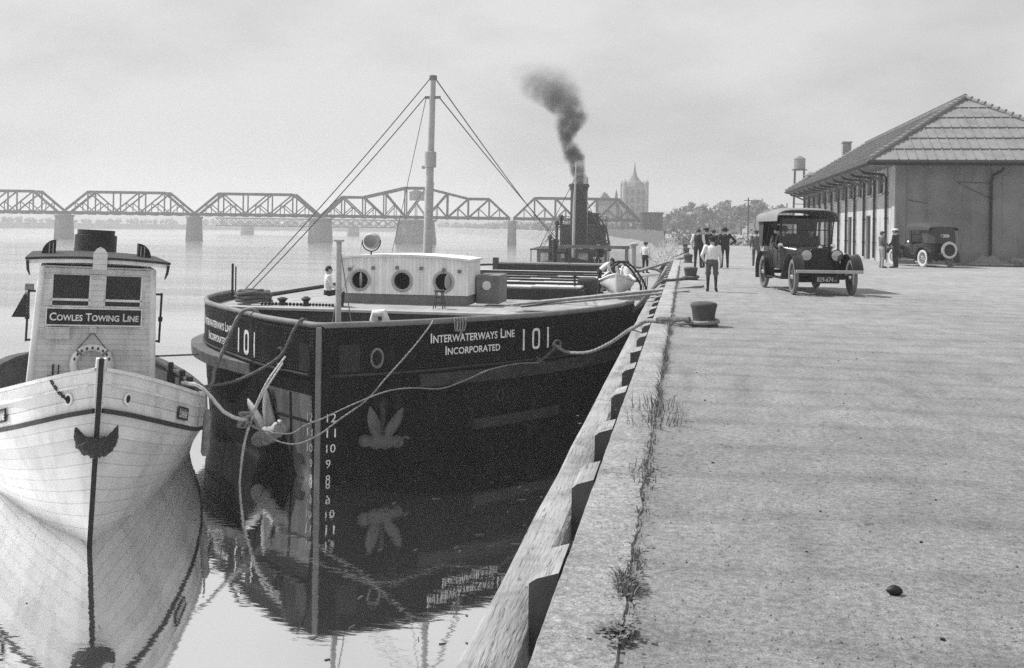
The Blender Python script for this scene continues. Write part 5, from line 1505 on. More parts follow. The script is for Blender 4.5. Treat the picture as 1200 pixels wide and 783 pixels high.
b = MB(); b.bx(-.95, .95, 5.8, 5.85, 3.3, 4.2); b.build('interior_partition', 'dark_void', pilot)
for xa, xb in WIN:
    b = MB(); b.bx(xa, xb, F + .05, F + .06, W0, W1); w_ = b.build('window', 'window_glass', pilot)
    f = MB()
    for x0, x1, z0, z1 in ((xa, xb, W0, W0 + .03), (xa, xa + .03, W0, W1), (xb - .03, xb, W0, W1), (xa, xb, W0 + .12, W0 + .165)): f.bx(x0, x1, F - .012, F + .045, z0, z1)
    f.build('sash', 'white_paint', w_)
# roof
b = MB(); rgs = []
for i in range(15):
    u = -1 + 2 * i / 14; x = u * 1.27; z = 4.27 + .055 * (1 - u * u)
    rgs.append([(x, F - .38, z), (x, B_ + .2, z), (x, B_ + .2, z + .09), (x, F - .38, z + .09)])
b.loft(rgs, False, True); rf = b.build('roof', 'white_paint', pilot, 30)
b = MB(); rgs = []
for i in range(15):
    u = -1 + 2 * i / 14; x = u * 1.29; z = 4.27 + .055 * (1 - u * u)
    rgs.append([(x, F - .41, z + .075), (x, B_ + .22, z + .075), (x, B_ + .22, z + .12), (x, F - .41, z + .12)])
b.loft(rgs, False, True)
for sx in (-1, 1): b.tube([(sx * 1.25, F - .39, 4.33), (sx * 1.235, F - .36, 4.17), (sx * 1.20, F - .33, 4.06)], [.03, .028, .012], 6)
b.build('roof_edge', 'dark_paint', rf, 40)
b = MB(); b.prism([(-.12, 4.20), (.13, 4.20), (.13, 4.52), (.075, 4.60), (.0, 4.64), (-.065, 4.60), (-.12, 4.52)], 'Y', F - .45, F - .415); b.build('nameless_board', 'tug_house', rf)
bpy.data.objects['nameless_board'].name = 'roof_board'
# sign
b = MB(); b.bx(-.87, .82, F - .07, F - .012, 3.12, 3.42); sg = b.build('sign', 'black_iron', pilot)
b = MB()
for x0, x1, z0, z1 in ((-.89, .84, 3.42, 3.445), (-.89, .84, 3.095, 3.12), (-.89, -.87, 3.12, 3.42), (.82, .84, 3.12, 3.42)): b.bx(x0, x1, F - .08, F - .01, z0, z1)
b.build('sign_frame', 'white_paint', sg)
vs_, fs = text_mesh('Cowles Towing Line', True, .016); b = MB(); b.add([(-.82 + 1.60 * x, F - .076, 3.19 + .155 * y) for x, y in vs_], fs); b.build('lettering', 'white_letter', sg, fixn=False)
b = MB(); b.bx(-.86, -.45, F - .14, F - .012, 2.84, 3.07); b.build('locker_box', 'tug_house', pilot, bevel=.012)
b = MB(); b.bx(-.11, .03, F - .06, F - .012, 2.96, 3.09); b.build('hook_block', 'tug_house', pilot, bevel=.006)
b = MB(); b.tube([(-.04, F - .05, 2.98), (-.29, F - .08, 2.66)], .009, 5); b.tube([(-.04, F - .05, 2.98), (.22, F - .08, 2.66)], .009, 5); b.build('sling', 'black_iron', pilot)
b = MB(); b.bx(-.72, -.69, F - .04, F - .004, 2.0, 2.35); b.bx(-.62, -.6, F - .04, F - .004, 2.05, 2.34); b.build('cleats', 'black_iron', pilot)
lr = thing('life_ring', 'pale life ring slung on the tug pilothouse front behind the stem', 'life ring', (-9.2, 14.83, WZ), tilt=(0, R(2.5), R(33)))
b = MB(); b.tube([(-.03 + .33 * math.cos(2 * PI * q / 32), F - .12, 2.36 + .33 * math.sin(2 * PI * q / 32)) for q in range(32)], .065, 10, True); b.build('ring', 'white_paint', lr, 60)
b = MB()
for k in range(9):
    a = R(20) + R(140) * k / 8; b.box((-.03 + .33 * math.cos(a), F - .185, 2.36 + .33 * math.sin(a)), (.035, .012, .05))
b.build('lettering_marks', 'dark_paint', lr)
for q in range(4):
    b = MB(); b.tube([(-.03 + .33 * math.cos(PI / 4 + q * PI / 2 + d), F - .12 + .0, 2.36 + .33 * math.sin(PI / 4 + q * PI / 2 + d)) for d in (-.06, .06)], .075, 10); b.build('canvas_band', 'mid_grey', lr, 50)
# fittings on the foredeck: capstan head and coil
b = MB(); b.lathe([(.2, 1.5), (.16, 1.7), (.14, 1.95), (.2, 2.1), (.22, 2.2), (.1, 2.26)], 16, Matrix.Translation((-.1, 2.3, .0))); b.build('capstan', 'mid_grey', tug, 50)
rg = random.Random(6)
P = [(-.15 + (.26 + .05 * math.sin(i * .7)) * math.cos(i * .45), 1.35 + .22 * math.sin(i * .45), 2.18 + .004 * i + .03 * math.sin(i * 1.1)) for i in range(60)]
b = MB(); b.tube(P, .03, 6); o = b.build('rope_heap', 'rope', None, 50)
o.location = tug.location; o.rotation_euler = tug.rotation_euler; tag(o, 'loose rope heaped on the foredeck of the white tug', 'rope')
# engine house, funnel, side lights, stanchions
b = MB(); b.bx(-1.05, 1.05, 7.4, 11.2, .7, 2.9); b.build('engine_house', 'tug_house', tug, bevel=.03)
b = MB(); b.lathe([(.47, 2.8), (.46, 4.80), (.41, 4.81), (.41, 4.92), (.37, 4.92), (.36, 4.5)], 24, Matrix.Translation((.02, 8.4, 0)), False); b.build('funnel', 'black_iron', tug, 40)
for sx in (-1, 1):
    b = MB(); x0 = sx * .80
    poly = [(0, 0), (.26 * sx, 0)] + [(.26 * sx * math.cos(a), .30 * math.sin(a)) for a in [PI / 2 * q / 8 for q in range(1, 9)]]
    b.prism([(x0 + p[0], 4.40 + p[1]) for p in poly], 'Y', 5.6, 6.1); sd = b.build('side_light_box', 'black_iron', rf)
    b = MB()
    for k in range(2): b.bx(x0 + sx * (.04 + .07 * k), x0 + sx * (.06 + .07 * k), 5.575, 5.598, 4.42, 4.64)
    b.build('slats', 'galvanised', sd)
    b = MB(); xw = sx * (hw(3) + .13)
    b.tube([(xw, 4.3, 3.75), (xw - .0 * sx, 4.3, 2.75)], .022, 7); b.bx(xw - .04, xw + .04, 4.26, 4.34, 3.18, 3.27); b.bx(min(xw, sx * hw(3.7)), max(xw, sx * hw(3.7)), 4.28, 4.32, 3.70, 3.74); b.bx(min(xw, sx * hw(2.8)), max(xw, sx * hw(2.8)), 4.28, 4.32, 2.76, 2.80)
    b.build('handrail', 'black_iron', pilot, 40)
b = MB(); b.prism([(-1.32, 3.60), (-1.24, 3.60), (-1.22, 3.15), (-1.52, 3.15)], 'Y', 5.0, 5.9); b.build('light_screen', 'dark_paint', pilot)
b = MB(); b.bx(-1.30, -1.14, 4.6, 4.75, 3.70, 3.84); b.build('bracket_lamp', 'mid_grey', pilot, bevel=.02)
for sx, s in ((1, 7.0), (1, 8.6), (-1, 6.0), (1, 10.2), (-1, 9.0)):
    p = tpt(sx, s, th(s)); b = MB(); b.bx(p.x - sx * .22 - .07, p.x - sx * .22 + .07, p.y - .1, p.y + .1, p.z - .6, p.z + .22); b.build('timber_bitt', 'dark_timber', tug, bevel=.02)
for sx, s, w in ((1, 5.6, .5), (-1, 5.0, .4), (-1, 6.5, .5), (-1, 7.6, .4), (1, 9.4, .4)):
    p = tpt(sx, s, th(s) - .72); b = MB(); b.box((p.x - sx * .45, p.y, p.z + .08), (.3, w, .2), rz=.4 * sx); b.build('deck_box', 'mid_grey', tug, bevel=.03)
b = MB(); p = tpt(1, 2.6, th(2.6)); b.tube([p + V((.10, -.05, .05)), p + V((.13, -.05, -.25))], .018, 6); b.tube([p + V((.14, -.05, -.25)), p + V((.15, -.05, -.35)), p + V((.14, -.05, -1.05)), p + V((.13, -.05, -1.12))], [.04, .075, .08, .04], 10)
o = b.build('log_fender', 'old_timber', None, 50); o.location = tug.location; o.rotation_euler = tug.rotation_euler; tag(o, 'grey log fender hung over the right side of the white tug', 'fender')

# ================================================================== PEOPLE
def person(name, label, loc, rz, pose='stand', h=1.75, top='cloth_dark', sleeve=None, legs='cloth_dark', head='cap', headm=None,
           jacket=True, socks=None, short_hair=True, lower_hidden=False, group=None, dz=0.0, arms=None, lean=0.0, stride=0.0, vest=None):
    sleeve = sleeve or top
    S = h / 1.75
    J = {'pel': V((0, 0, .95)), 'waist': V((0, .0, 1.08)), 'chest': V((0, .01, 1.30)), 'neck': V((0, 0, 1.47)), 'head': V((0, .025, 1.615))}
    for sx, s in ((-1, 'l'), (1, 'r')):
        J['sh' + s] = V((sx * .175, 0, 1.42)); J['el' + s] = V((sx * .235, -.02, 1.13)); J['wr' + s] = V((sx * .235, .06, .88))
        J['hip' + s] = V((sx * .09, 0, .93)); J['kn' + s] = V((sx * .105, .02, .50)); J['an' + s] = V((sx * .11, -.02, .085)); J['toe' + s] = V((sx * .135, .15, .035))
    if stride:
        for sx, s in ((1, 'l'), (-1, 'r')):
            J['kn' + s] += V((0, .12 * sx * stride + .03, .01)); J['an' + s] += V((0, .26 * sx * stride - (.05 if sx < 0 else 0), .05 if sx < 0 else 0)); J['toe' + s] += V((0, .26 * sx * stride - (.03 if sx < 0 else 0), .0))
            J['el' + s] += V((0, -.1 * sx * stride, .01)); J['wr' + s] += V((0, -.22 * sx * stride + .02, .04))
    if pose == 'sit':
        for sx, s in ((-1, 'l'), (1, 'r')):
            J['kn' + s] = V((sx * .13, .42, .97)); J['an' + s] = V((sx * .12, .40, .54)); J['toe' + s] = V((sx * .13, .56, .49))
            J['el' + s] = V((sx * .25, .06, 1.16)); J['wr' + s] = V((sx * .14, .30, 1.06))
    if pose == 'bend':
        c = Matrix.Rotation(-R(48), 4, 'X'); o = V((0, 0, .95))
        for k in ('waist', 'chest', 'neck', 'head', 'shl', 'shr', 'ell', 'elr', 'wrl', 'wrr'):
            J[k] = o + (c @ (J[k] - o))
        for sx, s in ((-1, 'l'), (1, 'r')): J['el' + s] = J['sh' + s] + V((sx * .05, .08, -.27)); J['wr' + s] = J['el' + s] + V((-sx * .04, .16, -.18))
    if lean:
        c = Matrix.Rotation(-lean, 4, 'X'); o = V((0, 0, .95))
        for k in ('waist', 'chest', 'neck', 'head', 'shl', 'shr', 'ell', 'elr', 'wrl', 'wrr'): J[k] = o + (c @ (J[k] - o))
    if arms:
        for k, v in arms.items(): J[k] = V(v)
    b = MB()
    def cap_(a, c, r0, r1, n=10):
        d = (c - a)
        b.tube([a - d.normalized() * r0 * .6, a, a.lerp(c, .5), c, c + d.normalized() * r1 * .6], [r0 * .6, r0, (r0 + r1) / 2, r1, r1 * .6], n)
    # torso as stacked ellipses along the spine
    sp = [(J['pel'] + V((0, 0, -.10)), .135, .105), (J['pel'], .165, .12), (J['waist'], .150, .108), (J['waist'].lerp(J['chest'], .5), .165, .115), (J['chest'], .185, .12),
          (J['chest'].lerp(J['neck'], .6), .175, .10), (J['neck'].lerp(J['chest'], .12), .09, .07)]
    if jacket: sp[0] = (J['pel'] + V((0, 0, -.16)), .185, .135); sp[1] = (J['pel'], .18, .13); sp[2] = (J['waist'], .165, .12)
    if pose == 'sit': sp[0] = (J['pel'] + V((0, 0, -.07)), .16, .13)
    rgs = []
    for i, (p, rx, ry) in enumerate(sp):
        t = (sp[min(i + 1, len(sp) - 1)][0] - sp[max(i - 1, 0)][0]).normalized(); f = V((1, 0, 0)).cross(t); f = -f
        rgs.append([p + V((1, 0, 0)) * rx * math.cos(2 * PI * q / 16) + f * ry * math.sin(2 * PI * q / 16) for q in range(16)])
    b.loft(rgs, False, True)
    cap_(J['neck'] - V((0, 0, .04)), J['neck'].lerp(J['head'], .5), .058, .052)
    hd = J['head']; up = (J['head'] - J['neck']).normalized()
    b.ball(hd, .1, 14, 10, (.80, .98, 1.18)); b.ball(hd + V((0, .03, -.055)), .07, 10, 8, (.85, .95, 1.0)); b.ball(hd + V((0, .105, -.01)), .022, 8, 6, (.8, 1.1, 1.5))
    for sx in (-1, 1): b.ball(hd + V((sx * .083, -.005, -.005)), .026, 8, 6, (.6, .8, 1.3))
    for s, sx in (('l', -1), ('r', 1)):
        cap_(J['sh' + s], J['el' + s], .062, .048); cap_(J['el' + s], J['wr' + s], .048, .034)
        b.ball(J['sh' + s], .072, 10, 8)
        cap_(J['hip' + s], J['kn' + s], .092, .064); cap_(J['kn' + s], J['an' + s], .062 if not socks else .058, .05 if not socks else .038)
        if socks: b.ball(J['kn' + s] + V((0, 0, .08)), .088, 10, 8, (1, 1, .9)); 
        b.tube([J['an' + s] + V((0, -.05, -.045)), J['an' + s] + V((0, .02, -.03)), J['toe' + s] - V((0, .02, 0)), J['toe' + s] + V((0, .05, -.005))], [.035, .048, .042, .022], 8)
        hdir = (J['wr' + s] - J['el' + s]).normalized(); b.ball(J['wr' + s] + hdir * .05, .048, 10, 8, (.7, .8, 1.0))
    # one continuous skin
    me = bpy.data.meshes.new('body'); me.from_pydata([tuple(V(p) * S) for p in b.v], [], b.f)
    tmp = bpy.data.objects.new('body', me); COL.objects.link(tmp)
    rm = tmp.modifiers.new('r', 'REMESH'); rm.mode = 'VOXEL'; rm.voxel_size = .017
    sm = tmp.modifiers.new('s', 'SMOOTH'); sm.iterations = 4; sm.factor = .5
    dg = bpy.context.evaluated_depsgraph_get(); out = bpy.data.meshes.new_from_object(tmp.evaluated_get(dg)); out.name = 'body'
    bpy.data.objects.remove(tmp); bpy.data.meshes.remove(me)
    ms = ['skin', top, sleeve, legs, 'shoe', socks or legs, vest or top]
    segs = [('neck', 'head', 0, .12)]
    for s in 'lr': segs += [('sh' + s, 'el' + s, 2, .06), ('el' + s, 'wr' + s, 2, .045), ('hip' + s, 'kn' + s, 3, .08), ('kn' + s, 'an' + s, 5, .055), ('an' + s, 'toe' + s, 4, .05)]
    segs += [('pel', 'waist', 1, .15), ('waist', 'chest', 6, .16), ('chest', 'neck', 6, .15)]
    if not jacket: segs[-3] = ('pel', 'waist', 3, .15)
    segs = [(J[a] * S, J[c] * S, k, r * S) for a, c, k, r in segs]
    skirt = (J['pel'].z - .17) * S
    hands = [(J['wr' + s] * S, (J['wr' + s] - J['el' + s]).normalized()) for s in 'lr']
    for m_ in ms: out.materials.append(MAT[m_])
    chin = (J['head'] - up * .13) * S
    for p in out.polygons:
        c = p.center; best = 9; k = 1
        for a, e, kk, r in segs:
            d = e - a; t = max(0, min(1, (c - a).dot(d) / d.length_squared)); ds = (c - (a + d * t)).length - r
            if ds < best: best, k = ds, kk
        if (c - J['head'] * S).length < .155 * S: k = 0
        for w_, d in hands:
            if (c - w_).dot(d) > .012 and (c - w_).length < .14: k = 0
        if jacket and k == 3 and c.z > skirt and pose != 'sit': k = 1
        if k == 0 and (c - chin).dot(up) < -.02 and (c - J['head'] * S).length < .3 and all((c - w_).length > .16 for w_, d in hands): k = 6
        p.material_index = k; p.use_smooth = True
    # fingers and eyes join the same mesh
    fb = MB()
    for s, sx in (('l', -1), ('r', 1)):
        d = (J['wr' + s] - J['el' + s]).normalized(); side = V((0, 1, 0)); side = (side - d * side.dot(d)).normalized(); nr = d.cross(side) * (1 if sx > 0 else -1)
        pc = J['wr' + s] + d * .085
        for i, (o_, ln) in enumerate(((.027, .072), (.009, .080), (-.009, .074), (-.026, .058))):
            p0 = pc + side * o_; p1 = p0 + d * ln * .5 - nr * .006; p2 = p1 + d * ln * .38 - nr * .024
            fb.tube([(p0 - d * .03) * S, p0 * S, p1 * S, p2 * S], [.008, .0085, .008, .006], 6)
        p0 = J['wr' + s] + d * .035 + side * .03; fb.tube([p0 * S, (p0 + side * .025 + d * .025) * S, (p0 + side * .03 + d * .058) * S], [.0105, .010, .007], 6)
    for sx in (-1, 1): fb.ball((hd + V((sx * .034, .086, .018))) * S, .011 * S, 8, 6)
    bm2 = bmesh.new(); bm2.from_mesh(out); o0 = len(bm2.faces)
    vv = [bm2.verts.new(p) for p in fb.v]
    neye = 2 * 8 * 6 + 4
    for i, f in enumerate(fb.f):
        try: nf = bm2.faces.new([vv[q] for q in f]); nf.smooth = True; nf.material_index = 0 if i < len(fb.f) - neye else 4
        except ValueError: pass
    bm2.to_mesh(out); bm2.free()
    t = thing(name, label, 'person', (loc[0], loc[1], loc[2] + dz), rz, group)
    if pose == 'stand': t.scale = (1.14, 1.14, 1.0)
    ob = bpy.data.objects.new('body', out); COL.objects.link(ob); ob.parent = t
    # hair and headgear
    T = Matrix.Diagonal((S, S, S, 1)) @ Matrix.Translation(hd) @ V((0, 0, 1)).rotation_difference(up).to_matrix().to_4x4()
    b = MB(); b.lathe([(.088, -.05), (.096, -.02), (.098, .02), (.088, .07), (.06, .108), (.02, .125)], 16, T @ Matrix.Translation((0, -.014, .0)) @ Matrix.Diagonal((.86, 1.02, 1, 1)))
    b.v = [v for v in b.v]; b.build('hair', 'hair', t, 60)
    hm = headm or 'cloth_dark'
    if head == 'cap':
        b = MB(); b.lathe([(.100, .035), (.125, .06), (.128, .085), (.10, .118), (.02, .132)], 18, T @ Matrix.Diagonal((.9, 1.08, 1, 1)))
        b.lathe([(.001, .045), (.075, .04), (.08, .03), (.001, .032)], 14, T @ Matrix.Translation((0, .105, -.0)) @ Matrix.Diagonal((1, .8, 1, 1)))
        b.build('cap', hm, t, 50)
    if head == 'hat':
        b = MB(); b.lathe([(.18, .045), (.175, .035), (.105, .045), (.104, .05), (.098, .125), (.07, .155), (.02, .150)], 20, T @ Matrix.Diagonal((.88, 1.1, 1, 1)), False); b.build('hat', hm, t, 50)
    return t

person('person', 'man in dark suit and felt hat seen from behind with one hand on his hip', (1.73, 45.95, 0), R(6), h=1.76, head='hat', headm='cloth_dark',
       arms={'elr': (.40, -.10, 1.17), 'wrr': (.225, .03, 1.02), 'ell': (-.26, -.06, 1.15), 'wrl': (-.20, .1, .98)})
person('person', 'man in dark waistcoat with white shirt sleeves seen from behind', (.57, 45.32, 0), R(-10), h=1.72, top='cloth_dark', sleeve='cloth_white', jacket=False, vest='cloth_dark', head=None,
       arms={'ell': (-.27, .02, 1.14), 'wrl': (-.24, .12, .92)})
person('person', 'man in dark jacket and cap beside the waistcoat man, facing the river', (.93, 45.7, 0), R(20), h=1.76, head='cap')
person('person', 'man in dark jacket mostly hidden behind the boy in the white blouse', (1.28, 47.78, 0), R(15), h=1.68, head='cap', headm='cloth_mid')
person('person', 'boy in white blouse, dark knickers and long stockings walking away', (.73, 28.26, 0), R(-2), h=1.50, top='cloth_white', sleeve='cloth_white', legs='cloth_mid', socks='cloth_dark', jacket=False, head='cap',
       headm='cloth_dark', stride=.25, arms={'ell': (-.28, -.05, 1.14), 'wrl': (-.22, .10, .98)})
person('person', 'man in grey jacket and cap walking away just left of the touring car', (3.27, 48.89, 0), R(-4), h=1.68, top='cloth_mid', legs='cloth_mid', head='cap', headm='cloth_mid', stride=.7)
person('person', 'bareheaded man in waistcoat and pale trousers by the freight house corner', (9.04, 49.93, 0), R(-75), h=1.72, top='cloth_mid', sleeve='cloth_mid', legs='cloth_light', jacket=False, head=None,
       arms={'elr': (.24, .05, 1.13), 'wrr': (.17, .30, 1.02), 'ell': (-.24, .05, 1.13), 'wrl': (-.16, .28, 1.0)})
person('person', 'man in dark suit and white cap with hands in front near the parked car', (9.72, 50.25, 0), R(55), h=1.84, head='cap', headm='cloth_white',
       arms={'elr': (.25, .03, 1.13), 'wrr': (.10, .24, 1.02), 'ell': (-.25, .03, 1.13), 'wrl': (-.10, .24, 1.0)})
person('person', 'man in white shirt and dark trousers sitting on the barge deck left of the jackstaff', (-9.55, 26.6, -.55), R(-60), 'sit', h=1.62, top='cloth_white', legs='cloth_dark', jacket=False, head=None, dz=-.50)
person('person', 'man in white shirt bending over the left side of the lifeboat', (-2.95, 36.0, -.62), R(-80), 'bend', h=1.45, top='cloth_white', legs='cloth_dark', jacket=False, head='cap')
person('person', 'man in dark waistcoat and white sleeves sitting in the stern of the white boat', (-2.55, 37.6, -.62), R(150), 'sit', h=1.6, top='cloth_dark', sleeve='cloth_white', jacket=False, head='cap', lean=R(10), dz=-.42)
person('person', 'man in white shirt seen from behind sitting at the right side of the white boat', (-2.02, 37.2, -.62), R(10), 'sit', h=1.66, top='cloth_white', legs='cloth_dark', jacket=False, head=None, lean=R(25), dz=-.42)
person('person', 'man in dark clothes standing by the raised hatch left of the lifeboat', (-4.35, 52.5, -.62), R(160), h=1.6, head='cap')
person('person', 'man in white shirt standing at the barge side below the quay gangplank', (-2.0, 53.0, -.62), R(-30), h=1.62, top='cloth_white', legs='cloth_dark', jacket=False, head='cap', headm='cloth_mid')

# ================================================================== MOTOR CARS
def wheel(name, parent, loc, r, tm, spokes=12, wm='old_timber'):
    b = MB(); T = Matrix.Rotation(PI / 2, 4, 'Y')
    b.lathe([(r - .115, -.045), (r - .06, -.062), (r - .015, -.045), (r, 0), (r - .015, .045), (r - .06, .062), (r - .115, .045)], 32, T, False)
    w = b.build(name, tm, parent, 50); w.location = loc
    b = MB(); b.lathe([(r - .115, -.045), (r - .15, -.03), (r - .15, .03), (r - .115, .045)], 32, T, False); b.build('rim', wm, w, 50)
    b = MB()
    for k in range(spokes):
        a = 2 * PI * k / spokes; b.tube([(0, .05 * math.cos(a), .05 * math.sin(a)), (0, (r - .14) * math.cos(a), (r - .14) * math.sin(a))], [.024, .017], 6)
    b.build('spokes', wm, w, 50)
    b = MB(); b.lathe([(.001, -.085), (.05, -.08), (.075, -.03), (.075, .03), (.05, .08), (.001, .085)], 16, T); b.build('hub', 'nickel', w, 40)
    return w

def fender_sheet(b, x0, x1, path, th_=.018, crown=.035):
    rgs = []
    n = len(path)
    for i, (y, z) in enumerate(path):
        a = path[max(i - 1, 0)]; c = path[min(i + 1, n - 1)]; d = V((c[0] - a[0], c[1] - a[1])).normalized(); nr = V((-d.y, d.x)); nr = nr if True else nr
        top = []; bot = []
        for k in range(7):
            u = -1 + 2 * k / 6; x = (x0 + x1) / 2 + u * (x1 - x0) / 2; cr = crown * (1 - u * u)
            top.append(V((x, y, z)) + V((0, nr.x, nr.y)) * cr); bot.append(V((x, y, z)) + V((0, nr.x, nr.y)) * (cr - th_))
        rgs.append(top + list(reversed(bot)))
    b.loft(rgs, False, True)

def motor_car(label, loc, rz, P):
    t = thing('motor_car', label, 'car', loc, rz)
    r = P['r']; tk = P['track'] / 2; wb = P['wb']; bw = P['bw'] / 2
    for nm, x, y in (('wheel', -tk, wb), ('wheel', tk, wb), ('wheel', -tk, 0), ('wheel', tk, 0)): wheel(nm, t, (x, y, r), r, P['tyre'], 12, P['wheelm'])
    b = MB(); b.tube([(-tk, wb, r), (tk, wb, r)], .035, 8); b.tube([(-tk, 0, r), (-.2, 0, r), (0, 0, r), (.2, 0, r), (tk, 0, r)], [.05, .05, .14, .05, .05], 10)
    for sx in (-1, 1):
        b.bar((sx * .38, -.75, r + .14), (sx * .36, wb + .42, r + .14), .06, .11)
        b.bar((sx * .42, -.55, r + .02), (sx * .42, .55, r + .06), .06, .05); b.bar((sx * .38, wb - .45, r + .05), (sx * .38, wb + .48, r + .02), .06, .05)
    b.build('chassis', 'car_black', t, 40)
    # fenders, running boards, valances
    for sx in (-1, 1):
        xo = sx * (tk + .13); xi = sx * (tk - .15); x0, x1 = min(xo, xi), max(xo, xi)
        b = MB(); R_ = r + .13
        path = [(wb - R_ * math.cos(a), r + R_ * math.sin(a)) for a in [R(200 - 200 * q / 16 - 0) for q in range(0, 0)]]
        path = [(wb * .72, r - .08), (wb * .80, r + .10)] + [(wb + R_ * math.cos(a), r + R_ * math.sin(a)) for a in [R(158 - 138 * q / 12) for q in range(13)]]
        fender_sheet(b, x0, x1, list(reversed(path))); b.build('front_fender', P['fenderm'], t, 50)
        b = MB(); path = [(R_ * math.cos(a), r + R_ * math.sin(a)) for a in [R(200 - 215 * q / 16) for q in range(17)]] + [(wb * .21, r - .08)]
        fender_sheet(b, x0, x1, list(reversed(path))); b.build('rear_fender', P['fenderm'], t, 50)
        b = MB(); b.bx(x0 + .02, x1 - .02, wb * .2, wb * .73, r - .11, r - .08); b.build('running_board', 'mid_grey' if P.get('pale') else 'car_black', t, bevel=.006)
        b = MB(); b.bx(sx * .42 - .01, sx * .42 + .01, wb * .2, wb * .73, r - .08, r + .22); b.build('valance', 'car_black', t)
    # bonnet and cowl: lofted sections from radiator to dash
    def sec(y, w, zb, zs, zt, n=9, k=.5):
        pts = [(-w, y, zb), (-w, y, zs)]
        for q in range(1, n): a = PI - PI * q / n; pts.append((w * math.copysign(abs(math.cos(a)) ** k, math.cos(a)), y, zs + (zt - zs) * abs(math.sin(a)) ** .7))
        pts += [(w, y, zs), (w, y, zb)]
        return pts
    yr, yd, yc = P['yrad'], P['ydash'], P['ycowl']
    b = MB(); b.loft([sec(yr, .30, r + .12, .98 * P['s'], 1.20 * P['s']), sec((yr + yd) / 2, .335, r + .12, 1.0 * P['s'], 1.235 * P['s']), sec(yd, .385, r + .12, 1.02 * P['s'], 1.26 * P['s'])], False, True)
    bn = b.build('bonnet', P['bodym'], t, 35)
    b = MB()
    for sx in (-1, 1):
        for q in range(9): y = yd + .12 + (yr - yd - .35) * q / 9; b.bx(sx * .345 - .012, sx * .345 + .012, y, y + .03, r + .28, .92 * P['s'])
    b.tube([(0, yd, 1.265 * P['s']), (0, yr, 1.205 * P['s'])], .008, 5)
    b.build('louvres', P['bodym'], bn)
    b = MB(); b.loft([sec(yd, .39, r + .12, 1.02 * P['s'], 1.265 * P['s']), sec(yc, bw - .02, r + .12, 1.08 * P['s'], 1.30 * P['s'])], False, True); b.build('cowl', P['bodym'], t, 35)
    # radiator
    b = MB(); a_ = sec(yr, .315, r + .02, .98 * P['s'], 1.235 * P['s']); f_ = sec(yr + .09, .315, r + .02, .98 * P['s'], 1.235 * P['s'])
    b.loft([a_, f_], False, True); rd = b.build('radiator', P['radm'], t, 35, bevel=.02)
    b = MB(); ins = sec(yr + .095, .255, r + .08, .95 * P['s'], 1.16 * P['s']); b.add(ins, [tuple(range(len(ins)))]); b.build('core', 'car_black', rd)
    b = MB(); b.lathe([(.05, 0), (.05, .04), (.03, .06), (.001, .065)], 12, Matrix.Translation((0, yr + .05, 1.235 * P['s']))); b.build('filler_cap', 'nickel', rd, 40)
    # tub
    zt = P['ztub']
    sides = []
    prof = [(yc, bw - .02, 0), (yc - .25, bw, -.10), (yc - .7, bw, -.02), (yc - 1.0, bw, .0), (yc - 1.4, bw, -.02), (P['yback'] + .45, bw, .02), (P['yback'] + .15, bw * .93, .03), (P['yback'], bw * .72, .03)]
    ou = []; 
    for y, w, d in prof: ou.append([(-w, y, zt + d), (-w * 1.01, y, zt * .82), (-w * .97, y, r + .14), (w * .97, y, r + .14), (w * 1.01, y, zt * .82), (w, y, zt + d)])
    b = MB(); b.loft(ou, False, False, False)
    last = ou[-1]; b.add(last, [tuple(range(6))]); first = ou[0]; b.build('body', P['bodym'], t, 40)
    b = MB(); b.bx(-bw + .04, bw - .04, P['yback'] + .08, yc - .02, r + .16, r + .19); b.build('floor', 'car_black', t)
    for y in (P['yback'] + .35, yc - 1.0):
        b = MB(); b.bx(-bw + .06, bw - .06, y, y + .5, r + .19, r + .48); b.bx(-bw + .06, bw - .06, y - .14, y, r + .19, zt + .1); b.build('seat', 'dark_canvas', t, bevel=.05)
    b = MB()
    for y in (yc - .22, yc - .78, yc - 1.3):
        for sx in (-1, 1): b.bx(sx * (bw + .006) - .006, sx * (bw + .006) + .006, y - .006, y + .006, r + .25, zt - .03); b.bx(sx * (bw + .02) - .012, sx * (bw + .02) + .012, y + .08, y + .18, zt - .16, zt - .13)
    b.build('door_lines', 'car_black', t)
    # windscreen
    ws, wt_ = 1.28 * P['s'], P['ztop'] - .09
    b = MB()
    for sx in (-1, 1): b.bx(sx * (bw - .06) - .018, sx * (bw - .06) + .018, yc - .06, yc - .02, zt - .1, wt_)
    for z in (ws, ws + (wt_ - ws) * .55, wt_ - .02): b.bx(-bw + .06, bw - .06, yc - .055, yc - .025, z, z + .022)
    wsf = b.build('windscreen_frame', P['wsm'], t)
    b = MB(); b.bx(-bw + .07, bw - .07, yc - .043, yc - .037, ws, wt_); b.build('glass', 'clear_glass', wsf)
    b = MB(); T = Matrix.Translation((-.33, yc - .38, zt + .02)) @ Matrix.Rotation(R(-55), 4, 'X'); b.tube([T @ V((.2 * math.cos(2 * PI * q / 20), .2 * math.sin(2 * PI * q / 20), 0)) for q in range(20)], .014, 6, True)
    b.tube([T @ V((0, 0, 0)), (-.33, yc + .1, zt - .35)], .016, 6); b.bar(T @ V((-.2, 0, 0)), T @ V((.2, 0, 0)), .02, .012); b.build('steering_wheel', 'dark_timber', t, 40)
    # folding top
    y0, y1 = P['ytop0'], P['ytop1']; zt2 = P['ztop']; rgs = []
    n = 10
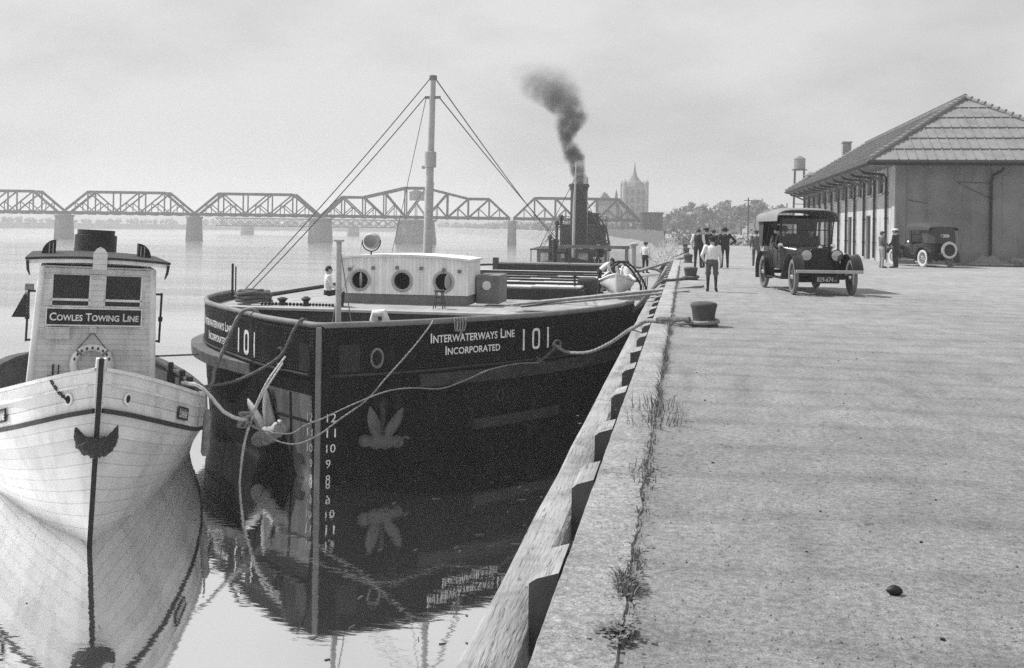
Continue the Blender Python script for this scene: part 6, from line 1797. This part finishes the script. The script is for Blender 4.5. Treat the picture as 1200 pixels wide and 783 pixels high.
    for i in range(n + 1):
        u = i / n; y = y1 + (y0 - y1) * u; rise = .13 + .10 * math.sin(PI * min(1, u * 1.1 + .12)) ; half = bw + .13
        if i == n and P['closed']: rise = .0
        top = [(half * math.copysign(abs(math.cos(a)) ** .45, math.cos(a)), y, zt2 - .10 + (rise + .08) * abs(math.sin(a)) ** .8) for a in [PI - PI * q / 12 for q in range(13)]]
        low = [(x * .975, yy, zz - .022) for x, yy, zz in reversed(top)]
        low[0] = (top[-1][0], y, top[-1][2] - .085); low[-1] = (top[0][0], y, top[0][2] - .085)
        rgs.append(top + low)
    b = MB(); b.loft(rgs, False, True)
    if P['closed']:
        # back and rear quarters of the top
        def ring(y, z, w, d): return [(-w, y, z), (-w * .8, y - d, z), (w * .8, y - d, z), (w, y, z)]
        rr_ = [ring(y0 + .28, zt - .0, bw + .02, .42), ring(y0 + .26, zt + .3, bw + .04, .38), ring(y0 + .2, zt2 - .1, bw + .045, .22), ring(y0 + .15, zt2 + .0, bw - .08, .12)]
        b.loft(rr_, False, False, False)
        for sx in (-1, 1):
            w = bw + .03; b.add([(sx * w, y0 + .28, zt), (sx * w, y0 + .26, zt2 - .1), (sx * w, y0 + .85, zt2 - .08), (sx * w, y0 + .62, zt)], [(0, 1, 2, 3)])
    tp = b.build('top', P['topm'], t, 40)
    if not P['closed']:
        # back curtain with its little celluloid window
        b = MB(); w = bw + .06; yb0, yb1 = y0 + .14, y0 + .02; z0_, z1_ = zt - .02, zt2 + .02; wz0, wz1 = z0_ + .38, z0_ + .66
        def bk(x, z): return (x, yb0 + (yb1 - yb0) * (z - z0_) / (z1_ - z0_), z)
        for x0, x1, za, zb in ((-w, w, z0_, wz0), (-w, w, wz1, z1_), (-w, -.34, wz0, wz1), (.34, w, wz0, wz1)): b.add([bk(x0, za), bk(x1, za), bk(x1, zb), bk(x0, zb)], [(0, 1, 2, 3)])
        for sx in (-1, 1): b.add([bk(sx * w, z0_), bk(sx * w, z1_), (sx * w, y0 + .75, z1_ - .04), (sx * w, y0 + .5, z0_)], [(0, 1, 2, 3)])
        b.build('back_curtain', 'dark_canvas', tp)
    b = MB()
    for sx in (-1, 1):
        for ya, yb in ((P['yback'] + .5, y0 + .3), (P['yback'] + .7, (y0 + y1) / 2), (yc - .04, y1 - .08)): b.tube([(sx * (bw - .01), ya, zt), (sx * (bw + .01), yb, zt2 - .12)], .016, 6)
    b.build('top_bows', 'car_black', tp)
    if P['closed']:
        b = MB(); T = Matrix.Translation((0, y0 - .10, zt + .36)) @ Matrix.Rotation(R(-14), 4, 'X')
        pts = [(.24 * math.copysign(abs(math.cos(a)) ** .5, math.cos(a)), -.018, .085 * math.copysign(abs(math.sin(a)) ** .8, math.sin(a))) for a in [2 * PI * q / 20 for q in range(20)]]
        b.add([T @ V(p) for p in pts], [tuple(range(20))]); rw = b.build('rear_window', 'galvanised', tp)
        for x in (-.15, 0, .15):
            b = MB(); b.add([T @ V((x + .055 * math.cos(2 * PI * q / 12), -.024, .05 * math.sin(2 * PI * q / 12))) for q in range(12)], [tuple(range(12))]); b.build('pane', 'lamp_glass' if x > -.1 else 'window_glass', rw)
        # spare wheel on the back
        b = MB(); T = Matrix.Translation((.12, P['yback'] - .32, r + .42)) @ Matrix.Rotation(PI / 2, 4, 'X')
        rs = r * .98
        b.lathe([(rs - .125, -.045), (rs - .06, -.065), (rs - .01, -.045), (rs, 0), (rs - .01, .045), (rs - .06, .065), (rs - .125, .045)], 32, T, False); sp_ = b.build('spare_wheel', 'white_tyre', t, 50)
        b = MB(); b.lathe([(.001, -.02), (rs - .13, -.02), (rs - .13, .02), (.001, .02)], 28, T); b.build('cover', 'car_black', sp_, 40)
        b = MB(); b.bx(-.12, .36, P['yback'] - .40, P['yback'] - .37, r + .27, r + .33); b.bx(-.3, -.22, P['yback'] - .36, P['yback'] + .1, r + .2, r + .28); b.bx(.3, .38, P['yback'] - .36, P['yback'] + .1, r + .2, r + .28); b.build('carrier', 'barge_trim', sp_)
        b = MB(); b.bx(-.75, -.35, P['yback'] - .1, P['yback'] + .1, r + .02, r + .3); b.build('fuel_tank', 'car_black', t, bevel=.04)
    # lamps
    for sx in (-1, 1):
        T = Matrix.Translation((sx * .40, yr + .18, P['zlamp'])) @ Matrix.Rotation(-PI / 2, 4, 'X')
        b = MB(); b.lathe([(.03, -.2), (.10, -.15), (.155, -.03), (.165, .0), (.165, .03), (.145, .035)], 22, T, False); hl = b.build('headlamp', P['lampm'], t, 40)
        b = MB(); b.lathe([(.001, .034), (.08, .03), (.146, .018)], 22, T, False); b.build('lens', 'lamp_glass', hl, 60)
        b = MB(); b.tube([(sx * .40, yr + .12, P['zlamp'] - .15), (sx * .39, yr + .1, r + .2)], .022, 7); b.build('bracket', 'car_black', hl)
        b = MB(); T = Matrix.Translation((sx * (bw + .0), yc + .1, zt + .03)) @ Matrix.Rotation(-PI / 2, 4, 'X'); b.lathe([(.02, -.09), (.06, -.05), (.07, .03), (.05, .04)], 14, T); b.build('cowl_lamp', 'nickel', t, 40)
    b = MB(); T = Matrix.Translation((bw + .14, yc, wt_ - .22)) @ Matrix.Rotation(-PI / 2, 4, 'X'); b.lathe([(.001, -.04), (.08, -.02), (.085, .02), (.001, .03)], 16, T); b.tube([(bw - .06, yc - .04, wt_ - .2), (bw + .1, yc - .02, wt_ - .22)], .012, 6); b.build('mirror', 'car_black', t, 40)
    return t

big = dict(r=.475, track=1.52, wb=3.30, bw=1.46, yrad=3.02, ydash=2.02, ycowl=1.62, s=1.0, ztub=1.24, yback=-.62, ztop=2.13, ytop0=-.72, ytop1=1.86, closed=False,
           tyre='tyre', wheelm='dark_timber', fenderm='car_black', bodym='car_body', radm='car_black', wsm='car_black', topm='canvas', lampm='car_black', zlamp=1.04)
def face(px_dx, px_dy): return math.atan2(-px_dx, px_dy)
# the big car comes towards us: its +y axis points to the camera and a little right
hx, hy = .155, -1.0; hn = math.hypot(hx, hy); hx, hy = hx / hn, hy / hn
rzc = math.atan2(-hx, hy)
cl = V((math.cos(rzc), math.sin(rzc), 0))
front_mid = V((3.58, 27.95, 0)); rear_mid = front_mid - V((hx, hy, 0)) * big['wb']
car = motor_car('large dark open touring car with raised pale canvas top driving towards us', rear_mid, rzc, big)
for w_ in [c for c in car.children if c.name.startswith('wheel')][:2]: w_.rotation_euler = (0, 0, R(-4))
b = MB(); b.bx(-.86, .86, 3.93, 3.97, .60, .68)
bu = b.build('bumper', 'galvanised', car, bevel=.012)
b = MB()
for sx in (-1, 1): b.bar((sx * .4, 3.5, .58), (sx * .44, 3.94, .62), .05, .04)
b.build('bumper_iron', 'car_black', bu)
b = MB(); b.bx(-.30, .30, 3.70, 3.72, .33, .53); pl_ = b.build('number_plate', 'car_black', car, bevel=.005)
vs_, fs = text_mesh('829-674', False, .02); b = MB(); b.add([(.26 - .42 * x, 3.726, .37 + .12 * y) for x, y in vs_], fs); b.build('lettering', 'grey_letter', pl_, fixn=False)
vs_, fs = text_mesh('NY', False, .01); b = MB(); b.add([(-.19 - .07 * x, 3.726, .37 + .06 * y) for x, y in vs_], fs); b.build('lettering', 'grey_letter', pl_, fixn=False)
b = MB(); b.bx(-.62, -.36, 2.55, 3.62, .52, .54); b.bx(.36, .62, 2.55, 3.62, .52, .54); b.bx(-.62, .62, 2.72, 2.74, .30, .95); b.bx(-.36, .36, 3.1, 3.6, .34, .37); b.bar((-.3, 3.69, .5), (-.36, 3.45, .6), .02, .02); b.bar((.3, 3.69, .5), (.36, 3.45, .6), .02, .02); b.build('splash_apron', 'car_black', car)
# people in it
def occupant(name, label, lx, ly, **k):
    p = car.location + cl * lx + V((hx, hy, 0)) * ly
    return person(name, label, (p.x, p.y, .475 + .48), rzc, 'sit', h=1.66, dz=-.86 * .95, **k)
occupant('person', 'driver in dark coat behind the windscreen of the touring car', -.36, .85, head='cap')
occupant('person', 'man in dark hat and coat in the near front seat of the touring car', .40, .80, head='hat')
occupant('person', 'passenger in dark coat with a pale collar in the rear seat of the touring car', .35, -.02, head='hat', sleeve='cloth_mid')

small = dict(r=.42, track=1.46, wb=2.62, bw=1.30, yrad=2.42, ydash=1.62, ycowl=1.30, s=.93, ztub=1.16, yback=-.50, ztop=1.97, ytop0=-.55, ytop1=1.42, closed=True,
             tyre='white_tyre', wheelm='galvanised', fenderm='barge_trim', bodym='car_body', radm='car_black', wsm='car_black', topm='dark_canvas', lampm='car_black', zlamp=.90, pale=1)
a_ = R(20); rl = V((11.40, 52.34, 0)); ax = V((math.cos(a_), math.sin(a_), 0))
motor_car('smaller dark parked car seen from behind with white spare tyre and closed hood', rl + ax * small['track'] / 2, a_, small)

# ================================================================== QUAY FURNITURE
def bollard_mesh():
    b = MB(); b.lathe([(.26, -.02), (.26, .03), (.20, .05), (.19, .10), (.20, .20), (.215, .30), (.235, .36), (.238, .39), (.215, .42), (.15, .437), (.02, .443)], 26)
    return b
BL = [((.34, 18.2, 0), 'nearest and largest iron bollard with thick rope round its foot'), ((.20, 34.6, 0), 'second iron bollard from us, left of the boy'),
      ((.17, 51.9, 0), 'third iron bollard from us, small, left of the waistcoat man'), ((.08, 70.0, 0), 'fourth iron bollard from us, tiny, beyond the waistcoat man'),
      ((.02, 88.0, 0), 'farthest tiny iron bollard at the far end of the quay')]
bo = None
for p, lbl in BL:
    if bo is None: bo = bollard_mesh().build('bollard', 'iron_bollard', None, 50); o = bo
    else: o = clone(bo)
    o.location = p; tag(o, lbl, 'bollard', 'iron bollards along the quay edge')
for o in [x for x in bpy.data.objects if x.name.startswith('bollard')]: o.scale = (.98, .98, .98)

# gangplanks from barge to quay
b = MB(); b.bar((-4.5, 26.5, -.36), (.48, 30.1, .05), .30, .06); o = b.build('gangplank', 'bare_timber', bevel=.01); tag(o, 'long bare plank laid from the barge bow up onto the quay', 'plank')
b = MB(); b.bar((-4.3, 27.0, -.44), (.12, 27.8, .035), .22, .05); o = b.build('gangplank', 'old_timber', bevel=.01); tag(o, 'shorter darker plank lying beneath the long bare gangplank', 'plank')
b = MB(); b.bar((-2.3, 50.0, -.42), (-.05, 58.0, .12), .26, .10); o = b.build('gangplank', 'old_timber', bevel=.01); tag(o, 'far dark plank sloping from the barge side up to the third bollard', 'plank')
# mooring ropes
def ring_pts(c, r_, z, n=12, a0=0, turns=1.0): return [(c[0] + r_ * math.cos(a0 + 2 * PI * turns * i / n), c[1] + r_ * math.sin(a0 + 2 * PI * turns * i / n), z + .004 * i) for i in range(n + 1)]
rope('mooring_rope', ring_pts((.34, 18.2), .245, .045, 14, PI * .55, .92) + [(.05, 17.95, .06), (-.17, 18.15, .06), (-.47, 18.44, .05), (-.69, 18.95, .0), (-.83, 19.13, -.10), (-1.09, 20.1, -.32), (-1.52, 21.55, -.72), (-2.08, 22.77, -1.08), (-2.64, 23.40, -1.17), (-2.98, 23.80, -1.06)],
     .036, 'rope', 'thick hawser sagging from the barge side to the nearest bollard')
rope('rope_splice', [(.10, 17.93, .13), (-.05, 18.02, .11), (-.17, 18.15, .10), (-.32, 18.28, .09), (-.46, 18.42, .07)], .05, 'dark_rope', 'dark lashed splice on the hawser near the nearest bollard', 'rope splice')
rope('mooring_rope', ring_pts((.20, 34.6), .25, .06, 12, PI * .5, .9) + [(-.05, 34.2, .05), (-.40, 33.2, .05), (-.70, 32.7, .03), (-.94, 31.3, -.14), (-1.23, 29.2, -.42), (-1.40, 28.2, -.62)], .045, 'dark_rope', 'dark rope from the second bollard down to the barge shoulder')
rope('mooring_rope', [(.02, 70.0, .1), (-.3, 66, .03), (-.67, 60, .0), (-.85, 45.5, -.19), (-.95, 36.4, -.2), (-1.25, 30.5, -.5)], .04, 'dark_rope', 'dark hawser running along the quay edge from the fourth bollard')
rope('mooring_rope', [(-9.31, 21.60, -1.0), (-9.25, 21.3, -.30), (-9.50, 21.2, -.22), (-9.72, 21.25, -.45), (-9.86, 21.15, -.83), (-9.97, 21.10, -1.15), (-10.05, 20.9, -1.50), (-9.9, 20.5, -1.72), (-9.5, 19.5, -1.66)], .042, 'rope', 'thick laid rope hanging over the left bow rail beside the 101')
rope('mooring_rope', [(-7.45, 20.2, -.7), (-7.59, 19.80, -.25), (-7.72, 19.59, -.42), (-7.95, 19.62, -.88), (-8.17, 19.55, -1.11), (-8.64, 19.43, -1.39), (-9.06, 19.36, -1.54), (-9.5, 19.2, -1.60), (-9.9, 18.9, -1.55)], .03, 'dark_rope', 'dark rope from the bow rail through the left hawse to the tug')
rope('mooring_rope', [(-7.85, 19.45, -.97), (-8.06, 19.12, -1.39), (-8.30, 19.08, -1.9), (-8.44, 19.06, -2.32), (-8.55, 19.04, -2.83), (-8.60, 19.03, -3.5)], .02, 'pale_rope', 'pale line from the left hawse straight down into the water')
rope('mooring_rope', [(-7.90, 19.45, -1.1), (-8.10, 19.14, -1.55), (-8.30, 19.1, -1.95), (-8.50, 19.06, -2.6), (-8.62, 19.05, -3.5)], .018, 'pale_rope', 'thin pale line hanging beside the other pale line under the left hawse')
rope('mooring_rope', [(-5.15, 20.75, -.28), (-5.10, 20.2, -.38), (-5.35, 19.85, -.78), (-5.75, 19.5, -1.3), (-6.1, 19.25, -1.74), (-6.55, 19.0, -2.09), (-6.92, 18.85, -2.38), (-7.32, 18.75, -2.55), (-7.72, 18.70, -2.49), (-8.03, 18.65, -2.28), (-8.35, 18.55, -2.08)], .015, 'rope', 'rope slung down across the stem from the right bow rail')
rope('mooring_rope', [(-8.35, 18.5, -2.06), (-8.01, 18.55, -2.26), (-7.44, 18.65, -2.34), (-7.13, 18.70, -2.17), (-6.81, 18.78, -2.04), (-6.25, 19.0, -1.77), (-5.7, 19.35, -1.56), (-5.3, 19.8, -1.55), (-4.85, 20.3, -1.62), (-4.45, 20.75, -1.50), (-4.0, 21.2, -1.32), (-3.6, 22.3, -1.33), (-3.25, 23.1, -1.40)], .013, 'rope', 'thin line looping low round the stem and along the right bow')
rope('mooring_rope', [(-9.25, 17.9, -1.32), (-9.03, 17.74, -1.30), (-8.83, 17.78, -1.36), (-8.62, 17.81, -1.56), (-8.40, 17.85, -1.81), (-8.24, 18.1, -1.98), (-8.2, 18.4, -2.05)], .034, 'pale_rope', 'bright white hawser over the right rail of the wooden tug')
b = MB(); rg = random.Random(77)
for k in range(4):
    c = V((-8.33 + rg.uniform(-.1, .1), 18.48 + rg.uniform(-.1, .1), -2.07 + rg.uniform(-.06, .06))); b.tube(spline([c + V((rg.uniform(-.16, .16), rg.uniform(-.1, .1), rg.uniform(-.12, .12))) for _ in range(6)], 6), .028, 6)
o = b.build('rope_knot', 'rope', None, 60); tag(o, 'knotted bundle of ropes joining the tug hawser and barge lines', 'rope knot')
rope('mooring_rope', [(-12.95, 23.3, -1.62), (-12.14, 23.3, -1.56), (-11.69, 23.38, -1.53), (-11.46, 23.5, -1.45)], .022, 'dark_rope', 'taut dark line from tug to the far side of the barge bow')
b = MB()
for k in range(4): x = -4.98 + .075 * k; c = hull_pt(1, 2.95 + .07 * k, -.35, .08); b.tube(spline([c + V((0, .15, .02)), c + V((.0, .0, .08)), c + V((.01, -.02, -.12 - .03 * (k % 2))), c + V((.03, -.01, -.2 - .04 * k * (1 - k % 2))), c + V((.06, 0, -.1)), c + V((.05, .1, .05))], 5), .016, 6)
o = b.build('rope_hank', 'rope', None, 60); tag(o, 'small hank of rope hung over the right bow rail above the name', 'rope')

# ---- weeds in the joint behind the coping
def blades(b, c, n, h, spread, rg, w=.0045):
    for _ in range(n):
        a = rg.uniform(0, 2 * PI); r_ = spread * math.sqrt(rg.random()); p = V(c) + V((r_ * math.cos(a) * .6, r_ * math.sin(a) * 1.3, 0)); hh = h * rg.uniform(.4, 1.1)
        l_ = V((rg.gauss(0, .3), rg.gauss(0, .3), 1)) * hh; s_ = V((math.cos(a), math.sin(a), 0)).cross(V((0, 0, 1))) * w
        m_ = p + l_ * .55; tip = p + l_ + V((l_.x * .7, l_.y * .7, -.12 * hh))
        b.add([p - s_, p + s_, m_ + s_ * .7, tip, m_ - s_ * .7], [(0, 1, 2, 4), (4, 2, 3)])
def leaves(b, c, n, spread, rg, s=.03, hmax=.05):
    for _ in range(n):
        p = V(c) + V((rg.gauss(0, spread * .6), rg.gauss(0, spread), rg.uniform(.008, hmax))); a = rg.uniform(0, 2 * PI); d = V((math.cos(a), math.sin(a), rg.uniform(-.2, .5))).normalized() * s * rg.uniform(.6, 1.4); e = d.cross(V((0, 0, 1))).normalized() * d.length * .4
        b.add([p, p + d * .5 + e, p + d, p + d * .5 - e], [(0, 1, 2, 3)])
rg = random.Random(15)
for (x, y), n, h, sp_, lb_ in (((-.25, 4.85), 110, .10, .10, 'ragged grass tuft in the quay joint nearest the camera'), ((-.245, 9.3), 110, .20, .5, 'tall feathery weed clump in the quay joint halfway to the first bollard'),
                              ((-.25, 7.1), 70, .09, .2, 'low dark weed tuft in the joint before the tall weed clump')):
    b = MB(); blades(b, (x, y, 0), n, h, sp_, rg); leaves(b, (x, y, 0), n // 3, sp_ * .8, rg, .035); o = b.build('weed_tuft', 'weed', fixn=False); tag(o, lb_, 'weed', 'weeds in the quay joint')
b = MB(); leaves(b, (-.30, 4.28, 0), 30, .045, rg, .04, .06); leaves(b, (-.24, 4.25, 0), 80, .06, rg, .03, .05); blades(b, (-.22, 4.25, 0), 60, .07, .08, rg)
o = b.build('broadleaf_weed', 'weed', fixn=False); tag(o, 'broad leaved dark weed at the bottom edge of the quay joint', 'weed', 'weeds in the quay joint')
b = MB()
y = 3.9
while y < 46:
    k = mnoise.noise(V((y * 1.1, 3, 1)))
    if k > -.30:
        blades(b, (-.235 + rg.uniform(-.02, .03), y, 0), int(7 + 14 * max(0, k + .2)), .05 + .10 * max(0, k) + (.07 if 10 < y < 18 else 0), .07, rg); leaves(b, (-.23, y, 0), int(3 + 8 * max(0, k + .2)), .07, rg, .022, .03)
    y += .13
for _ in range(40):
    p = (-.36 + rg.gauss(0, .07), rg.uniform(4.2, 11), .004); leaves(b, p, 1, .004, rg, .016, .012)
b.build('joint_weeds', 'weed', kind='stuff', fixn=False); tag(bpy.data.objects['joint_weeds'], 'sparse weeds and dead leaves along the quay joint', 'weeds')
# stone, brush, debris
b = MB(); b.ball((0, 0, .02), .040, 9, 6, (1.0, .6, .6)); b.v = [(x + .008 * mnoise.noise(V((x * 60, y * 60, z * 60))), y, z + .01 * mnoise.noise(V((x * 50, 3, z * 50)))) for x, y, z in b.v]
o = b.build('stone', 'black_iron', None, 40); o.location = (.99, 5.03, 0); tag(o, 'small dark lump of coal lying on the open quay in the foreground', 'stone')
rg = random.Random(44); b = MB()
for _ in range(420):
    y = rg.uniform(55, 96); p = V((-1.1 + rg.gauss(0, .18), y, -.25)); d = V((rg.gauss(0, .5), rg.gauss(0, .8), abs(rg.gauss(.5, .5)))).normalized(); ln = rg.uniform(.5, 1.3)
    q = p + d * ln * .6 + V((rg.gauss(0, .1), rg.gauss(0, .1), .05)); b.tube([p, q, q + (d + V((rg.gauss(0, .5), 0, rg.gauss(0, .4)))) * ln * .4], [.022, .016, .006], 4, False, False)
b.build('dry_brush', 'dry_brush', kind='stuff', fixn=False); tag(bpy.data.objects['dry_brush'], 'pale tangled dry brush heaped along the far quay edge', 'brushwood')
b = MB(); rgs = []
for i in range(13):
    u = i / 12; r_ = .55 * math.sin(PI * u) ** .5 + .02; x = -1.0 + 2.0 * u
    rgs.append([(x, r_ * .9 * math.cos(PI * q / 10) + .06 * mnoise.noise(V((x * 3, q, 1))), max(0, r_ * (.75 + .5 * mnoise.noise(V((x * 2.5, q * .7, 5)))) * math.sin(PI * q / 10))) for q in range(11)])
b.loft(rgs, False, False, False); o = b.build('tarpaulin_heap', 'canvas', None, 50); o.location = (15.3, 55.6, 0); tag(o, 'crumpled pale tarpaulin heap at the foot of the freight house end wall', 'tarpaulin')
rg = random.Random(3)
for k, (lb_, m_) in enumerate((('longest pole lying on the ground before the freight house end wall', 'old_timber'), ('dark pole lying behind the longest pole at the end wall', 'dark_timber'), ('short pole lying nearest the tarpaulin heap', 'old_timber'))):
    b = MB(); x0 = (15.2, 16.6, 14.2)[k]; y0 = (55.2, 55.9, 54.9)[k]; b.tube([(x0, y0, .09), (x0 + (4.6, 3.2, 2.0)[k], y0 + (.5, -.3, -.2)[k], .09)], [.08, .06], 8); o = b.build('pole', m_, None, 40); tag(o, lb_, 'pole', 'poles on the ground by the freight house')
b = MB()
for i in range(26): 
    a = i * .55; b.ball((17.0 + .55 * math.cos(a) * rg.random(), 55.6 + .3 * math.sin(a), .12 + .18 * rg.random()), rg.uniform(.1, .2), 7, 5)
o = b.build('debris_heap', 'old_timber', None, 40); tag(o, 'low heap of rubble right of the tarpaulin at the end wall', 'heap')

# loose grit and pebbles on the quay surface
rg = random.Random(99); b = MB()
for _ in range(5200):
    y = 3.6 + 16 * rg.random() ** 1.7; x = rg.uniform(-.15, .30 * y + 1.2) if rg.random() < .85 else rg.uniform(-.5, -.25); r_ = .003 + .008 * rg.random() ** 3
    o_ = len(b.v); a0 = rg.uniform(0, 6)
    for q in range(5): b.v.append((x + r_ * math.cos(a0 + q * 1.257) * rg.uniform(.7, 1.3), y + r_ * math.sin(a0 + q * 1.257) * rg.uniform(.7, 1.3), .001))
    b.v.append((x + r_ * .2, y, r_ * rg.uniform(.7, 1.1)))
    for q in range(5): b.f.append((o_ + q, o_ + (q + 1) % 5, o_ + 5)); b.mi.append(0)
b.build('grit', 'quay_surface', kind='stuff', fixn=False); tag(bpy.data.objects['grit'], 'loose grit and pebbles strewn on the quay surface', 'gravel')

# bits of coal, chips and straw dropped along the edge
rg = random.Random(123); b = MB()
for _ in range(150):
    y = 4 + 26 * rg.random() ** 1.5; x = rg.uniform(-.5, .5 * y); r_ = .003 + .009 * rg.random() ** 2
    b.ball((x, y, r_ * .4), r_, 5, 3, (rg.uniform(.6, 1.6), rg.uniform(.6, 1.4), .6))
b.build('coal_crumbs', 'black_iron', kind='stuff', fixn=False); tag(bpy.data.objects['coal_crumbs'], 'crumbs of coal scattered over the quay', 'coal')
b = MB()
for _ in range(130):
    y = rg.uniform(7, 22); x = -1.2 - abs(rg.gauss(0, 2.2)) if rg.random() < .8 else rg.uniform(-9, -2); a = rg.uniform(0, 3.14); ln = rg.uniform(.02, .16); w = rg.uniform(.01, .03)
    b.box((x, y, WZ + .004), (ln, w, .012), rz=a)
b.build('drift_chips', 'dark_timber', kind='stuff', fixn=False); tag(bpy.data.objects['drift_chips'], 'chips of driftwood floating in the berth', 'driftwood')
